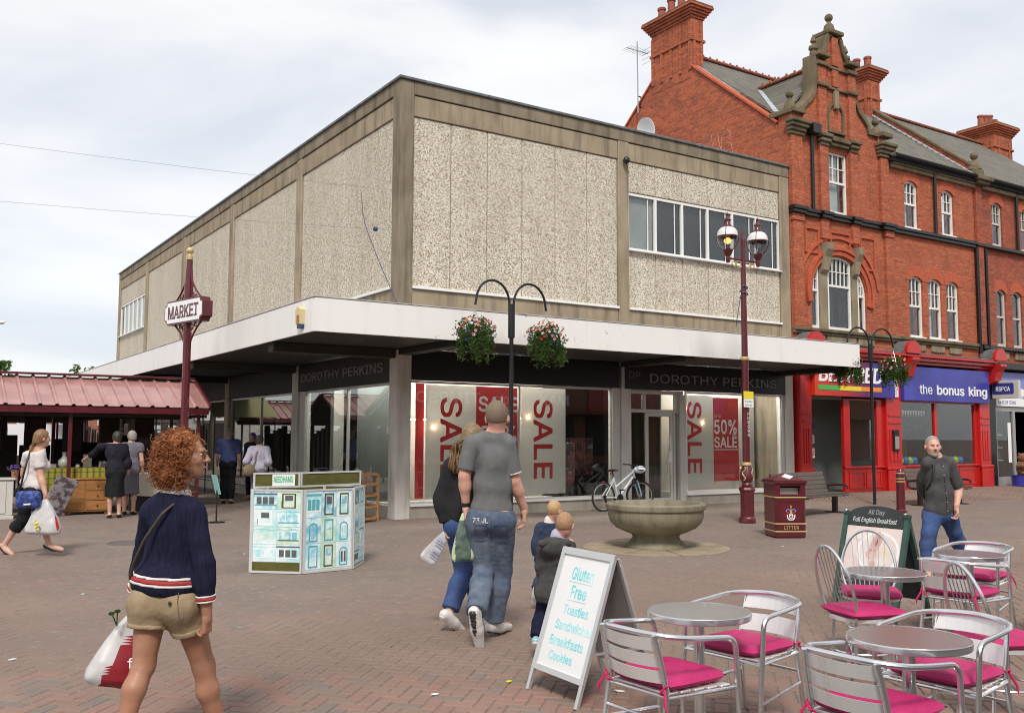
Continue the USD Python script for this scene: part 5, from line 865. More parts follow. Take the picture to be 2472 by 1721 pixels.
# --- hanging basket posts
for nm_, cc_ in (('petunia_pink', (.62, .30, .45)), ('flower_red', (.50, .02, .025)), ('flower_salmon', (.72, .25, .14)), ('flower_white', (.78, .70, .76)), ('flower_blue', (.06, .06, .30))): mat(nm_, cc_, .6, transl=cc_)
def basket_post(label, loc, ztop, sleeve, arc_r, names, seeds, rz=0.0):
    t = thing('hanging_basket_post', label, 'basket post', loc, rz); zt = ztop-arc_r
    put('pole', MB().tube([(0, 0, 0), (0, 0, zt-.02)], .038, 12), 'black_iron', t); put('sleeve', MB().tube([(0, 0, sleeve), (0, 0, zt)], .06, 12), 'black_iron', t); out = []
    for s in (-1, 1):
        pts = [(s*.045, 0, zt-.3), (s*.045, 0, zt)]+[(s*(.045+arc_r*.52*(1-math.cos(a_)) if False else .045+arc_r*(1-math.cos(a_))), 0, zt+arc_r*math.sin(a_)*1.15) for a_ in np.linspace(.15, math.pi*.97, 16)]; e = pts[-1]; put('arm', MB().tube(pts+[(e[0]+s*.02, 0, e[2]-.10)], .022, 8), 'black_iron', t); out.append((loc[0]+(e[0]+s*.02)*math.cos(rz), loc[1]+(e[0]+s*.02)*math.sin(rz), e[2]-.12))
    for (bx_, by_, bz_), lab, sd in zip(out, names, seeds):
        rng = np.random.default_rng(sd); b_ = thing('hanging_basket', lab, 'hanging basket', (bx_, by_, bz_), 0, 'hanging flower baskets', scale=.95)
        ch = MB().tube([(0, 0, .02), (0, 0, -.1)], .008, 4)
        for k in range(3): a_ = k*2.09; ch.tube([(0, 0, -.08), (.2*math.cos(a_), .2*math.sin(a_), -.5)], .005, 4)
        put('chain', ch, 'frame_alu', b_); put('bowl', MB().lathe([(.02, -.74), (.14, -.72), (.21, -.62), (.23, -.50), (.21, -.50), (.1, -.56)], 16), 'leaf_dark', b_)
        n = 430; th = rng.uniform(0, 6.28, n); ph = np.arccos(rng.uniform(-.75, 1, n)); rr = .33*rng.uniform(.35, 1.18, n); cen = np.stack([rr*np.sin(ph)*np.cos(th), rr*np.sin(ph)*np.sin(th), -.52+rr*np.cos(ph)*.85], 1)
        tr = []
        for k in range(46): a_ = rng.uniform(0, 6.28); L = rng.uniform(.12, .40); r0 = rng.uniform(.16, .33); tr += [(r0*math.cos(a_)*(1+.15*j/6), r0*math.sin(a_)*(1+.15*j/6), -.62-L*j/6) for j in range(7)]
        cen = np.vstack([cen, np.array(tr)]); put('foliage', MB().add(*leaves(cen, .026, 3300, .030, rng)), 'leaf_green', b_, smooth=False, kind='stuff')
        for m_, cnt, up in (('petunia_pink', 13, .25), ('flower_red', 13, .5), ('flower_salmon', 22, .95), ('flower_white', 9, .4), ('flower_blue', 6, -.1)):
            fm_ = MB()
            for k in range(cnt):
                a_ = rng.uniform(0, 6.28); p_ = math.acos(np.clip(rng.uniform(max(-.5, up-.6), min(1, up+.5)), -1, 1)); R_ = .35+(.08 if up > .5 else 0)*rng.uniform(.2, 1); c_ = np.array([R_*math.sin(p_)*math.cos(a_), R_*math.sin(p_)*math.sin(a_), -.52+R_*.85*math.cos(p_)])
                fm_.lathe([(.004, -.02), (.012, -.005), (.030, .004), (.026, .006), (0, -.008)], 7, frame(c_, *np.linalg.qr(np.column_stack([c_+[0, 0, .52], [0.3, .2, 1], [1, 0, .1]]))[0].T[[1, 2, 0]]))
            put('blooms', fm_, m_, b_, kind='stuff')
basket_post('black post with two hooped arms in front of the corner shop window', (.755, -2.9, 0), 4.22, 3.30, .335, ['hanging basket left of the near black post, with salmon spikes and pink petunias', 'hanging basket right of the near black post, with bright red geraniums'], (21, 22))
basket_post('black post with two hooped arms in front of the betting shop', (11.75, -2.05, .0), 4.22, 3.45, .335, ['hanging basket at the end of the white canopy, before the BETFRED board', 'hanging basket before the blue gap between the betting shop boards'], (23, 24), math.radians(-10))
# --- lamp post with two lanterns
lp = thing('lamp_post', 'maroon lamp post with two round lanterns in front of the shop, left one lit', 'lamp post', (5.40, -3.91, 0))
put('base', MB().lathe([(.165, 0), (.165, .09), (.145, .12), (.135, .13), (.135, .58), (.15, .60), (.165, .63), (.15, .67), (.10, .69)], 8, ang=.39), 'maroon', lp)
put('bulb_section', MB().lathe([(.09, .69), (.10, .72), (.085, .76), (.125, .82), (.13, .87), (.115, .96), (.085, 1.05), (.075, 1.08)], 16), 'maroon', lp); put('gold_collar', MB().lathe([(.09, 1.08), (.095, 1.10), (.085, 1.13), (.07, 1.14)], 16).lathe([(.07, 3.06), (.085, 3.08), (.085, 3.11), (.07, 3.13)], 16), 'gold_paint', lp)
gd = MB()
for k in range(4):
    a_ = k*1.57+.3; gd.tube([(.128*math.cos(a_+.25*math.sin(j))*1.0-.02*j/9*math.cos(a_), .128*math.sin(a_+.25*math.sin(j))-.02*j/9*math.sin(a_), .80+.028*j) for j in range(10)], .010, 5)
put('gold_leaf', gd, 'gold_paint', lp, kind='stuff'); put('shaft', MB().lathe([(.072, 1.13), (.068, 3.06), (.062, 3.14), (.045, 5.35), (.05, 5.40), (.03, 5.46), (.035, 5.5), (.0, 5.66)], 14), 'maroon', lp)
glass_pane('lantern_glass', (.80, .82, .83), 1.5, 2.0, .12); mat('lamp_glow', (1, .7, .4), .5, emit=((1, .36, .09), 1.5)); mat('lamp_white', (.62, .63, .62), .5)
put('cross_arm', MB().tube([(-.42, 0, 4.99), (.42, 0, 4.99)], .022, 8), 'maroon', lp)
for s in (-1, 1):
    ga = MB()
    for (r_, x_) in ((.09, .12), (.06, .24)): ga.tube([(s*(x_+r_*math.cos(a_)), 0, 4.93-.03+r_*.7*math.sin(a_)) for a_ in np.linspace(0, 6.28, 13)[:-1]], .013, 5, closed=True)
    put('gold_scroll', ga, 'gold_paint', lp)
    X = s*.41; L_ = put('lantern', MB().lathe([(.03, 4.90), (.045, 4.97), (.04, 5.02), (.07, 5.06), (.095, 5.12), (.10, 5.15)], 14, frame((X, 0, 0), (1, 0, 0), (0, 1, 0), (0, 0, 1))), 'maroon', lp); put('lantern_ring', MB().lathe([(.205, 5.385), (.213, 5.39), (.213, 5.405), (.205, 5.41)], 24, frame((X, 0, 0), (1, 0, 0), (0, 1, 0), (0, 0, 1))), 'maroon', L_)
    put('globe', MB().lathe([(.09, 5.15), (.15, 5.21), (.19, 5.30), (.203, 5.385)], 24, frame((X, 0, 0), (1, 0, 0), (0, 1, 0), (0, 0, 1))), 'lantern_glass', L_)
    put('upper_globe', MB().lathe([(.203, 5.41), (.185, 5.50), (.14, 5.56), (.085, 5.585)], 24, frame((X, 0, 0), (1, 0, 0), (0, 1, 0), (0, 0, 1))), 'lamp_white', L_)
    put('cap', MB().lathe([(.10, 5.575), (.085, 5.61), (.06, 5.64), (.055, 5.70), (.075, 5.72), (.04, 5.76), (.02, 5.80), (.03, 5.83), (0, 5.88)], 14, frame((X, 0, 0), (1, 0, 0), (0, 1, 0), (0, 0, 1))), 'maroon', L_)
    rb_ = MB()
    for k in range(4): a_ = k*1.571+.6; rb_.tube([(X+r_*math.cos(a_), r_*math.sin(a_), z_) for r_, z_ in ((.095, 5.15), (.155, 5.205), (.196, 5.30), (.21, 5.39), (.192, 5.50), (.145, 5.565), (.09, 5.59))], .008, 5)
    put('lantern_rib', rb_, 'maroon', L_); put('lamp_bulb', MB().sph((X, 0, 5.32), (.07, .07, .06)), 'lamp_glow' if s < 0 else 'lamp_white', L_)
put('notice_plate', MB().box(-.13, .13, -.085, -.075, 2.33, 2.47, .003), 'stripe_yellow', lp); n2_ = put('notice_plate', MB().box(-.13, .13, -.085, -.075, 2.17, 2.325, .003), 'sign_white', lp)
put('lettering', MB().text('No waiting', .035, .002, south(-.11, -.0852, 2.265), width=.2), 'alu_dark', n2_, smooth=False); put('lettering', MB().text('12am-4pm', .035, .002, south(-.11, -.0852, 2.20), width=.2), 'alu_dark', n2_, smooth=False)
put('column_number', MB().text('125032', .055, .003, frame((-.026, -.071, 2.08), (0, 0, -1), (1, 0, 0), (0, -1, 0)), bold=True, width=.46), 'frame_pale', lp, smooth=False); put('tied_cable', MB().tube([(-.075*1.0*math.cos(t), .075*math.sin(t), 4.25+.02*t) for t in np.linspace(0, 12, 30)], .012, 5).tube([(-.08, 0, 4.3), (-.13, 0, 4.1), (-.12, .1, 3.7)], .008, 5), 'blue_dark', lp)
# --- litter bin
lb = thing('litter_bin', 'maroon square litter bin with gold bands and a crest, in front of the bench', 'litter bin', (4.08, -5.95, 0), math.radians(-27))
put('body', MB().box(-.255, .255, -.255, .255, .0, .66, .03).box(-.25, -.17, -.25, .25, .662, .86).box(.17, .25, -.25, .25, .662, .86).box(-.168, .168, -.25, -.24, .662, .70).box(-.168, .168, -.25, -.24, .83, .86).box(-.168, .168, .23, .25, .662, .86), 'maroon', lb); put('liner', MB().box(-.165, .165, -.16, .16, .664, .80), 'frame_alu', lb, smooth=False)
put('lid', MB().box(-.285, .285, -.285, .285, .862, .92, .02).add([(-.28, -.28, .92), (.28, -.28, .92), (.28, .28, .92), (-.28, .28, .92), (0, 0, 1.03)], [[0, 1, 4], [1, 2, 4], [2, 3, 4], [3, 0, 4]]), 'maroon', lb, smooth=False)
for z in (.10, .22, .64, .865): put('gold_band', MB().box(-.262, .262, -.262, .262, z, z+.022, .004), 'gold_paint', lb)
put('lettering', MB().text('LITTER', .055, .004, south(-.12, -.2565, .145), width=.25), 'gold_paint', lb, smooth=False); put('front_moulding', MB().poly(rect(-.19, .19, .29, .58).buffer(.012).difference(rect(-.19, .19, .29, .58)), .006, south(0, -.2552, 0)), 'maroon', lb, smooth=False)
cr_ = put('crest', MB().poly(SG.Polygon([(-.034, .385), (.034, .385), (.034, .345), (.02, .318), (0, .305), (-.02, .318), (-.034, .345)]), .005, south(0, -.256, 0)).poly(SG.LineString([(-.062, .37), (-.058, .33), (-.035, .30), (0, .288), (.035, .30), (.058, .33), (.062, .37)]).buffer(.008), .005, south(0, -.256, 0)), 'sign_white', lb, smooth=False)
put('shield', MB().poly(SG.Polygon([(0, .375), (.024, .348), (0, .32), (-.024, .348)]).difference(SG.Point(0, .348).buffer(.008)), .003, south(0, -.261, 0)), 'gloss_black', cr_, smooth=False); put('helm', MB().poly(SG.Polygon([(-.02, .392), (.02, .392), (.016, .44), (0, .455), (-.016, .44)]), .006, south(0, -.256, 0)), 'gold_paint', cr_, smooth=False)
mp_ = MB(); mq_ = MB()
for s in (-1, 1):
    mp_.poly(SG.LineString([(s*.02, .43), (s*.05, .415), (s*.045, .39), (s*.072, .385), (s*.06, .36)]).buffer(.0065), .005, south(0, -.2555, 0)); mq_.poly(SG.LineString([(s*.018, .445), (s*.04, .465), (s*.07, .455), (s*.078, .43), (s*.065, .42)]).buffer(.006), .005, south(0, -.2555, 0))
put('mantling', mp_, 'gloss_red', cr_, smooth=False); put('mantling', mq_, 'lavender_sign', cr_, smooth=False); put('plume', MB().poly(SG.LineString([(0, .455), (0, .50), (-.012, .52)]).buffer(.006).union(SG.LineString([(0, .49), (.014, .515)]).buffer(.005)), .005, south(0, -.256, 0)), 'gold_paint', cr_, smooth=False); put('lid_badge', MB().obox((.14, .14, .004), frame((0, -.14, .978), (.707, .656, .26), (-.707, .656, .26), (0, -.37, .93))), 'sign_white', lb, smooth=False)
# --- benches: curved slatted seat and back between dark iron ends
mat('bench_wood', (.065, .053, .043), .6, col2=(.11, .092, .076), nscale=6, stretch=(1, 9, 9)); mat('bench_iron', (.03, .012, .014), .4)
def bench(label, loc, rz, L=1.75):
    t = thing('street_bench', label, 'bench', loc, rz, 'benches along the square')
    prof = [(.50, .40), (.43, .435), (.33, .435), (.23, .425), (.13, .42)]; back = [(.045, .47), (.02, .56), (-.005, .65), (-.03, .74), (-.06, .83)]
    for (y, z) in prof: put('seat_slat', MB().box(-L/2, L/2, -y-.0425, -y+.0425, z-.02, z+.012, .006), 'bench_wood', t)
    for (y, z) in back: put('back_slat', MB().obox((L, .028, .082), frame((0, -y, z), (1, 0, 0), (0, .95, .29), (0, -.29, .95) if False else (0, .29, .95)), .006), 'bench_wood', t)
    for s in (-1, 1):
        x = s*(L/2-.12); put('leg', MB().box(x-.04, x+.04, -.33, -.22, .0, .40, .008).box(x-.06, x+.06, -.50, -.06, 0, .03, .008).bar((x, -.5, .385), (x, -.08, .40), .05, .04), 'bench_iron', t)
        xe = s*(L/2+.02); arm = [(xe, .06, .86), (xe, .05, .80), (xe, -.02, .62), (xe, -.06, .58), (xe, -.25, .60), (xe, -.44, .60), (xe, -.50, .57), (xe, -.49, .52)]; put('arm', MB().tube(arm, .026, 8).tube([(xe, -.05, .58), (xe, -.04, .46), (xe, -.12, .42), (xe, -.52, .40)], .022, 8), 'bench_iron', t)
    return t
bench('dark slatted bench half hidden by the litter bin', (7.95, -3.02, 0), math.radians(10), 2.1); bench('dark slatted bench before the betting shop, half hidden by the bearded man', (13.1, -2.62, .0), math.radians(-2), 1.75)
bo = thing('bollard', 'maroon bollard with gold rings standing behind the chalkboard', 'bollard', (10.05, -3.94, 0)); put('post', MB().lathe([(.12, 0), (.12, .06), (.095, .09), (.085, .70), (.09, .71), (.085, .82), (.075, .90), (.04, .945), (0, .955)], 18), 'maroon', bo); put('gold_ring', MB().lathe([(.086, .66), (.095, .665), (.095, .685), (.086, .69)], 18).lathe([(.086, .72), (.095, .725), (.095, .745), (.086, .75)], 18).lathe([(.084, .84), (.09, .845), (.088, .86), (.08, .865)], 18), 'gold_paint', bo)
# --- stone planter
concrete('stone_planter', (.265, .23, .165), (.17, .15, .10), (.075, .07, .042))
pl_ = thing('stone_planter', 'wide round stone bowl planter on a sandstone ring in the square', 'planter', (1.26, -6.0, .006))
put('bowl', MB().lathe([(.44, 0), (.44, .025), (.41, .06), (.36, .11), (.335, .16), (.36, .20), (.46, .235), (.58, .29), (.66, .37), (.69, .46), (.69, .545), (.715, .555), (.725, .58), (.725, .625), (.70, .645), (.645, .645), (.62, .60), (.60, .53)], 56), 'stone_planter', pl_, smooth=30); put('soil', MB().lathe([(.62, .54), (.3, .57), (0, .575)], 30), 'bark', pl_)
# --- display stand
ds = thing('display_stand', 'folding display stand covered with window and door pictures, headed NEEDHAMS', 'display stand')
mat('olive_felt', (.10, .095, .018), .9, col2=(.075, .07, .012), nscale=12); mat('stand_frame', (.62, .63, .63), .35, .3); mat('photo_cyan', (.34, .66, .70), .4, col2=(.74, .83, .83), nscale=7, namt=(.4, .6)); mat('photo_blue', (.20, .46, .60), .4, col2=(.60, .78, .80), nscale=9, namt=(.42, .58)); mat('photo_white', (.80, .83, .83), .4, col2=(.45, .70, .73), nscale=10); mat('photo_green', (.38, .60, .42), .4, col2=(.70, .8, .76), nscale=8); mat('photo_teal', (.10, .36, .42), .4); mat('text_green', (.06, .45, .20), .5)
P4 = [np.array(q) for q in ((-4.535, -5.46), (-4.07, -5.875), (-3.42, -5.79), (-3.06, -5.30), (-3.4, -4.85), (-4.2, -4.95))]
_gd = np.random.default_rng(8)
def door_pic(m, F, w, h, kind):
    """small picture of a door or a window: frame lines, glazing and lights"""
    a, b = MB(), MB()
    w0_, h0_ = w, h
    if kind % 3 == 0: a.poly(rect(.2*w, .8*w, .06*h, .92*h).difference(rect(.27*w, .73*w, .12*h, .86*h)), .002, F); b.poly(rect(.33*w, .67*w, .5*h, .8*h), .002, F); b.poly(rect(.17*w, .19*w, .1*h, .45*h), .002, F)
    elif kind % 3 == 1:
        for k in range(3): b.poly(rect((.12+.27*k)*w, (.33+.27*k)*w, .28*h, .70*h), .002, F)
        a.poly(rect(.05*w, .95*w, .2*h, .26*h), .002, F); b.poly(rect(.0, w, .84*h, .92*h), .002, F)
    else:
        pg = unary_union([rect(.25*w, .75*w, .08*h, .6*h), SG.Point(.5*w, .6*h).buffer(.25*w)]); a.poly(pg.buffer(.03*w).difference(pg.buffer(-.04*w)), .002, F); b.poly(rect(.34*w, .46*w, .2*h, .62*h), .002, F); b.poly(rect(.54*w, .66*w, .2*h, .62*h), .002, F)
    return a, b
for k in range(6):
    a2, b2 = P4[k], P4[(k+1) % 6]; e = b2-a2; L = np.linalg.norm(e); e /= L; n3 = np.array([e[1], -e[0], 0]); F0 = frame((a2[0], a2[1], 0), (e[0], e[1], 0), (0, 0, 1), n3)
    pn = put('panel', MB().poly(rect(.005, L-.005, .02, .97), .02, F0), 'stand_frame' if k < 3 else 'olive_felt', ds, smooth=False); put('panel_frame', MB().poly(rect(.003, L-.003, .01, .975).difference(rect(.02, L-.02, .035, .955)), .035, off(F0, -.005)), 'stand_frame', ds, smooth=False)
    if k < 3:
        nc, nr = ((2, 4), (3, 3), (2, 5))[k]; z0 = .14 if k == 0 else .05
        if k != 1: put('felt_strip', MB().poly(rect(.02, L-.02, .035, z0-.005), .003, off(F0, .0205)), 'olive_felt', pn, smooth=False)
        for i in range(nc):
            for j in range(nr):
                x0, x1 = .022+(L-.044)*i/nc, .022+(L-.044)*(i+1)/nc-.004; y0, y1 = z0+(.95-z0)*j/nr, z0+(.95-z0)*(j+1)/nr-.004; Fp = off(F0, .021)@frame((x0, y0, 0), (1, 0, 0), (0, 1, 0), (0, 0, 1))
                pc = put('photo', MB().poly(rect(0, x1-x0, 0, y1-y0), .002, Fp), ('photo_cyan', 'photo_white', 'photo_blue', 'photo_white', 'photo_green')[int(_gd.integers(0, 5))], pn, smooth=False)
                ma, mb2 = door_pic(None, off(Fp, .0022), x1-x0, y1-y0, int(_gd.choice([0, 0, 2, 1] if k == 1 else [1, 1, 2, 0]))); put('photo', ma, ('sign_white', 'photo_teal', 'sign_white', 'olive_felt')[int(_gd.integers(0, 4))], pn, smooth=False); put('photo', mb2, ('photo_teal', 'photo_blue', 'alu_dark', 'photo_blue', 'photo_green', 'photo_cyan')[int(_gd.integers(0, 6))], pn, smooth=False)
hz0, hz1 = .985, 1.165; H3 = [np.array((-4.53, -5.43)), np.array((-3.99, -5.52)), np.array((-3.10, -5.28))]
for k in range(2):
    a2, b2 = H3[k], H3[k+1]; e = b2-a2; L = np.linalg.norm(e); e /= L; F0 = frame((a2[0], a2[1], 0), (e[0], e[1], 0), (0, 0, 1), (e[1], -e[0], 0)); hd = put('header_panel', MB().poly(rect(.01, L-.01, hz0+.01, hz1-.01), .02, F0), 'olive_felt', ds, smooth=False); put('panel_frame', MB().poly(rect(0, L, hz0, hz1).difference(rect(.02, L-.02, hz0+.02, hz1-.02)), .032, off(F0, -.004)), 'stand_frame', ds, smooth=False)
    if k == 0: cdp = put('name_card', MB().poly(rect(.22, L-.06, hz0+.022, hz1-.022), .003, off(F0, .021)), 'sign_white', hd, smooth=False); put('lettering', MB().text('NEEDHAMS', .07, .003, off(F0, .0242)@frame((.235, hz0+.065, 0), (1, 0, 0), (0, 1, 0), (0, 0, 1)), bold=True, width=L-.32), 'text_green', cdp, smooth=False)
put('handle', MB().tube([(-3.70, -5.3, 1.165), (-3.69, -5.3, 1.195), (-3.54, -5.28, 1.195), (-3.53, -5.28, 1.165)], .008, 6), 'black_iron', ds)
# --- pine shelf rack by the column
rk_ = thing('pine_rack', 'empty pine shelf rack standing against the white corner column', 'shelf rack', (-.42, -.12, 0), math.radians(28))
for x in (-.66, .0):
    for y in (.0, .30): put('upright', MB().box(x-.022, x+.022, y-.022, y+.022, 0, .90, .005), 'wood_pine', rk_)
for z in (.06, .27, .48, .68, .86):
    for y in (-.002, .302): put('rail', MB().box(-.637, -.024, y-.012, y+.012, z, z+.035, .004), 'wood_pine', rk_)
    for x in (-.66, .0): put('side_rail', MB().box(x-.012, x+.012, .024, .277, z, z+.06, .004), 'wood_pine', rk_)
    if z < .8: put('shelf_board', MB().box(-.637, -.024, .04, .27, z+.005, z+.02), 'wood_pine', rk_, smooth=False)
# ================================================================ café tables, chairs, boards
mat('aluminium', (.72, .73, .74), .22, .95); mat('alu_satin', (.80, .80, .79), .42, .55, col2=(.72, .72, .71), nscale=3); mat('table_steel', (.24, .28, .33), .30, .55, col2=(.52, .55, .58), nscale=6, namt=(.42, .60), coord='obj')
mat('cushion_pink', (.47, .022, .135), .62, col2=(.37, .016, .10), nscale=7, coord='obj', spec=.3, bump=.3, bscale=60, bdist=.004); mat('cushion_tie', (.45, .015, .09), .7)
def cushion(w, d, h, tufts=True, n=18):
    u = np.linspace(-1, 1, n+1); X, Y = np.meshgrid(u, u, indexing='ij'); k = (1-np.abs(X)**6)*(1-np.abs(Y)**6); Zt = h*.5*np.clip(k, 0, 1)**.32
    if tufts:
        for a in (-.45, .45):
            for b in (-.45, .45): Zt = Zt-h*.34*np.exp(-((X-a)**2+(Y-b)**2)/.012)
    sx = 1-.045*np.abs(Y)**3; sy = 1-.045*np.abs(X)**3; V = []
    for sg in (1, -1): V.append(np.stack([X*w/2*sx, Y*d/2*sy, sg*Zt+h*.5*(1 if sg > 0 else 1)], -1).reshape(-1, 3))
    m = n+1; i, j = np.meshgrid(np.arange(n), np.arange(n), indexing='ij'); q = np.stack([i*m+j, (i+1)*m+j, (i+1)*m+j+1, i*m+j+1], -1).reshape(-1, 4); f = np.vstack([q[:, [0, 1, 2]], q[:, [0, 2, 3]]])
    return np.vstack(V), np.vstack([f, f[:, ::-1]+m*m])
def arc3(p, c, q, n=6):
    """rounded corner from p through control c to q"""
    p, c, q = map(np.array, (p, c, q)); return [tuple((1-t)**2*p+2*t*(1-t)*c+t*t*q) for t in np.linspace(0, 1, n)]
def arm_chair(label, loc, face, slats):
    t = thing('arm_chair', label, 'chair', loc, face, 'aluminium chairs of the café terrace'); r = .0135
    rail = arc3((.235, .262, .0), (.235, .262, .0), (.20, .268, .50), 3)[:-1]+[(.195, .268, .56)]+arc3((.193, .268, .58), (.19, .268, .645), (.12, .266, .65), 6)+[(-.02, .262, .662)]+arc3((-.12, .256, .672), (-.275, .235, .69), (-.285, .0, .695), 8)
    full = rail+[(x, -y, z) for x, y, z in reversed(rail[:-1])]
    put('arm_rail', MB().tube(full, r, 10), 'aluminium', t)
    for s in (-1, 1):
        put('back_leg', MB().tube(arc3((-.27, s*.205, 0), (-.21, s*.20, .36), (-.205, s*.19, .44), 6)+[(-.245, s*.185, .60), (-.268, s*.175, .69)], r, 10), 'aluminium', t)
        put('side_rail', MB().tube([(.205, s*.262, .405), (-.205, s*.20, .405)], .010, 8), 'aluminium', t); put('stretcher', MB().tube([(.222, s*.262, .20), (-.24, s*.203, .24)], .008, 8), 'aluminium', t)
    put('seat_bar', MB().tube([(.205, -.262, .405), (.205, .262, .405)], .010, 8), 'aluminium', t); put('seat_bar', MB().tube([(-.205, -.2, .405), (-.205, .2, .405)], .010, 8), 'aluminium', t); put('stretcher', MB().tube([(-.225, -.203, .30), (-.225, .203, .30)], .008, 8), 'aluminium', t)
    for k in range(5): put('seat_slat', MB().box(-.19+k*.078, -.125+k*.078, -.235+.012*(4-k), .235-.012*(4-k), .412, .420, .002), 'alu_satin', t)
    zs = {2: ((.475, .095), (.60, .085)), 3: ((.462, .060), (.538, .060), (.614, .060))}[slats]
    for z0, h in zs:
        V = []; n = 8
        for i in range(n+1):
            y = -.183+.366*i/n; b = -.045*(1-(y/.183)**2)
            for (dz, dx) in ((0, 0), (h, 0), (h, .004), (0, .004)): z = z0+dz; x = -.207-(z-.44)*.245+b+dx+.012; V.append((x, y, z))
        F_ = []
        for i in range(n):
            for a in range(4): b_ = (a+1) % 4; F_ += [[i*4+a, i*4+b_, i*4+4+b_], [i*4+a, i*4+4+b_, i*4+4+a]]
        F_ += [[0, 2, 1], [0, 3, 2], [n*4, n*4+1, n*4+2], [n*4, n*4+2, n*4+3]]; put('back_slat', MB().add(V, F_), 'alu_satin', t, smooth=False)
    cz = .424; c_ = put('seat_cushion', MB().add(*cushion(.41, .43, .058), frame((.005, 0, cz), (1, 0, 0), (0, 1, 0), (0, 0, 1))), 'cushion_pink', t, smooth=50)
    for s in (-1, 1): put('tie', MB().tube([(-.19, s*.19, cz+.03), (-.225, s*.205, cz+.035), (-.235, s*.175, cz+.0), (-.205, s*.17, cz-.01)], .007, 5).tube([(-.225, s*.20, cz+.02), (-.25, s*.225, cz-.04), (-.245, s*.235, cz-.08)], [.007, .008, .003], 5), 'cushion_tie', c_)
    return t
def hoop_chair(label, loc, face):
    t = thing('hoop_chair', label, 'chair', loc, face, 'hoop-backed metal chairs of the café terrace'); r = .011
    hoop = [(-.15, -.15, .43)]+[(-.15-.16*math.sin(a)*1.0-.03, -.195*math.cos(a), .60+.29*math.sin(a)) for a in np.linspace(-.25, math.pi+.25, 22)]+[(-.15, .15, .43)]
    hoop = [(-.14-.26*(z-.43), y, z) for x, y, z in hoop]; put('back_hoop', MB().tube(hoop, r, 8), 'aluminium', t)
    for k in range(7):
        y = -.12+.04*k; zt = .60+.29*math.sqrt(max(0, 1-(y/.195)**2)); put('spindle', MB().tube([(-.135, y*.8, .43), (-.14-.26*(zt-.43), y, zt)], .0032, 5), 'aluminium', t)
    put('seat', MB().lathe([(.20, .415), (.20, .435), (.185, .437), (0, .43)], 28), 'alu_satin', t)
    for a in (.75, 2.4, 3.9, 5.5): put('leg', MB().tube([(.17*math.cos(a), .17*math.sin(a), .42), (.185*math.cos(a), .185*math.sin(a), .22), (.235*math.cos(a), .235*math.sin(a), 0)], r, 8), 'aluminium', t)
    put('leg_ring', MB().tube([(.18*math.cos(a), .18*math.sin(a), .21) for a in np.linspace(0, 6.2832, 25)[:-1]], .007, 6, closed=True), 'aluminium', t)
    put('seat_cushion', MB().add(*cushion(.42, .42, .055), frame((.02, 0, .438), (1, 0, 0), (0, 1, 0), (0, 0, 1))), 'cushion_pink', t, smooth=50); return t
def cafe_table(label, loc):
    t = thing('cafe_table', label, 'table', loc, 0, 'round metal tables of the café terrace'); put('tabletop', MB().lathe([(.255, .645), (.268, .65), (.272, .665), (.268, .679), (.255, .6805), (.0, .680)], 56), 'table_steel', t, smooth=30); put('rim', MB().lathe([(.2725, .648), (.2755, .652), (.2755, .676), (.2725, .682), (.262, .6825), (.262, .6815)], 56), 'aluminium', t)
    put('column', MB().lathe([(.03, .03), (.03, .62), (.06, .644)], 20), 'aluminium', t); put('base', MB().lathe([(.205, 0), (.205, .012), (.19, .02), (.06, .035), (.035, .06)], 36), 'aluminium', t); return t
cafe_table('nearest round steel table, beside the white Gluten Free board', (-4.49, -12.80, 0)); cafe_table('round steel table at the front right, between two arm chairs', (-4.14, -13.81, 0)); cafe_table('round steel table in front of the chalkboard, among hoop-backed chairs', (-2.34, -12.40, 0)); cafe_table('farthest round steel table, near the legs of the bearded man', (-.86, -12.12, 0))
A0 = arm_chair('arm chair with its back to the Gluten Free board, at the nearest table', (-4.90, -13.00, 0), math.radians(4), 3)
arm_chair('arm chair right of the nearest table, facing the Gluten Free board', (-4.06, -12.72, 0), math.radians(186), 2); B0 = '/World/arm_chair_001'
copy_of(A0, 'arm chair at the bottom edge, seen from behind, at the front right table', (-4.50, -13.90, 0), math.radians(3)); copy_of(B0, 'arm chair on the far side of the front right table, facing left', (-3.68, -13.70, 0), math.radians(184))
copy_of(B0, 'arm chair seen from behind at the farthest table, by the chalkboard legs', (-1.27, -12.30, 0), math.radians(6)); copy_of(B0, 'arm chair behind the farthest table, nearest to the bearded man', (-.36, -11.86, 0), math.radians(188)); copy_of(B0, 'arm chair cut by the right edge, beside the farthest table', (-.33, -12.62, 0), math.radians(205))
C0 = hoop_chair('hoop-backed chair left of the chalkboard table, nearest to the square', (-2.70, -12.47, 0), math.radians(-18)); copy_of(C0, 'hoop-backed chair between the chalkboard and its table', (-1.98, -12.02, 0), math.radians(-140)); copy_of(C0, 'hoop-backed chair at the right edge, cushion cut by the picture border', (-2.78, -13.46, 0), math.radians(-25))
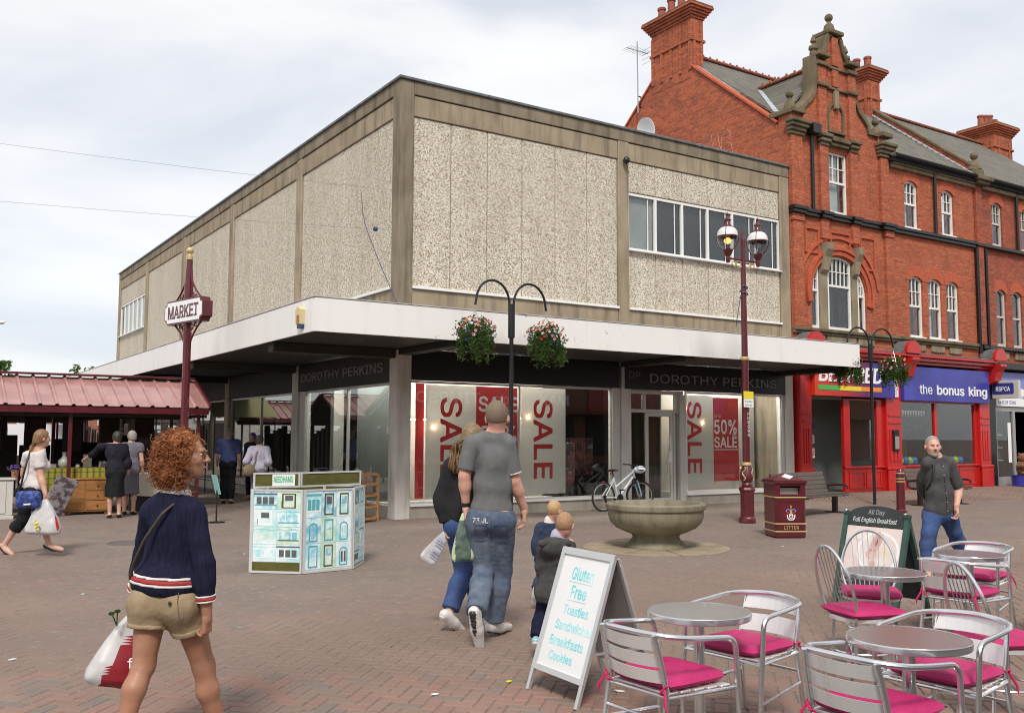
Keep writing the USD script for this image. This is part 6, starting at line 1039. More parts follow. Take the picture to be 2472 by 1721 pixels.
# --- white poster board
mat('poster_white', (.74, .74, .735), .35, col2=(.68, .69, .69), nscale=1.5); mat('teal_text', (.16, .60, .64), .5, col2=(.50, .74, .76), nscale=5, namt=(.4, .6)); mat('board_back', (.26, .25, .25), .6); mat('alu_frame', (.60, .60, .59), .32, .7)
def a_frame(o, z): n = math.hypot(o, z); return frame((0, 0, 0), (1, 0, 0), (0, o/n, z/n), (0, -z/n, o/n)), n
wb = thing('poster_board', 'white A-board listing Gluten Free toasties, sandwiches and breakfasts in pale teal', 'A-board', (-4.665, -11.415, 0), math.radians(-92)); Fb, nb_ = a_frame(.29, .87); Wd = .565
put('poster', MB().poly(rect(.03, Wd-.03, .17, nb_-.03), .006, off(Fb, -.012)), 'poster_white', wb, smooth=False); put('poster_frame', MB().poly(rect(0, Wd, .135, nb_).difference(rect(.035, Wd-.035, .17, nb_-.035)), .022, off(Fb, -.016)), 'alu_frame', wb, smooth=False); put('back_sheet', MB().poly(rect(.01, Wd-.01, .14, nb_-.01), .004, off(Fb, -.021)), 'board_back', wb, smooth=False)
for x in (.0, Wd-.03): put('leg', MB().poly(rect(x, x+.03, 0, .134), .02, off(Fb, -.015)), 'alu_frame', wb, smooth=False)
Fr = frame((Wd, .62, 0), (-1, 0, 0), (0, -.30/math.hypot(.30, .87), .87/math.hypot(.30, .87)), (0, .87/math.hypot(.30, .87), .30/math.hypot(.30, .87)))
put('rear_panel', MB().poly(rect(.02, Wd-.02, .15, nb_-.01), .012, off(Fr, -.012)), 'board_back', wb, smooth=False)
for x in (.0, Wd-.03): put('rear_leg', MB().poly(rect(x, x+.03, 0, nb_-.012), .02, off(Fr, -.016)), 'alu_frame', wb, smooth=False)
put('spreader', MB().bar((Wd-.015, .10, .30), (Wd-.015, .52, .30), .012, .016), 'alu_frame', wb, smooth=False); put('hinge', MB().tube([(.0, .295, .872), (Wd, .295, .872)], .009, 8), 'alu_frame', wb)
for (tx, x, z, h, w) in (('Gluten', .165, .735, .075, .235), ('Free', .20, .62, .075, .17), ('Toasties', .17, .515, .055, .265), ('Sandwiches', .125, .415, .055, .40), ('Breakfasts', .11, .315, .055, .36), ('Cookies', .14, .225, .050, .25)):
    put('lettering', MB().text(tx, h, .0015, off(Fb, -.0058)@frame((x, z, 0), (1, 0, 0), (0, 1, 0), (0, 0, 1)), bold=True, width=w), 'teal_text', wb, smooth=False)
put('underline', MB().poly(rect(.15, .41, .715, .718), .0015, off(Fb, -.0058)).poly(rect(.18, .38, .600, .603), .0015, off(Fb, -.0058)), 'teal_text', wb, smooth=False)
# --- chalkboard
mat('board_green', (.035, .085, .065), .5, col2=(.025, .06, .048), nscale=9); mat('chalk_black', (.022, .026, .026), .7, col2=(.032, .036, .036), nscale=5); mat('chalk', (.62, .64, .64), .8); mat('chalk_dim', (.30, .33, .35), .8)
mat('food_pink', (.66, .52, .48), .4, col2=(.72, .62, .58), nscale=5, coord='obj'); mat('food_plate', (.72, .66, .62), .4, col2=(.66, .56, .52), nscale=6, coord='obj'); mat('food_bacon', (.55, .30, .26), .5, col2=(.66, .46, .40), nscale=14, coord='obj'); mat('food_egg', (.70, .58, .46), .4, col2=(.74, .68, .62), nscale=9, coord='obj')
cb = thing('chalk_board', 'green framed chalkboard A-board reading All Day Full English Breakfast', 'A-board', (-.84, -10.73, 0), math.radians(-89)); Fc, nc_ = a_frame(.26, .925); W2_ = .675
for x in (0, W2_-.045): put('side_post', MB().poly(rect(x, x+.045, 0, nc_), .035, off(Fc, -.03)), 'board_green', cb, smooth=False)
hd2 = SG.Polygon([(.045, nc_-.13), (W2_-.045, nc_-.13), (W2_-.045, nc_-.035)]+[(W2_/2+(W2_/2-.045)*math.cos(t), nc_-.035+.095*math.sin(t)) for t in np.linspace(0, math.pi, 20)]+[(.045, nc_-.035)]); hp = put('header', MB().poly(hd2.buffer(0), .016, off(Fc, -.022)), 'chalk_black', cb, smooth=False)
def chalk(txt, h, x, z, w, m='chalk', parent=hp): put('lettering', MB().text(txt, h, .0015, off(Fc, -.0058)@frame((x, z, 0), (1, 0, 0), (.08, 1, 0), (0, 0, 1)), width=w), m, parent, smooth=False)
chalk('All Day', .045, .25, nc_-.02, .17, 'chalk_dim'); chalk('Full English Breakfast', .043, .10, nc_-.095, .45)
fpz = put('food_poster', MB().poly(rect(.05, W2_-.05, .385, nc_-.135), .010, off(Fc, -.018)), 'food_pink', cb, smooth=False); Ff = off(Fc, -.0078)
put('plate', MB().poly(affinity.scale(SG.Point(.40, .60).buffer(.20), 1.05, .92).intersection(rect(.055, W2_-.055, .39, nc_-.14)), .0012, Ff), 'food_plate', fpz, smooth=False); put('plate_rim', MB().poly(affinity.scale(SG.Point(.40, .60).buffer(.205), 1.05, .92).difference(affinity.scale(SG.Point(.40, .60).buffer(.185), 1.05, .92)).intersection(rect(.055, W2_-.055, .39, nc_-.14)), .0016, off(Ff, .0003)), 'sign_white', fpz, smooth=False)
for (x, z, rx, rz_, a_, m_) in ((.36, .70, .03, .10, -25, 'food_bacon'), (.40, .69, .025, .09, -20, 'food_bacon'), (.47, .63, .055, .05, 0, 'food_egg'), (.34, .58, .06, .045, 10, 'food_bacon'), (.45, .53, .05, .05, 0, 'food_egg'), (.36, .50, .03, .03, 0, 'food_bacon'), (.20, .74, .06, .04, 10, 'food_egg')):
    put('food', MB().poly(affinity.rotate(affinity.scale(SG.Point(x, z).buffer(1.0, 12), rx, rz_), a_), .001, off(Ff, .0014)), m_, fpz, smooth=False)
lb2 = put('lower_board', MB().poly(rect(.045, W2_-.045, .17, .384), .012, off(Fc, -.02)), 'chalk_black', cb, smooth=False); put('bottom_rail', MB().poly(rect(.045, W2_-.045, .14, .169), .03, off(Fc, -.028)), 'board_green', cb, smooth=False)
for k, tx in enumerate(('Bacon', 'Sausage', 'Egg', 'Toms', 'Beans')): chalk(tx, .022, .055, .35-.038*k, .03+.014*len(tx), 'chalk_dim', lb2)
chalk('\u00a33.95', .06, .38, .21, .2, 'chalk', lb2)
Fq = frame((W2_, .56, 0), (-1, 0, 0), (0, -.30/math.hypot(.3, .925), .925/math.hypot(.3, .925)), (0, .925/math.hypot(.3, .925), .30/math.hypot(.3, .925)))
for x in (0, W2_-.045): put('rear_post', MB().poly(rect(x, x+.045, 0, nc_), .03, off(Fq, -.03)), 'board_green', cb, smooth=False)
put('rear_board', MB().poly(rect(.045, W2_-.045, .17, nc_-.03), .012, off(Fq, -.02)), 'chalk_black', cb, smooth=False); put('hook', MB().sph((.03, .24, nc_*.965), .012).sph((W2_-.03, .24, nc_*.965), .012), 'aluminium', cb)

# ================================================================ bicycle
mat('bike_white', (.66, .70, .74), .3, coat=.4); mat('tyre', (.016, .016, .016), .8); mat('bike_blue', (.25, .45, .52), .3)
bk = thing('bicycle', 'white and pale blue bicycle leaning on the middle column of the shop', 'bicycle', (4.71, -.46, 0), math.radians(2)); R_ = .325
def wheel(cx, cz, turn=0.0):
    c_, s_ = math.cos(turn), math.sin(turn); w_ = put('wheel', MB().tube([(cx+(R_-.022)*math.cos(a)*c_, (R_-.022)*math.cos(a)*s_, cz+(R_-.022)*math.sin(a)) for a in np.linspace(0, 6.2832, 41)[:-1]], .022, 8, closed=True), 'tyre', bk)
    put('rim', MB().tube([(cx+(R_-.052)*math.cos(a)*c_, (R_-.052)*math.cos(a)*s_, cz+(R_-.052)*math.sin(a)) for a in np.linspace(0, 6.2832, 37)[:-1]], .010, 6, closed=True), 'aluminium', w_); sp = MB()
    for k in range(20): a = k*.314; sp.tube([(cx, .0, cz), (cx+(R_-.055)*math.cos(a)*c_, (R_-.055)*math.cos(a)*s_, cz+(R_-.055)*math.sin(a))], .0022, 3)
    sp.tube([(cx-.045*s_, -.045*c_, cz), (cx+.045*s_, .045*c_, cz)], .022, 8); put('spokes', sp, 'aluminium', w_)
wheel(0, R_); wheel(1.06, R_, -.42)
bb, st_, hd_, ax = (.42, 0, .29), (.30, 0, .70), (.87, 0, .80), (0, 0, R_)
put('frame', MB().tube([bb, (.285, 0, .74)], .016).tube([(.34, 0, .52), (.86, 0, .84)], .019).tube([bb, (.885, 0, .76)], .023).tube([(.845, 0, .90), (.905, 0, .70)], .024), 'bike_white', bk)
for s in (-1, 1): put('stay', MB().tube([(0, s*.06, R_), (.40, s*.04, .29)], .010).tube([(0, s*.06, R_), (.30, s*.02, .70)], .010), 'bike_white', bk); put('fork_leg', MB().tube([(.925, s*.055, .66), (1.06+.05*0, s*.055, R_)], [.018, .013]), 'bike_blue', bk)
put('fork_crown', MB().tube([(.905, -.07, .68), (.905, .07, .68)], .028).tube([(.905, 0, .70), (.915, 0, .60)], .02), 'black_iron', bk); put('saddle', MB().sph((.24, 0, .885), (.13, .07, .03)).sph((.34, 0, .885), (.08, .03, .022)).tube([(.283, 0, .74), (.262, 0, .87)], .014), 'black_iron', bk)
put('handlebar', MB().tube([(.835, 0, .90), (.82, 0, .97)], .017).tube([(.74, -.29, 1.0), (.80, -.15, 1.0), (.84, 0, .98), (.87, .15, 1.0), (.84, .30, 1.0)], .014).tube([(.72, -.33, .995), (.76, -.23, 1.0)], .02), 'black_iron', bk)
put('chainset', MB().lathe([(.02, -.01), (.085, -.008), (.09, 0), (.085, .008), (.02, .01)], 24, frame((.42, -.07, .29), (1, 0, 0), (0, 0, 1), (0, -1, 0))).tube([(.42, -.09, .29), (.40, -.10, .46)], .011).box(.36, .46, -.17, -.10, .455, .48).tube([(.42, .09, .29), (.44, .10, .12)], .011).lathe([(.01, -.02), (.045, -.015), (.045, .015), (.01, .02)], 16, frame((0, -.05, R_), (1, 0, 0), (0, 0, 1), (0, -1, 0))), 'black_iron', bk); put('derailleur', MB().bar((0, -.06, R_-.05), (.05, -.06, .17), .02, .04), 'black_iron', bk)
put('reflector', MB().box(-.02, .01, -.03, .03, .62, .66, .006).box(.20, .215, -.025, .025, .80, .84, .005), 'gloss_red', bk)
hl = thing('cycle_helmet', 'white and grey vented cycle helmet hanging on the bicycle handlebar', 'helmet', (5.60, -.62, .90)); hv = MB(); hv.sph((0, 0, 0), (.145, .105, .085), 3); put('shell', hv, 'bike_white', hl, smooth=True); vv = MB()
for k in range(5): y = -.07+.035*k; vv.sph((.02, y, .062-.25*abs(y)), (.09, .011, .022), 2).sph((-.05, y-.04, -.01), (.06, .05, .012), 2)
put('vents', vv, 'black_iron', hl, smooth=True)

# ================================================================ teddy, litter, small ground things
mat('teddy_brown', (.20, .075, .025), .95, col2=(.12, .045, .015), nscale=30, sheen=.4, bump=.6, bscale=60)
td = thing('teddy_bear', 'brown teddy bear sitting on a blue tub by the charity shop door', 'teddy bear', (21.0, -.55, .155+.33)); put('body', MB().sph((0, 0, .22), (.17, .15, .24), 3).sph((0, -.03, .53), (.14, .13, .13), 3).sph((0, -.15, .50), (.06, .05, .045), 2).sph((-.10, 0, .64), (.045, .03, .045), 2).sph((.10, 0, .64), (.045, .03, .045), 2).sph((-.17, -.1, .28), (.06, .12, .06), 2).sph((.17, -.1, .28), (.06, .12, .06), 2).sph((-.10, -.18, .06), (.07, .13, .06), 2).sph((.10, -.18, .06), (.07, .13, .06), 2), 'teddy_brown', td, smooth=True); put('eyes', MB().sph((-.05, -.145, .565), .014, 1).sph((.05, -.145, .565), .014, 1).sph((0, -.195, .515), .018, 1), 'gloss_black', td)
put('blue_tub', MB().lathe([(.24, 0), (.27, .31), (.285, .31), (.285, .33), (.25, .33), (.24, .28)], 28, frame((21.0, -.52, .155), (1, 0, 0), (0, 1, 0), (0, 0, 1))), 'blue_sign', '/World', 'upturned blue tub under the brown teddy bear', 'tub')
_gl = np.random.default_rng(31); lit = [((1050, 1676), .05, 'white scrap of paper on the paving in the bottom centre'), ((1229, 1645), .06, 'yellowish scrap of litter on the paving left of the Gluten Free board'), ((1495, 1668), .07, 'torn white scrap of litter under the nearest chair'), ((1890, 1318), .03, 'small white litter scrap near the litter bin'), ((1290, 1325), .03, 'tiny pale litter scrap beside the small boys'), ((30, 1592), .06, 'pale flattened paper scrap at the left edge of the paving'), ((200, 1434), .04, 'tiny white scrap on the paving left of the red-haired woman'), ((590, 1337), .04, 'tiny white scrap on the paving left of the picture stand')]
for (u, v), s_, lab in lit:
    q = gp(u, v); a_ = _gl.uniform(0, 3); m = MB().poly(affinity.rotate(SG.Polygon([(-s_*.5, -.01), (0, -.016), (s_*.5, 0), (.01, .018), (-s_*.3, .012)]), a_*57), .004, frame((q[0], q[1], .002), (1, 0, 0), (0, 1, 0), (0, 0, 1))); put('litter_scrap', m, 'sign_white' if 'yellow' not in lab else 'stripe_yellow', '/World', lab, 'litter', smooth=False)
# ================================================================ people: each body one surface from a smooth distance field, clothes over it
def sd_cap(P, a, b, ra, rb):
    ab = b-a; t = np.clip(((P-a)@ab)/(ab@ab+1e-12), 0, 1); return np.linalg.norm(P-a-t[:, None]*ab, axis=1)-(ra+t*(rb-ra))
def sd_ell(P, c, r, R):
    q = (P-c)@R; k0 = np.linalg.norm(q/r, axis=1); k1 = np.linalg.norm(q/(r*r), axis=1); return k0*(k0-1)/np.maximum(k1, 1e-9)
class Field:
    """prims: (kind, data, blend, clips); clips = [(point, outward normal)] cut that prim flat"""
    def __init__(s): s.p = []
    def cap(s, a, b, ra, rb, k=.02, clip=()): s.p.append(('c', (np.asarray(a, float), np.asarray(b, float), ra, rb), k, clip)); return s
    def ell(s, c, r, R=np.eye(3), k=.03, clip=()): s.p.append(('e', (np.asarray(c, float), np.asarray(r, float), np.asarray(R, float)), k, clip)); return s
    def mesh(s, h, cuts=(), noise=None, it=4):
        lo, hi = [], []
        for kind, d, k, c in s.p:
            if kind == 'c': r = max(d[2], d[3]); lo.append(np.minimum(d[0], d[1])-r); hi.append(np.maximum(d[0], d[1])+r)
            else: e = np.abs(d[2])@d[1]; lo.append(d[0]-e); hi.append(d[0]+e)
        lo, hi = np.array(lo), np.array(hi); o = lo.min(0)-3*h; n = np.ceil((hi.max(0)+3*h-o)/h).astype(int)+1
        F = np.full(n, .08, np.float64); ax = [o[i]+h*np.arange(n[i]) for i in range(3)]
        for (kind, d, k, c), l, u in zip(s.p, lo, hi):
            m = .05+k; i0 = np.maximum(((l-m-o)/h).astype(int), 0); i1 = np.minimum(((u+m-o)/h).astype(int)+2, n); sl = tuple(slice(a, b) for a, b in zip(i0, i1))
            G = np.stack(np.meshgrid(*[ax[i][sl[i]] for i in range(3)], indexing='ij'), -1); P = G.reshape(-1, 3)
            v = sd_cap(P, *d) if kind == 'c' else sd_ell(P, *d)
            for q, nn in c: v = np.maximum(v, (P-q)@nn)
            v = v.reshape(G.shape[:3]); f = F[sl]; w = np.maximum(k-np.abs(f-v), 0)/k; F[sl] = np.minimum(f, v)-w*w*k*.25
        if noise or cuts:
            idx = np.argwhere(np.abs(F) < .05); P = o+idx*h; v = F[tuple(idx.T)]
            if noise:
                amp, sc, seed = noise; v = v+amp*((.42-np.abs(meshkit.fbm(P*np.asarray(sc, float)*1.5+.8*meshkit.noise(P*6+seed)[:, None], 3, seed)-.5)*4.2)*.8+.7*(meshkit.fbm(P*np.asarray(sc, float)*.6, 2, seed+7)-.5))
            for q, nn in cuts: v = np.maximum(v, (P-np.asarray(q))@np.asarray(nn, float))
            F[tuple(idx.T)] = v
            if cuts:
                idx = np.argwhere(F <= -.05); P = o+idx*h; v = F[tuple(idx.T)]
                for q, nn in cuts: v = np.maximum(v, (P-np.asarray(q))@np.asarray(nn, float))
                F[tuple(idx.T)] = v
        return surface_net(F, o, h, it)
def surface_net(F, o, h, it=3):
    S = F < 0; n = np.array(F.shape)-1
    c = np.zeros(n, int)
    for d in np.ndindex(2, 2, 2): c += S[d[0]:n[0]+d[0], d[1]:n[1]+d[1], d[2]:n[2]+d[2]]
    act = np.argwhere((c > 0) & (c < 8)); ids = np.full(n, -1); ids[tuple(act.T)] = np.arange(len(act)); acc = np.zeros((len(act), 3)); cnt = np.zeros(len(act))
    for d0 in np.ndindex(2, 2, 2):
        for k in range(3):
            if d0[k]: continue
            d1 = list(d0); d1[k] = 1; a = F[tuple((act+d0).T)]; b = F[tuple((act+d1).T)]; x = (a < 0) != (b < 0); t = np.where(x, a/np.where(x, a-b, 1), 0)
            p = np.tile(np.array(d0, float), (len(act), 1)); p[:, k] = t; acc += np.where(x[:, None], p, 0); cnt += x
    V = o+h*(act+acc/cnt[:, None]); Q = []
    for k in range(3):
        a = [slice(0, -1)]*3; b = [slice(0, -1)]*3; a = tuple(slice(0, -1) if i == k else slice(1, -1) for i in range(3)); b = tuple(slice(1, None) if i == k else slice(1, -1) for i in range(3))
        x = np.argwhere(S[a] != S[b]); e = x.copy(); u, v = (k+1) % 3, (k+2) % 3; e[:, u] += 1; e[:, v] += 1; inside = S[tuple(e.T)]
        du, dv = np.eye(3, dtype=int)[u], np.eye(3, dtype=int)[v]; q = np.stack([ids[tuple((e-du-dv).T)], ids[tuple((e-dv).T)], ids[tuple(e.T)], ids[tuple((e-du).T)]], 1); q[~inside] = q[~inside][:, ::-1]; Q.append(q)
    Q = np.vstack(Q); m = trimesh.Trimesh(V, np.vstack([Q[:, [0, 1, 2]], Q[:, [0, 2, 3]]]), process=False)
    if it:
        import scipy.sparse as sp_
        e = np.vstack([Q[:, [0, 1]], Q[:, [1, 2]], Q[:, [2, 3]], Q[:, [3, 0]]]); e = np.unique(np.sort(e, 1), axis=0); nv = len(V); A = sp_.coo_matrix((np.ones(2*len(e)), (np.r_[e[:, 0], e[:, 1]], np.r_[e[:, 1], e[:, 0]])), (nv, nv)).tocsr(); deg = np.maximum(np.asarray(A.sum(1)).ravel(), 1)[:, None]; X = V.copy()
        for _ in range(it): X = X+.5*(A@X/deg-X); X = X-.51*(A@X/deg-X)
        d = X-V; l = np.linalg.norm(d, axis=1, keepdims=True); m.vertices = V+d*np.minimum(1, h*.8/np.maximum(l, 1e-9))
    return m
def stage_pts(path): return np.array(UsdGeom.Mesh.Get(stage, path).GetPointsAttr().Get(), float)
unit = lambda v: np.asarray(v, float)/(np.linalg.norm(v)+1e-12)

def snap(mesh, pts, dr, lift=.003):
    """lays points onto the side of a mesh that faces against dr"""
    v = np.asarray(mesh.vertices); out = []
    for p in pts:
        d = v-p; a = d@dr; r = np.linalg.norm(d-a[:, None]*dr, axis=1); k = r < .016
        out.append(p+dr*(a[k].min()-lift) if k.any() else p)
    return np.array(out)
class Person:
    """joints J in the world; fwd = where the body faces, look = where the head faces"""
    def __init__(s, label, foot, H, face, look=None, tilt=0.0, sex='f', child=False, J=None, h=.012, lean=0.0):
        s.H, s.sex, s.h = H, sex, h; f = np.array([math.cos(face), math.sin(face), 0]); r = np.array([f[1], -f[0], 0]); s.f, s.r = f, r
        lk = face if look is None else look; s.look = np.array([math.cos(lk)*math.cos(tilt), math.sin(lk)*math.cos(tilt), math.sin(tilt)]); foot = np.array([foot[0], foot[1], foot[2] if len(foot) > 2 else 0.0]); s.foot = foot
        k = H/1.75; sw = (.178 if sex == 'f' else .20)*k; hw = .088*k; w = lambda x, y, z: foot+r*x*1.0+f*(y+lean*z)+np.array([0, 0, z*k])
        hz = 1.635 if not child else 1.53
        s.J = dict(head=w(0, .02, hz), neck=w(0, -.01, 1.49 if not child else 1.37), shL=w(-sw, -.01, 1.43 if not child else 1.30), shR=w(sw, -.01, 1.43 if not child else 1.30), elL=w(-sw-.05, -.03, 1.13), elR=w(sw+.05, -.03, 1.13), wrL=w(-sw-.06, .05, .89), wrR=w(sw+.06, .05, .89),
                   hipL=w(-hw, 0, .92), hipR=w(hw, 0, .92), knL=w(-hw, .02, .49), knR=w(hw, .02, .49), anL=w(-hw, -.02, .085), anR=w(hw, -.02, .085), toL=w(-hw-.02, .15, .03), toR=w(hw+.02, .15, .03))
        if J: s.J.update({a: np.asarray(b, float) for a, b in J.items()})
        s.k = k; s.hs = (1.0 if not child else 1.28)*k*(.97 if sex == 'f' else 1.0); s.child = child
        s.t = thing('person', label, 'person', foot); s.off = foot
        J = s.J; s.pel = (J['hipL']+J['hipR'])/2; s.up = unit(J['neck']-s.pel); sr = J['shR']-J['shL']; hr = J['hipR']-J['hipL']; s.sr, s.hr = unit(sr), unit(hr); s.sw = np.linalg.norm(sr)/2; s.hw = np.linalg.norm(hr)/2
        R = s.look; rr = unit(np.cross(R, [0, 0, 1.0])); s.HR = np.stack([rr, R, np.cross(rr, R)], 1)
    def P(s, t): return s.pel+(s.J['neck']-s.pel)*t
    def frameat(s, t):
        r = unit(s.hr*(1-t)+s.sr*t); u = s.up; r = unit(r-u*(r@u)); return np.stack([r, np.cross(u, r), u], 1)
    def torso(s, F, g=0.0, kk=.032, low=True, belly=1.0):
        k = s.k; m = 1.0 if s.sex == 'm' else .93; R = s.frameat(.7); w = s.sw
        F.ell(s.P(.70)+R[:, 1]*.005, (w*.86+g, .112*k*m+g, .175*k+g), R, kk); F.ell(s.P(.42)+s.frameat(.4)[:, 1]*.006*belly, ((.142 if s.sex == 'm' else .132)*k+g, .10*k*m*belly+g, .17*k+g), s.frameat(.4), kk)
        if s.sex == 'f' and not s.child:
            for x in (-.07, .07): F.ell(s.P(.66)+R@np.array([x*k, .085*k, 0]), (.062*k+g, .06*k+g, .062*k+g), R, .03)
        F.cap(s.J['shL']+s.up*-.015, s.J['shR']+s.up*-.015, .046*k+g, .046*k+g, kk); F.cap(s.J['neck']-s.up*.02, s.J['neck']+s.up*.03, .072*k+g*.8, .055*k+g*.5, .04)
        for q in ('shL', 'shR'): F.cap(s.J['neck']+s.up*.0, s.J['neck']*.25+s.J[q]*.75+s.up*.008, .052*k+g*.7, .044*k+g*.9, .035)
        if low: s.pelvis(F, g, kk)
    def pelvis(s, F, g=0.0, kk=.032):
        k = s.k; R = s.frameat(.05); F.ell(s.pel+s.up*.05*k, (s.hw+.066*k+g, .108*k+g, .125*k+g), R, kk)
        for q in ('hipL', 'hipR'): F.ell(s.J[q]-R[:, 1]*.045*k+s.up*.01, (.088*k+g, .088*k+g, .095*k+g), R, .04)
    def arm(s, F, sd, g=0.0, g2=None, end=2.0, k=.025, fat=1.0):
        """end: 0..1 upper arm, 1..2 forearm; cut flat there"""
        a, b, c = s.J['sh'+sd], s.J['el'+sd], s.J['wr'+sd]; q = s.k*fat; g2 = g if g2 is None else g2
        if end < 1: e = a+(b-a)*end; F.cap(a, b, .052*q+g, .043*q+g2, k, [(e, unit(b-a))]); return
        F.cap(a, b, .052*q+g, .041*q+g, k); F.cap(b+(c-b)*.0, b+(c-b)*.35, .041*q+g, .042*q+g, k)
        e = b+(c-b)*(end-1); F.cap(b+(c-b)*.25, c, .042*q+g, .027*q+g2, k, [(e, unit(c-b))] if end < 2 else ())
    def leg(s, F, sd, g=0.0, g2=None, end=2.0, k=.03, fat=1.0):
        a, b, c = s.J['hip'+sd], s.J['kn'+sd], s.J['an'+sd]; q = s.k*fat; g2 = g if g2 is None else g2; back = -s.f
        if end < 1: e = a+(b-a)*end; F.cap(a, b, .088*q+g, .060*q+g2, k, [(e, unit(b-a))]); return
        F.cap(a, b, .088*q+g, .056*q+g, k); m = b+(c-b)*.32+back*.018*q; e = b+(c-b)*(end-1)
        F.cap(b, m, .054*q+g, .055*q+g+(g2-g)*.3, k, [(e, unit(c-b))] if end < 2 else ()); F.cap(m, c, .055*q+g+(g2-g)*.3, .036*q+g2, k, [(e, unit(c-b))] if end < 2 else ())
    def footp(s, F, sd, g=0.0, k=.02):
        a, t = s.J['an'+sd], s.J['to'+sd]; q = s.k*(1.1 if s.child else 1); d = unit(t-a); sole = unit(np.cross(np.cross(d, [0, 0, 1.0]), d)); heel = a-d*.035*q-sole*.035*q
        tt = t; F.cap(heel, heel+(tt-heel)*.55, .036*q+g, .040*q+g, k); F.cap(heel+(tt-heel)*.5, tt, .042*q+g, .030*q+g, k); F.cap(a, heel+(tt-heel)*.3, .036*q+g, .035*q+g, k)
        return heel, tt, sole, d
    def head(s, F, k=.02):
        h, R, q = s.J['head'], s.HR, s.hs; L = lambda x, y, z: h+R@(np.array([x, y, z])*q)
        F.ell(L(0, -.012, .022), np.array((.076, .097, .100))*q, R, k); F.ell(L(0, .028, -.048), np.array((.057, .062, .074))*q, R, k); F.ell(L(0, .060, -.094), np.array((.026, .022, .022))*q, R, k)
        F.cap(L(-.03, .084, .028), L(.03, .084, .028), .013*q, .013*q, .015); F.cap(L(0, .092, .010), L(0, .112, -.026), .009*q, .0145*q, .010)
        for x in (-1, 1): F.ell(L(x*.013, .100, -.030), np.array((.009, .010, .009))*q, R, .008); F.ell(L(x*.040, .058, -.022), np.array((.026, .026, .026))*q, R, .02); F.ell(L(x*.083, -.008, -.008), np.array((.011, .024, .034))*q, R@rotz(x*-.45), .006)
        F.cap(L(-.018, .084, -.058), L(.018, .084, -.058), .0085*q, .0085*q, .006); F.cap(L(-.015, .083, -.069), L(.015, .083, -.069), .009*q, .009*q, .006)
        F.cap(L(0, -.025, -.05), s.J['neck']+s.up*.0, .052*q, .056*s.k, .03)
    def hand(s, sd, fdir, pdir, curl=.5, h=.005, point=False):
        """fdir: along the fingers, pdir: out of the palm; five separate bent fingers"""
        w = s.J['wr'+sd]; q = s.k*(1.1 if s.child else 1)*(.95 if s.sex == 'f' else 1.05); f = unit(fdir); p = unit(np.asarray(pdir)-f*(np.asarray(pdir)@f)); x = np.cross(f, p)*(1 if sd == 'R' else -1)   # x: towards the thumb
        L = lambda a, b, c: w+(x*a+f*b+p*c)*q; F = Field()
        F.cap(w-f*.03, L(0, .02, 0), .026*q, .027*q, .01)
        for a in (-.028, -.010, .010, .028): F.cap(L(a*.6, .015, 0), L(a, .085, 0), .014*q, .0115*q, .014)
        for i, (a, ln) in enumerate(((.028, .070), (.010, .078), (-.009, .072), (-.027, .056))):
            c = .05 if (point and i == 0) else curl; b = L(a, .088, 0); ang = 0; r = .0090*q
            for j, fr in enumerate((.45, .32, .25)):
                ang += c*(.75, 1.15, .8)[j]; e = b+(f*math.cos(ang)+p*math.sin(ang)+x*a*.8*(1 if j == 0 else 0))*ln*fr*q; F.cap(b, e, r, r*.93, .004); b = e; r *= .93
        b = L(.024, .022, .004); e = L(.050, .050, .014); F.cap(b, e, .0135*q, .0115*q, .01); b = e; e = L(.052-.012*curl, .078, .022+.012*curl); F.cap(b, e, .0105*q, .0095*q, .004); F.cap(e, L(.046-.022*curl, .100, .026+.022*curl), .0095*q, .008*q, .004)
        return F.mesh(h, it=2)
    def skin(s, m, parts=('arms', 'legs', 'feet'), fat=1.0, hands=(), afat=1.0):
        F = Field(); s.torso(F); s.head(F)
        for sd in 'LR': s.arm(F, sd, fat=afat); s.leg(F, sd, fat=fat); s.footp(F, sd)
        b = F.mesh(s.h)
        import manifold3d as mf
        for hm in hands:
            try:
                A = mf.Manifold(mf.Mesh(np.asarray(b.vertices, np.float32), np.asarray(b.faces, np.uint32))); B = mf.Manifold(mf.Mesh(np.asarray(hm.vertices, np.float32), np.asarray(hm.faces, np.uint32))); U = A+B
                if U.num_tri() < 100: raise ValueError
                q = U.to_mesh(); b = trimesh.Trimesh(q.vert_properties[:, :3], q.tri_verts, process=False)
            except Exception: b = trimesh.util.concatenate([b, hm])
        s.body = s.out('body', b, m); return s.body
    def out(s, name, mesh, m, parent=None, smooth=True, **kw):
        if isinstance(mesh, MB): mesh = mesh.mesh()
        mm = trimesh.Trimesh(np.asarray(mesh.vertices)-s.off, mesh.faces, process=False); return put(name, mm, m, parent or s.t, smooth=smooth, **kw)
    def face_bits(s, brow='hair_grey', lip='lip'):
        h, R, q = s.J['head'], s.HR, s.hs; L = lambda x, y, z: h+R@(np.array([x, y, z])*q); e, ir, b = MB(), MB(), MB()
        for x in (-1, 1):
            e.sph(L(x*.030, .0795, .008), np.array((.0105, .0078, .0052))*q, 2, R); ir.sph(L(x*.030, .0855, .008), .0042*q, 1); b.tube([L(x*.014, .099, .022), L(x*.03, .099, .027), L(x*.046, .086, .022)], .0042*q, 5)
        s.out('eyes', e, 'eye_white'); s.out('irises', ir, 'gloss_black'); s.out('eyebrows', b, brow); s.out('lips', MB().tube([L(-.020, .091, -.0635), L(0, .0965, -.062), L(.020, .091, -.0635)], .005*q, 6), lip)
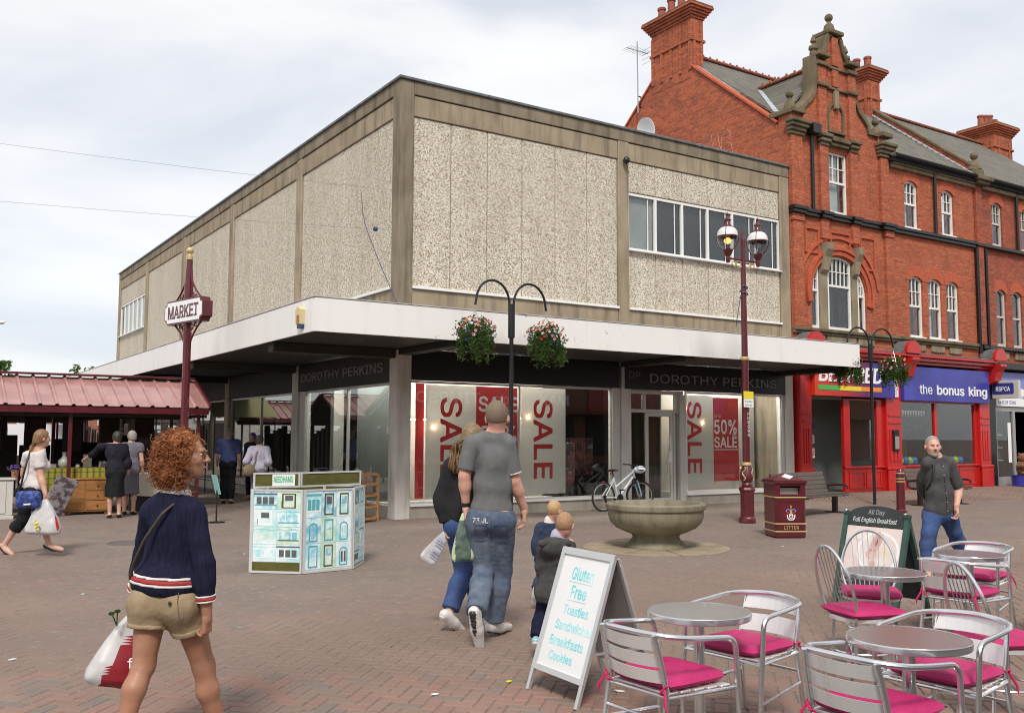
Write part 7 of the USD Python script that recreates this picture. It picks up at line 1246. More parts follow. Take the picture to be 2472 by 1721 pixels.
    def shoes(s, m, sole='sole_dark', g=.008, low=False):
        for sd in 'LR':
            F = Field(); heel, t, so, d = s.footp(F, sd, g); q = s.k*(1.1 if s.child else 1); base = heel-so*(.043*q+g*.6)
            top = (s.J['an'+sd]+so*(.015 if not low else -.028)*1.0, so); sh = F.mesh(.009 if s.h < .014 else .012, cuts=[(base, -so), top] if not low else [(base, -so), top])
            sp = s.out('shoe', sh, m); F2 = Field(); s.footp(F2, sd, g+.004); s.out('sole', F2.mesh(.009, cuts=[(base+so*.016, so), (base-so*.008, -so)], it=1), sole, sp)
    def cap_hair(s, m, grow=.014, front=.045, low=-.035, amp=.008, sc=60, name='hair', back=0.0, tex=None, seed=1):
        """short or tied hair: a shell over the skull, open at the face and neck"""
        h, R, q = s.J['head'], s.HR, s.hs; L = lambda x, y, z: h+R@(np.array([x, y, z])*q); F = Field()
        F.ell(L(0, -.014, .026), (np.array((.076, .096, .098))+grow)*q, R, .01)
        if back: F.ell(L(0, -.06, -.03), (np.array((.060, .05, .07))+grow*.5+back)*q, R, .02)
        nf = unit(R@np.array([0, .86, -.5])); nl = R@np.array([0, .10, -1.0]); mm = F.mesh(.008 if s.h < .014 else .011, cuts=[(L(0, front, .03), nf), (L(0, 0, low), unit(nl))], noise=(amp, sc, seed), it=2); return s.out(name, mm, m)

SKIN = (.50, .285, .205)
def skin_mat(n, c, c2): mat(n, c, .48, col2=c2, nscale=9, coord='pos', spec=.35)
skin_mat('skin_fair', (.56, .335, .25), (.50, .27, .195)); skin_mat('skin_tan', (.37, .19, .12), (.31, .145, .09)); skin_mat('skin_pink', (.60, .35, .27), (.55, .28, .21))
mat('eye_white', (.7, .68, .65), .3); mat('lip', (.42, .15, .12), .45); mat('sole_dark', (.03, .03, .03), .7); mat('sole_white', (.66, .65, .62), .6)
mat('hair_grey', (.22, .19, .16), .7, col2=(.34, .31, .28), nscale=60); mat('hair_short', (.17, .115, .07), .75, col2=(.26, .18, .12), nscale=90); mat('hair_blond', (.48, .31, .15), .65, col2=(.36, .21, .10), nscale=70); mat('hair_brown', (.15, .075, .035), .55, col2=(.24, .13, .06), nscale=70, stretch=(1, 1, .2)); mat('hair_dark', (.025, .02, .018), .6); mat('hair_ash', (.15, .095, .05), .55, col2=(.24, .16, .085), nscale=60); mat('hair_crop', (.13, .09, .06), .8, col2=(.20, .145, .10), nscale=140); mat('hair_boy', (.27, .15, .075), .75, col2=(.38, .23, .13), nscale=90)
def cloth(n, c, c2, ns=14, b=.35, bs=55, rough=.85, **kw): mat(n, c, rough, col2=c2, nscale=ns, bump=b, bscale=bs, bdist=.004, sheen=.0, spec=.12, **kw)
cloth('knit_navy', (.009, .010, .026), (.016, .018, .042), 34, .9, 46, stretch=(3, 3, .22)); cloth('khaki', (.34, .26, .165), (.28, .21, .13), 8); cloth('tee_grey', (.155, .155, .16), (.13, .13, .135), 10); cloth('jeans_blue', (.062, .085, .135), (.15, .18, .225), 6); cloth('jeans_dark', (.035, .065, .17), (.06, .095, .21), 7); cloth('jacket_black', (.018, .018, .019), (.026, .026, .027), 9); cloth('tee_white', (.62, .58, .56), (.54, .50, .48), 9); cloth('trouser_black', (.012, .013, .014), (.02, .02, .022), 9); cloth('shirt_charcoal', (.062, .060, .062), (.082, .08, .082), 11); cloth('hoodie_grey', (.052, .050, .050), (.07, .068, .066), 12); cloth('coat_navy', (.028, .040, .075), (.04, .055, .095), 12); cloth('shirt_blue', (.085, .105, .25), (.07, .088, .21), 9); cloth('shirt_lilac', (.46, .43, .52), (.38, .36, .44), 9); cloth('dress_grey', (.17, .16, .19), (.12, .11, .14), 40); cloth('cardigan_black', (.016, .015, .022), (.022, .021, .03), 12)
mat('seam_brown', (.20, .15, .09), .9); mat('band_white', (.66, .63, .60), .8); mat('band_red', (.36, .03, .03), .8); mat('shoe_white', (.68, .66, .63), .5, col2=(.60, .57, .54), nscale=12); mat('shoe_black', (.014, .013, .013), .45); mat('strap_brown', (.045, .032, .022), .6); mat('bag_white', (.74, .73, .73), .4, col2=(.66, .65, .66), nscale=7, transl=(.6, .6, .6)); mat('bag_red', (.20, .012, .02), .35, col2=(.27, .02, .03), nscale=5); mat('bag_green', (.42, .50, .30), .5, col2=(.55, .62, .42), nscale=5); mat('bag_print', (.05, .085, .075), .5, col2=(.12, .17, .13), nscale=18); mat('bag_blue', (.035, .08, .33), .5, col2=(.012, .022, .10), nscale=16, namt=(.47, .53)); mat('bag_tan', (.19, .16, .095), .7, col2=(.15, .12, .07), nscale=8)
def px(u, v, D): return at_depth(u*K, v*K, D)       # joints are read off the picture and set at their distance
def strap(s, pts, r, m, name='strap', flat=3.0):
    s.out(name, MB().tube(pts, r, 6), m)
def bag_mesh(top, w0, bot, w1, d, side, seed, n=26, sag=.0):
    """a carrier bag: gathered at the hand, swelling downwards, creased"""
    top, bot = np.asarray(top, float), np.asarray(bot, float); ax = unit(bot-top); L = np.linalg.norm(bot-top); sx = unit(np.asarray(side)-ax*(np.asarray(side)@ax)); sy = np.cross(ax, sx); V = []; m = 30
    for i in range(n+1):
        t = i/n; w = w0+(w1-w0)*min(1, t*1.25)**.75; e = 1-.55*max(0, (t-.9)/.1)**2; dd = d*(.25+.75*min(1, t*1.5))*e
        for j in range(m): a = 2*math.pi*j/m; ca, sa = math.cos(a), math.sin(a); se = lambda c_: math.copysign(abs(c_)**.6, c_); V.append(top+ax*L*t+sx*w/2*se(ca)*e**.3+sy*dd/2*se(sa))
    V = np.array(V); V = V+(meshkit.fbm(V*np.array([16, 16, 9]), 3, seed)[:, None]-.5)*.035*np.repeat(np.linspace(.5, 1, n+1), m)[:, None]*np.array([1, 1, .3])
    i, j = np.meshgrid(np.arange(n), np.arange(m), indexing='ij'); j2 = (j+1) % m; q = np.stack([i*m+j, i*m+j2, (i+1)*m+j2, (i+1)*m+j], -1).reshape(-1, 4); V = np.vstack([V, [bot]]); k = n*m
    return trimesh.Trimesh(V, np.vstack([q[:, [0, 2, 1]], q[:, [0, 3, 2]], [[len(V)-1, k+jj, k+(jj+1) % m] for jj in range(m)]]), process=False)
def bag_parts(nm, label, mesh, mats, split=None):
    """bag as a thing at its base; split(vertices) -> part number of every face"""
    b0 = np.array([mesh.vertices[:, 0].mean(), mesh.vertices[:, 1].mean(), mesh.vertices[:, 2].min()]); t = thing(nm, label, 'bag', b0); m = mesh.copy(); m.vertices = m.vertices-b0; c = m.vertices[m.faces].mean(1)+b0; part = split(c) if split else np.zeros(len(c), int)
    for k, (pn, mm) in enumerate(mats):
        f = m.faces[part == k]
        if len(f): x = trimesh.Trimesh(m.vertices, f, process=False); x.remove_unreferenced_vertices(); put(pn, x, mm, t, smooth=60)
    return t, b0

# ---------------------------------------------------------------- 1. the red-haired woman in the foreground
D = 4.8; fa = YAW-math.radians(18)
J = dict(head=px(420, 1022, D), neck=px(392, 1112, D), shL=px(343, 1146, D+.02), shR=px(433, 1148, D-.03), elL=px(322, 1245, D+.10), wrL=px(300, 1352, D+.14), elR=px(456, 1262, D-.07), wrR=px(464, 1379, D-.08),
         hipL=px(341, 1352, D), hipR=px(413, 1352, D), knL=px(322, 1490, D-.06), knR=px(456, 1490, D+.08), anL=px(272, 1655, D-.22), anR=px(500, 1660, D+.12))
J['toL'] = J['anL']+np.array([.10, .11, -.05]); J['toR'] = J['anR']+np.array([.11, .11, -.05])
w = Person('red-haired woman with navy jumper and khaki shorts walking in the foreground', gp(390*K, 1690*K), 1.67, fa, look=YAW-math.radians(84), tilt=.02, J=J, h=.0085)
hl_ = w.hand('L', (0, 0, -1), w.r*.6-w.f*.2, 1.0); hr_ = w.hand('R', (.05, .1, -1), -w.r, 1.05)
w.skin('skin_tan', fat=1.02, hands=[hl_, hr_], afat=.98); w.face_bits('hair_ginger' if False else 'hair_brown')
F = Field(); w.torso(F, .017, low=False); F.ell(w.pel+w.up*.115, (w.hw+.110, .150, .12), w.frameat(.1), .045)
for sd in 'LR': w.arm(F, sd, .012, .014, 1.92, k=.022)
hem = w.pel+w.up*.062; jm = F.mesh(.0085, cuts=[(hem, -w.up), (w.J['neck']+w.up*.012-w.f*.0, unit(w.up+w.f*.25))], noise=(.005, (12, 12, 6), 3)); jp = w.out('jumper', jm, 'knit_navy')
def slab(F, lo, hi, n): return [(lo, -n), (hi, n)]
for lo, hi, m in ((.112, .126, 'band_white'), (.1265, .147, 'band_red'), (.1475, .161, 'band_white')):
    F = Field(); F.ell(w.P(.42)+w.frameat(.4)[:, 1]*.006, (.132*w.k+.0205, .10*w.k*.93+.0205, .17*w.k+.020), w.frameat(.4), .032); F.ell(w.pel+w.up*.115, (w.hw+.1145, .1545, .12), w.frameat(.1), .045)
    w.out('waist_band', F.mesh(.0065, cuts=slab(F, w.pel+w.up*lo, w.pel+w.up*hi, w.up), noise=(.005, (12, 12, 6), 3), it=1), m, jp)
for sd in 'LR':
    b_, c_ = w.J['el'+sd], w.J['wr'+sd]; d_ = unit(c_-b_)
    for lo, hi, m in ((.60, .64, 'band_white'), (.642, .70, 'band_red'), (.702, .74, 'band_white')): F = Field(); F.cap(b_+(c_-b_)*.25, c_, .042*w.k+.016, .027*w.k+.0185, .02); w.out('cuff_band', F.mesh(.0065, cuts=slab(F, b_+(c_-b_)*lo, b_+(c_-b_)*hi, d_), it=1), m, jp)
F = Field(); F.cap(w.J['neck']-w.up*.01, w.J['neck']+w.up*.06+w.f*.01, .082, .068, .02); w.out('shirt_collar', F.mesh(.007, cuts=[(w.J['neck']+w.up*.042, unit(w.up+w.f*.2)), (w.J['neck']-w.up*.0, -unit(w.up+w.f*.3))], it=1), 'band_white', jp)
F = Field(); w.pelvis(F, .020, .06)
for sd in 'LR': w.leg(F, sd, .022, .036, .40 if sd == 'L' else .40)
sh_ = w.out('shorts', F.mesh(.0085, cuts=[(w.pel+w.up*.085, w.up)], noise=(.006, (18, 18, 10), 5)), 'khaki')
for sd in 'LR':
    a_, b_ = w.J['hip'+sd], w.J['kn'+sd]; F = Field(); F.cap(a_, b_, .088*w.k+.027, .060*w.k+.041, .03); d_ = unit(b_-a_); w.out('turn_up', F.mesh(.008, cuts=slab(F, a_+(b_-a_)*.32, a_+(b_-a_)*.405, d_), noise=(.004, (18, 18, 10), 5), it=1), 'khaki', sh_)
km_ = trimesh.Trimesh(stage_pts(sh_)+w.off, np.zeros((0, 3), int), process=False); sm_ = MB(); lp_ = lambda q, n=10: np.vstack([np.linspace(q[i], q[i+1], n) for i in range(len(q)-1)])
sm_.tube(snap(km_, lp_([px(372, 1345, D-.3), px(372, 1370, D-.3), px(375, 1405, D-.3)]), _fw, .0), .0022, 4); w.out('seams', sm_, 'seam_brown', sh_)
R_b = w.frameat(.05); pk = w.pel-R_b[:, 1]*.150+R_b[:, 0]*.06; w.out('pocket_button', MB().sph(pk+w.up*.045, .009, 2), 'strap_brown', sh_)
strap_pts = [w.J['shR']+w.up*.075-w.f*.03-w.sr*.05, w.P(.86)-w.f*.128+w.sr*.03, w.P(.62)-w.f*.150-w.sr*.045, w.P(.42)-w.f*.140-w.sr*.10, w.P(.25)-w.f*.10-w.sr*.15, w.P(.20)-w.sr*.175]
q_ = np.linspace(0, 5, 30); sp_ = np.stack([np.interp(q_, np.arange(6), np.array(strap_pts)[:, k]) for k in range(3)], 1); w.out('bag_strap', MB().tube(sp_, .008, 6), 'strap_brown'); w.out('strap_ring', MB().tube([sp_[-4]+np.array([0, 0, -.02])+.026*(w.sr*math.cos(a)*.5+w.up*math.sin(a)*1.5)-w.f*.012 for a in np.linspace(0, 6.28, 14)[:-1]], .005, 5, closed=True), 'gold_paint')
w.shoes('shoe_black', low=True)
# her curls: a dense cap and hundreds of coiled locks
hd_, HR_ = w.J['head'], w.HR
F = Field(); F.ell(hd_+HR_@np.array([0, -.036, .024]), (.100, .106, .108), HR_, .02); F.ell(hd_+HR_@np.array([0, -.075, -.06]), (.098, .075, .10), HR_, .03)
mat('hair_ginger', (.36, .115, .028), .5, island=[(0, (.26, .085, .022)), (.5, (.46, .18, .05)), (1, (.66, .33, .12))]); mat('hair_ginger_base', (.24, .08, .02), .7, col2=(.38, .14, .04), nscale=50)
w.out('hair', F.mesh(.010, cuts=[(hd_+HR_@np.array([0, .038, .0]), HR_@unit([0, .93, -.36]))], noise=(.014, 22, 9), it=2), 'hair_ginger_base')
rg = np.random.default_rng(77); curls = MB()
for k in range(2300):
    th = rg.uniform(-math.pi, math.pi); z = rg.uniform(-.98, 1); dirl = np.array([math.sqrt(1-z*z)*math.sin(th), -math.sqrt(1-z*z)*math.cos(th), z])
    if dirl[1] > .50 and z < .50: continue
    if dirl[1] > .78: continue
    low = z < .05; p0 = np.array([0, -.040, .020])+dirl*np.array([.092, .098, .098])*rg.uniform(.88, 1.10)*(.86+.30*float(meshkit.noise(dirl*2.3+5, 4)))
    if low and rg.random() < .75: p0 = p0+np.array([0, -.02, -rg.uniform(0, .085)])
    tg = np.cross(dirl, rg.normal(0, 1, 3)); g1 = unit(dirl*np.array([1, 1, .5])*rg.uniform(.0, .55)+unit(tg)*.9+np.array([0, -.15, -.8])*rg.uniform(.1, 1.0)); e1 = unit(np.cross(g1, rg.normal(0, 1, 3))); e2 = np.cross(g1, e1); ph = rg.uniform(0, 6.28); R1 = rg.uniform(.008, .017); tn = rg.uniform(.8, 1.8); L = rg.uniform(.035, .085); t = np.linspace(0, 1, 15)
    pts = p0+np.outer(t*L, g1)+(R1*(.45+.55*np.sin(math.pi*np.clip(t*.8+.1, 0, 1))))[:, None]*(np.cos(ph+tn*6.28*t)[:, None]*e1+np.sin(ph+tn*6.28*t)[:, None]*e2)
    curls.tube((hd_+pts@HR_.T), rg.uniform(.0014, .0027)*(1-.6*t**3), 4, caps=False)
w.out('curly_locks', curls, 'hair_ginger', kind='stuff')
tw = w.J['wrL']+np.array([0, 0, -.06]); bm = bag_mesh(tw, .05, px(256, 1540, D+.02), .31, .13, _rt*.9+_fw*.45, 4); dl = _rt*.8+np.array([0, 0, -.6])
t_, b0_ = bag_parts('carrier_bag', 'white and dark red plastic carrier bag carried by the red-haired woman', bm, [('white_side', 'bag_white'), ('red_print', 'bag_red')], lambda c: (((c-px(262, 1478, D))@unit(_rt*1.0+np.array([0, 0, -.48]))) > -.012).astype(int))
put('lettering', MB().text('fil', .05, .002, frame(px(286, 1497, D-.095)-b0_, _rt, _up, -_fw)), 'sign_white', t_, smooth=False)
sp = MB()
for k in range(1, 3): a = k*.5; q = px(262, 1402, D)-b0_; sp.tube([q, q+np.array([-.02*k+.02, 0, .05]), q+_rt*(-.03*k+.03)+np.array([0, 0, .085-.012*k])], .0035, 5).sph(q+_rt*(-.03*k+.03)+np.array([0, 0, .085-.012*k]), (.016, .004, .010), 1)
put('leafy_stalk', sp, 'leaf_green', t_)

# ---------------------------------------------------------------- 2. man in grey, 3. woman in the black jacket
zz = lambda x, y: ((1000+x*.4006)*.9284, (960+y*.4006)*.9284)
def pz(x, y, D): return px(*zz(x, y), D)
D = 7.55; J = dict(head=pz(500, 122, D), neck=pz(488, 222, D), shL=pz(343, 278, D), shR=pz(560, 275, D), elL=pz(303, 475, D-.02), wrL=pz(312, 655, D+.02), elR=pz(604, 500, D+.02), wrR=pz(662, 672, D+.10), hipL=pz(395, 745, D), hipR=pz(528, 745, D), knL=pz(420, 1035, D+.06), anL=pz(372, 1300, D-.34), knR=pz(530, 1040, D+.12), anR=pz(475, 1355, D+.10), toL=pz(395, 1490, D-.27), toR=pz(565, 1372, D+.30))
g_ = Person('man in a grey T-shirt and faded jeans walking away, seen from behind', gp(1105*K, 1430*K), 1.85, YAW+.02, look=YAW-.18, sex='m', J=J, h=.0105)
g_.skin('skin_pink', hands=[g_.hand('L', (0, 0, -1), g_.r, .9), g_.hand('R', (.1, .1, -1), -g_.r, .45)], afat=1.05)
F = Field(); g_.torso(F, .012, low=False, belly=1.05); F.ell(g_.pel+g_.up*.10, (g_.hw+.082, .122, .14), g_.frameat(.1), .05)
for sd in 'LR': g_.arm(F, sd, .012, .026, .80, k=.022)
te = g_.out('t_shirt', F.mesh(.010, cuts=[(g_.pel+g_.up*.035+g_.hr*0, unit(-g_.up+g_.hr*.12)), (g_.J['neck']+g_.up*.028, g_.up)], noise=(.0045, (13, 13, 4), 13)), 'tee_grey')
for sd in 'LR':
    a_, b_ = g_.J['sh'+sd], g_.J['el'+sd]; F = Field(); F.cap(a_, b_, .052*g_.k+.014, .043*g_.k+.029, .03); 
    if sd == 'R': g_.out('sleeve_trim', F.mesh(.008, cuts=slab(F, a_+(b_-a_)*.765, a_+(b_-a_)*.805, unit(b_-a_)), it=1), 'band_white', te)
F = Field(); g_.pelvis(F, .014, .04)
for sd in 'LR': g_.leg(F, sd, .022, .044, 1.97, k=.03)
g_.jeans = g_.out('jeans', F.mesh(.0105, cuts=[(g_.pel+g_.up*.10, g_.up)], noise=(.0055, (14, 14, 20), 17)), 'jeans_blue'); g_.shoes('shoe_white', 'sole_dark', .006); g_.cap_hair('hair_crop', .009, .05, -.030, .004, 60)
jm_ = trimesh.Trimesh(stage_pts(g_.jeans)+g_.off, np.zeros((0, 3), int), process=False); sm_ = MB(); lp_ = lambda q, n=10: np.vstack([np.linspace(q[i], q[(i+1) % len(q)], n) for i in range(len(q)-1)])
for cx in (402, 520): sm_.tube(snap(jm_, lp_([pz(cx-38, 765, 7.4), pz(cx+38, 765, 7.4), pz(cx+34, 845, 7.4), pz(cx, 872, 7.4), pz(cx-34, 845, 7.4), pz(cx-38, 765, 7.4)]), _fw), .0022, 4)
sm_.tube(snap(jm_, lp_([pz(462, 735, 7.4), pz(463, 800, 7.4), pz(466, 880, 7.4)]), _fw), .0025, 4); sm_.tube(snap(jm_, lp_([pz(505, 880, 7.4), pz(575, 870, 7.4)]), _fw), .0022, 4)
g_.out('stitching', sm_, 'jeans_dark')
R_b = g_.frameat(.05); g_.out('back_print', MB().text('73 JL', .036, .002, frame(g_.pel-R_b[:, 1]*.150-R_b[:, 0]*.14+g_.up*.012, R_b[:, 0], g_.up, -R_b[:, 1]), bold=True, width=.12), 'band_white', smooth=False)
a_, b_ = g_.J['elL'], g_.J['wrL']; F = Field(); F.cap(a_, b_, .05, .036, .01); g_.out('wrist_band', F.mesh(.008, cuts=slab(F, a_+(b_-a_)*.84, b_-(b_-a_)*.02, unit(b_-a_)), it=1), 'shoe_black')
gb = bag_mesh(g_.J['wrL']+np.array([0, 0, -.05]), .06, pz(300, 985, D-.02), .20, .06, _rt+_fw*.3, 8); bag_parts('carrier_bag', 'pale green and dark printed carrier bag in the hand of the grey-shirted man', gb, [('green_edge', 'bag_green'), ('dark_print', 'bag_print')], lambda c: ((np.abs((c-pz(296, 860, D))@_rt) < .062) & (np.abs((c-pz(296, 865, D))@unit(_up)) < .17)).astype(int))
D = 7.95; J = dict(head=pz(358, 245, D), neck=pz(320, 345, D), shL=pz(232, 420, D), shR=pz(375, 410, D+.12), elL=pz(172, 600, D), wrL=pz(200, 768, D-.05), elR=pz(410, 600, D+.1), wrR=pz(420, 760, D+.12), hipL=pz(255, 775, D), hipR=pz(370, 775, D), knL=pz(300, 1050, D+.10), anL=pz(208, 1300, D-.10), toL=pz(282, 1390, D+.0), knR=pz(385, 1080, D+.15), anR=pz(385, 1330, D+.1), toR=pz(440, 1370, D+.25))
j_ = Person('woman in a black jacket with a light brown ponytail, beside the grey-shirted man', gp(1050*K, 1405*K), 1.70, YAW-.25, look=YAW-.75, J=J, h=.0105)
j_.skin('skin_fair', hands=[j_.hand('L', (0, 0, -1), j_.r, .9)])
F = Field(); j_.torso(F, .032, low=False); F.ell(j_.pel+j_.up*.10, (j_.hw+.11, .15, .20), j_.frameat(.1), .06)
for sd in 'LR': j_.arm(F, sd, .035, .034, 1.88, k=.04)
j_.out('jacket', F.mesh(.0105, cuts=[(j_.pel-j_.up*.01, -j_.up), (j_.J['neck']+j_.up*.03, j_.up)], noise=(.005, (13, 13, 5), 23)), 'jacket_black')
F = Field(); j_.pelvis(F, .018, .05)
for sd in 'LR': j_.leg(F, sd, .020, .040, 1.90, k=.04)
j_.out('jeans', F.mesh(.0105, noise=(.006, (15, 15, 9), 19)), 'jeans_dark'); j_.shoes('shoe_white', 'sole_white', .010); j_.cap_hair('hair_ash', .012, .055, -.06, .006, 40, back=.01)
h0 = j_.J['head']; pt = [h0+j_.HR@np.array([0, -.11, -.02]), h0+j_.HR@np.array([0, -.165, -.05]), pz(270, 320, D-.06), pz(262, 380, D-.10), pz(258, 430, D-.10), pz(262, 448, D-.09)]; rg2 = np.random.default_rng(9); pm = MB()
mat('hair_ash_lock', (.3, .2, .1), .5, island=[(0, (.20, .115, .05)), (.6, (.36, .22, .10)), (1, (.52, .34, .17))])
for k in range(90):
    o_ = rg2.normal(0, 1, 3)*.020; t = np.linspace(0, len(pt)-1, 18); c = np.stack([np.interp(t, np.arange(len(pt)), np.array(pt)[:, i]) for i in range(3)], 1); s_ = np.interp(t, [0, .6, 2, 4, 5], [.35, .5, 1.4, 1.3, .4]); pm.tube(c+o_*s_[:, None]+.006*np.sin(t*4+k)[:, None]*unit(rg2.normal(0, 1, 3)), .0045, 4, caps=False)
j_.out('ponytail', pm, 'hair_ash_lock', kind='stuff')
wb_ = bag_mesh(j_.J['wrL']+np.array([0, 0, -.05]), .04, pz(72, 985, D-.05), .145, .03, _rt*.8+np.array([0, 0, -.5]), 11); t_, b0_ = bag_parts('carrier_bag', 'small flat white bag swinging from the hand of the black-jacketed woman', wb_, [('bag', 'bag_white')])
e1 = unit(pz(205, 810, D)-pz(60, 985, D)); ex = unit(_rt-e1*(_rt@e1)); lt = MB()
for k in range(6): lt.bar(pz(112+k*10, 955-k*14-(k > 2)*30, D-.085)-ex*.035-b0_, pz(112+k*10, 955-k*14-(k > 2)*30, D-.085)+ex*.035-b0_, .003, .008, up=_fw)
put('lettering', lt, 'lavender_sign', t_, smooth=False)

# ---------------------------------------------------------------- 4, 5. the two small boys
D = 9.0; J = dict(head=pz(848, 678, D), neck=pz(815, 752, D), shL=pz(762, 790, D), shR=pz(850, 788, D+.03), elL=pz(738, 875, D-.02), wrL=pz(735, 955, D), elR=pz(868, 880, D+.08), wrR=pz(880, 950, D+.1), hipL=pz(782, 985, D), hipR=pz(836, 985, D), knL=pz(770, 1090, D+.04), anL=pz(735, 1150, D-.16), toL=pz(722, 1235, D-.11), knR=pz(830, 1110, D+.08), anR=pz(820, 1225, D+.02), toR=pz(850, 1250, D+.12))
c1 = Person('small blond boy in a navy coat, half hidden behind the other boy', gp(1225*K, 1345*K), 1.0, YAW-.35, look=YAW-.75, sex='m', child=True, J=J, h=.010)
c1.skin('skin_pink', hands=[c1.hand('L', (0, 0, -1), c1.r, .5)]); F = Field(); c1.torso(F, .030); F.ell(c1.pel+c1.up*.05, (c1.hw+.08, .10, .12), c1.frameat(.1), .05)
for sd in 'LR': c1.arm(F, sd, .026, .026, 1.9)
ct = c1.out('coat', F.mesh(.010, cuts=[(c1.pel-c1.up*.035, -c1.up), (c1.J['neck']+c1.up*.005, c1.up)], noise=(.008, 11, 31)), 'coat_navy'); F = Field(); F.cap(c1.J['neck']-c1.up*.02, c1.J['neck']+c1.up*.02, .062, .05, .02); c1.out('collar', F.mesh(.008), 'band_white', ct)
F = Field(); c1.pelvis(F, .02)
for sd in 'LR': c1.leg(F, sd, .022, .030, 1.9)
c1.out('trousers', F.mesh(.010, noise=(.006, 12, 33)), 'coat_navy'); c1.shoes('shoe_white', 'sole_white', .008); c1.cap_hair('hair_blond', .011, .045, -.045, .003, 60)
D = 6.95; J = dict(head=pz(908, 768, D), neck=pz(866, 856, D), shL=pz(795, 905, D), shR=pz(925, 900, D+.05), elL=pz(775, 1010, D), wrL=pz(790, 1110, D+.10), elR=pz(955, 1010, D+.08), wrR=pz(950, 900, D+.20), hipL=pz(805, 1180, D), hipR=pz(885, 1180, D), knL=pz(778, 1310, D+.03), knR=pz(885, 1310, D+.08), anL=pz(738, 1455, D-.08), anR=pz(880, 1460, D+.05), toL=pz(755, 1510, D+.02), toR=pz(905, 1500, D+.15))
c2 = Person('small boy in a dark grey hooded coat, standing behind the Gluten Free board', gp(1225*K, 1475*K), 1.02, YAW-.3, look=YAW-.35, sex='m', child=True, J=J, h=.0095)
c2.skin('skin_pink', hands=[c2.hand('L', (0, 0, -1), c2.r, .5), c2.hand('R', (.5, .5, .3), -c2.r, .6)]); F = Field(); c2.torso(F, .034); F.ell(c2.pel+c2.up*.02, (c2.hw+.095, .115, .14), c2.frameat(.1), .06)
for sd in 'LR': c2.arm(F, sd, .030, .028, 1.9)
F.ell(c2.P(.88)-c2.f*.085, (.105, .06, .075), c2.frameat(.9), .03)
ct = c2.out('hooded_coat', F.mesh(.0095, cuts=[(c2.pel-c2.up*.055, -c2.up), (c2.J['neck']+c2.up*.012, unit(c2.up+c2.f*.3))], noise=(.009, 10, 41)), 'hoodie_grey'); F = Field(); F.cap(c2.J['neck']-c2.up*.01, c2.J['neck']+c2.up*.032, .068, .056, .02); c2.out('collar', F.mesh(.008), 'shirt_lilac', ct)
F = Field(); F.cap(c2.P(.97)-c2.f*.10-c2.sr*.10, c2.P(.97)-c2.f*.10+c2.sr*.10, .022, .022, .02); F.cap(c2.P(.97)-c2.f*.10-c2.sr*.10, c2.J['shL']+c2.f*.03+c2.up*.03, .022, .014, .02); F.cap(c2.P(.97)-c2.f*.10+c2.sr*.10, c2.J['shR']+c2.f*.03+c2.up*.03, .022, .014, .02); c2.out('hood_edge', F.mesh(.008), 'hoodie_grey', ct)
F = Field(); c2.pelvis(F, .02)
for sd in 'LR': c2.leg(F, sd, .028, .034, 1.92)
c2.out('trousers', F.mesh(.0095, noise=(.007, 12, 43)), 'knit_navy'); c2.shoes('stripe_teal' if False else 'bike_blue', 'sole_white', .008); c2.cap_hair('hair_boy', .010, .045, -.03, .0025, 80)

# ---------------------------------------------------------------- 6. the bearded man walking towards us
zc = lambda x, y: ((1900+x*.31291)*.9284, (800+y*.31291)*.9284)
D = 11.2; pc_ = lambda x, y, d=0: px(*zc(x, y), D+d)
J = dict(head=pc_(1125, 888), neck=pc_(1150, 975), shR=pc_(1085, 1015, -.02), shL=pc_(1250, 1015, .02), elR=pc_(1066, 1165, .16), wrR=pc_(1078, 1262, .16), elL=pc_(1325, 1215, .04), wrL=pc_(1306, 1362, -.14), hipR=pc_(1125, 1425), hipL=pc_(1245, 1425), knR=px(2082, 1195, D-.16), anR=px(2080, 1276, D-.20), toR=px(2082, 1292, D-.38), knL=px(2138, 1190, D+.04), anL=px(2172, 1262, D+.22), toL=px(2178, 1276, D+.02))
m_ = Person('bearded grey-haired man in a charcoal shirt and jeans walking towards the camera', gp(2110*K, 1285*K), 1.74, YAW+math.pi+.12, look=YAW+math.pi-.12, sex='m', J=J, h=.011)
m_.skin('skin_pink', hands=[m_.hand('L', (0, 0, -1), m_.r, .8), m_.hand('R', (0, 0, -1), -m_.r, .6)], afat=1.05); m_.face_bits('hair_grey', lip='skin_tan')
F = Field(); m_.torso(F, .018, low=False, belly=1.22); F.ell(m_.pel+m_.up*.10, (m_.hw+.095, .14, .16), m_.frameat(.1), .06)
for sd in 'LR': m_.arm(F, sd, .016, .034, .90, k=.025)
st = m_.out('shirt', F.mesh(.011, cuts=[(m_.pel+m_.up*.0, -m_.up), (m_.J['neck']+m_.up*.045, unit(m_.up+m_.f*.55))], noise=(.005, (13, 13, 5), 51)), 'shirt_charcoal')
F = Field(); F.cap(m_.J['neck']-m_.up*.02, m_.J['neck']+m_.up*.03, .076, .064, .02); m_.out('collar', F.mesh(.009, cuts=[(m_.J['neck']+m_.up*.022, unit(m_.up+m_.f*.5))], it=1), 'jacket_black', st)
bt_ = MB()
for k in range(6): bt_.sph(m_.P(.86-.15*k)+m_.f*(.125+(.03 if k > 2 else .012)), .0045, 1)
m_.out('buttons', bt_, 'band_white', st); m_.out('placket', MB().tube([m_.P(.90)+m_.f*.10, m_.P(.66)+m_.f*.137, m_.P(.4)+m_.f*.147, m_.P(.08)+m_.f*.15], .0025, 4), 'jacket_black', st)
F = Field(); m_.pelvis(F, .018)
for sd in 'LR': m_.leg(F, sd, .026, .042, 1.95, k=.04)
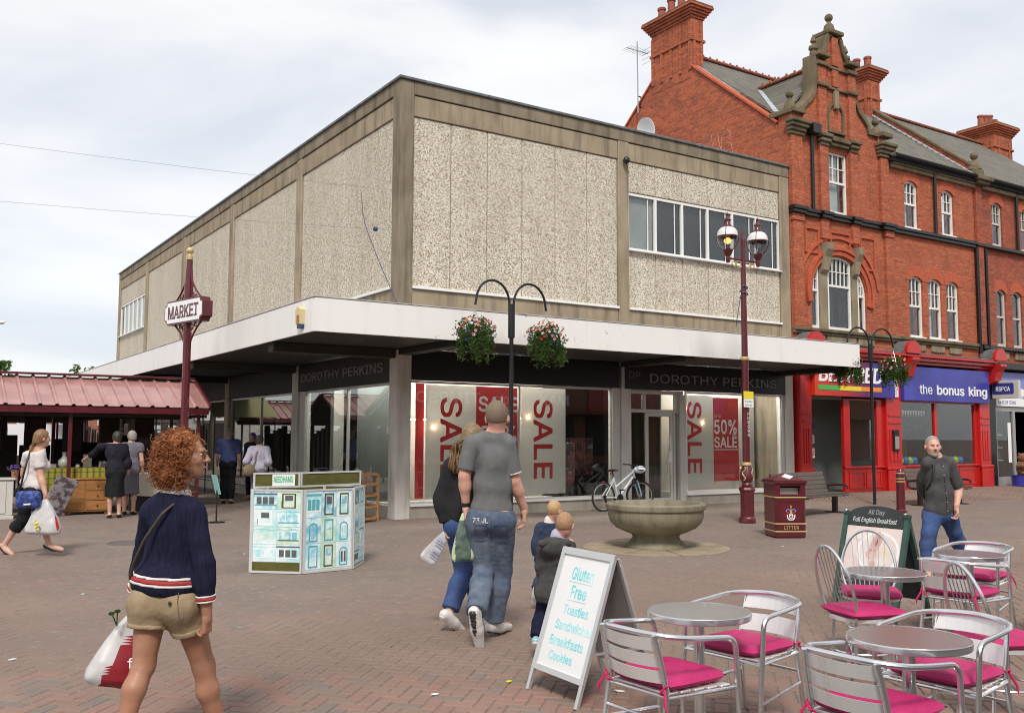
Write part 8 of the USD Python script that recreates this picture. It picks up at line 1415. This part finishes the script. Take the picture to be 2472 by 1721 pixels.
m_.out('jeans', F.mesh(.011, noise=(.005, (13, 13, 18), 53)), 'jeans_dark'); m_.shoes('shoe_black'); m_.cap_hair('hair_grey', .006, .024, -.03, .003, 60)
hd_, HR_ = m_.J['head'], m_.HR; F = Field(); F.ell(hd_+HR_@np.array([0, .034, -.062]), (.058, .062, .062), HR_, .02); F.ell(hd_+HR_@np.array([0, .066, -.094]), (.034, .028, .032), HR_, .02); bd = F.mesh(.007, cuts=[(hd_+HR_@np.array([0, .0, -.072]), HR_@unit([0, .12, 1.0]))], noise=(.003, 80, 3), it=1); m_.out('beard', bd, 'hair_grey'); m_.out('moustache', MB().tube([hd_+HR_@np.array([x, .094-abs(x)*.5, -.049-abs(x)*.25]) for x in (-.028, -.012, 0, .012, .028)], .006, 6), 'hair_grey')
m_.out('rucksack_strap', MB().tube([m_.J['shR']+m_.up*.045-m_.f*.06+m_.sr*-.02, m_.J['shR']+m_.up*.062+m_.sr*-.02, m_.J['shR']+m_.f*.095-m_.up*.03+m_.sr*-.02, m_.P(.62)+m_.sr*.135+m_.f*.10, m_.P(.45)+m_.sr*.17], .011, 6), 'shoe_black')
rk2 = thing('rucksack', 'black rucksack on the back of the bearded man', 'rucksack', m_.P(.55)-m_.f*.20); put('pack', MB().sph((0, 0, 0), np.array((.15, .10, .22)), 3, np.stack([m_.r, m_.f, [0, 0, 1]], 1)), 'shoe_black', rk2, smooth=True)

# ---------------------------------------------------------------- 7. white T-shirt woman at the left
D = 12.75; za = lambda x, y, d=0: at_depth(x*.1877, 980+y*.1877, D+d); S_ = lambda u, v, d=0: at_depth(u, v, D+d)
J = dict(head=za(545, 418), neck=za(505, 560), shL=za(372, 628, .08), shR=za(505, 628, -.06), elL=za(315, 820, .16), wrL=za(300, 980, .22), elR=za(520, 890, -.10), wrR=za(585, 1140, -.16), hipL=za(330, 1120, .06), hipR=za(455, 1120, -.05), knL=S_(58, 1250, .1), anL=S_(10, 1316, .05), toL=S_(30, 1338, .0), knR=S_(104, 1252, -.1), anR=S_(118, 1312, -.1), toR=S_(150, 1326, -.16))
a_p = Person('woman in a white T-shirt and black cropped trousers walking right at the left edge', gp(75, 1337), 1.65, YAW-1.05, look=YAW-.85, J=J, h=.012)
a_p.skin('skin_fair', hands=[a_p.hand('R', (.1, 0, -1), -a_p.r, .9)], afat=1.1); F = Field(); a_p.torso(F, .020, low=False); F.ell(a_p.pel+a_p.up*.13, (a_p.hw+.10, .13, .12), a_p.frameat(.2), .05)
for sd in 'LR': a_p.arm(F, sd, .024, .036, .66, k=.035)
a_p.out('t_shirt', F.mesh(.012, cuts=[(a_p.pel+a_p.up*.05, -a_p.up), (a_p.J['neck']+a_p.up*.0, unit(a_p.up-a_p.f*.5))], noise=(.008, (9, 9, 14), 61)), 'tee_white'); F = Field(); a_p.pelvis(F, .018)
for sd in 'LR': a_p.leg(F, sd, .022, .030, 1.45, k=.04)
a_p.out('cropped_trousers', F.mesh(.012, noise=(.008, 9, 63)), 'trouser_black'); a_p.shoes('shoe_black', low=True); a_p.cap_hair('hair_brown', .016, .05, -.06, .005, 40, back=.008)
h0 = a_p.J['head']; F = Field(); F.ell(za(430, 545, 0), (.055, .05, .055), np.eye(3), .02); F.cap(za(415, 590), za(395, 690), .035, .012, .03); F.cap(h0+a_p.HR@np.array([0, -.09, -.03]), za(440, 535), .035, .04, .02); a_p.out('low_ponytail', F.mesh(.010, noise=(.008, 50, 5)), 'hair_brown'); a_p.out('bag_strap', MB().tube([za(388, 592, -.02), za(350, 700, -.14), za(310, 850, -.16), za(265, 1040, -.12), za(245, 1110, -.1)], .014, 6), 'shoe_black')
sbg = thing('shoulder_bag', 'blue patterned shoulder bag at the hip of the white-shirted woman', 'bag', za(365, 1200, -.24)); F = Field(); 
for zz_ in (.06, .0, -.06): F.cap(_rt*-.105+np.array([0, 0, zz_]), _rt*.105+np.array([0, 0, zz_]), .055, .055, .04)
put('bag', F.mesh(.012, noise=(.006, 14, 3)), 'bag_blue', sbg, smooth=True); put('logo', MB().bar(-_rt*.01-_fw*.1-np.array([0, 0, .05]), _rt*.08-_fw*.1-np.array([0, 0, .045]), .004, .018), 'sign_white', sbg)
bm = bag_mesh(a_p.J['wrR']+np.array([0, 0, -.06]), .05, S_(104, 1290, -.2), .46, .22, _rt, 14); t_, b0_ = bag_parts('carrier_bag', 'bulging white carrier bag in the hand of the white-shirted woman', bm, [('bag', 'bag_white')]); put('red_print', MB().poly(SG.Polygon([(0, 0), (.03, .05), (.0, .16), (-.03, .22), (-.02, .1)]), .004, frame(S_(138, 1282, -.335)-b0_, _rt, _up, -_fw)), 'gloss_red', t_, smooth=False)
fb_ = MB()
for (x, y) in ((0, 0), (.04, .02), (.02, .05), (-.01, .04), (.03, -.03), (.0, .09)): fb_.sph(S_(86, 1272, -.345)+_rt*x+_up*y-b0_, .016, 1)
put('flower_print', fb_, 'stripe_yellow', t_)

# ---------------------------------------------------------------- 8-12. shoppers by the stalls
def simple(label, u, v, H, face, top, bottom, hair, sex='f', look=None, D=None, J=None, skirt=False, end=1.9, hem=-.02, g=.03, skinm='skin_fair', shoes='shoe_black', belly=1.0, sleeve=1.85, ft=None):
    f0 = gp(u, v) if D is None else at_depth(u, v, D)*[1, 1, 0]
    p = Person(label, f0, H, face, look=look, sex=sex, J=J(f0) if callable(J) else J, h=.015); p.skin(skinm); F = Field(); p.torso(F, g, low=False, belly=belly); F.ell(p.pel+p.up*.10, (p.hw+.10+g*.5, .125+g*.5, .16), p.frameat(.1), .06)
    for sd in 'LR': p.arm(F, sd, g*.8, g*.9, sleeve, k=.04)
    p.out('top', F.mesh(.015, cuts=[(p.pel+p.up*hem, -p.up), (p.J['neck']+p.up*.03, p.up)], noise=(.012, 8, int(u))), top)
    F = Field(); p.pelvis(F, .02)
    if skirt: kz = (p.J['knL']+p.J['knR'])/2; F.cap(p.pel, kz-p.up*.12, .15, .19, .06, [(kz-p.up*.05, -p.up)]); p.out('skirt', F.mesh(.015, noise=(.014, (9, 9, 3), 5)), bottom)
    else:
        for sd in 'LR': p.leg(F, sd, .024, .040, end, k=.04)
        p.out('trousers', F.mesh(.015, noise=(.012, 8, 6)), bottom)
    p.shoes(shoes, low=True); p.cap_hair(hair, .02, .045, -.06, .01, 35, back=.012); return p
s0 = simple('dark-haired woman in a black cardigan and skirt pointing at the stall', 275, 1250, 1.66, YAW+.5, 'cardigan_black', 'trouser_black', 'hair_dark', skirt=True, hem=-.10, look=YAW+.75, J=lambda f: dict(shL=at_depth(244, 1076, 18.62), shR=at_depth(300, 1078, 18.7), elL=at_depth(228, 1094, 18.75), wrL=at_depth(207, 1107, 19.0)), sleeve=1.25)
F = s0.hand('L', at_depth(193, 1113, 19.1)-s0.J['wrL'], (0, 0, -1), .9, .006, point=True); s0.out('pointing_hand', F, 'skin_fair')
simple('grey-haired woman in a sleeveless grey dress, beside the pointing woman', 311, 1238, 1.68, YAW+.2, 'dress_grey', 'dress_grey', 'hair_grey', D=19.2, skirt=True, sleeve=.35, look=YAW+.7)
simple('stall keeper with grey hair in dark clothes behind the stall table', 178, 1215, 1.70, YAW+2.6, 'jacket_black', 'trouser_black', 'hair_grey', sex='m', D=21.4, look=YAW+2.4)
simple('man in a blue short-sleeved shirt walking away under the canopy', 548, 1216, 1.76, YAW+.1, 'shirt_blue', 'trouser_black', 'hair_grey', sex='m', sleeve=.85, belly=1.15, g=.034, hem=-.03)
s1 = simple('woman in a pale lilac blouse walking away past the shop window', 622, 1226, 1.60, YAW-.1, 'shirt_lilac', 'dress_grey', 'hair_dark', g=.036, D=20.0, hem=-.03, J=lambda f: dict(elL=at_depth(594, 1113, 19.9), wrL=at_depth(602, 1128, 20.1), elR=at_depth(649, 1115, 19.9), wrR=at_depth(640, 1120, 20.2)))
s1.out('bag_strap', MB().tube([s1.J['shR']-s1.sr*.12+s1.up*.05, s1.P(.75)-s1.f*.17, s1.P(.4)-s1.f*.175-s1.sr*.02, s1.P(.2)-s1.f*.18-s1.sr*.08], .012, 6), 'bag_tan'); sb2 = thing('shoulder_bag', 'tan shoulder bag on the back of the woman in the lilac blouse', 'bag', s1.P(.08)-s1.f*.20-s1.sr*.13); put('bag', MB().sph((0, 0, 0), (.13, .07, .13), 3), 'bag_tan', sb2, smooth=True)
simple('person with a purple hat in dark clothes deep in the passage', 607, 1195, 1.66, YAW+2.8, 'jacket_black', 'trouser_black', 'violet', D=24.0)
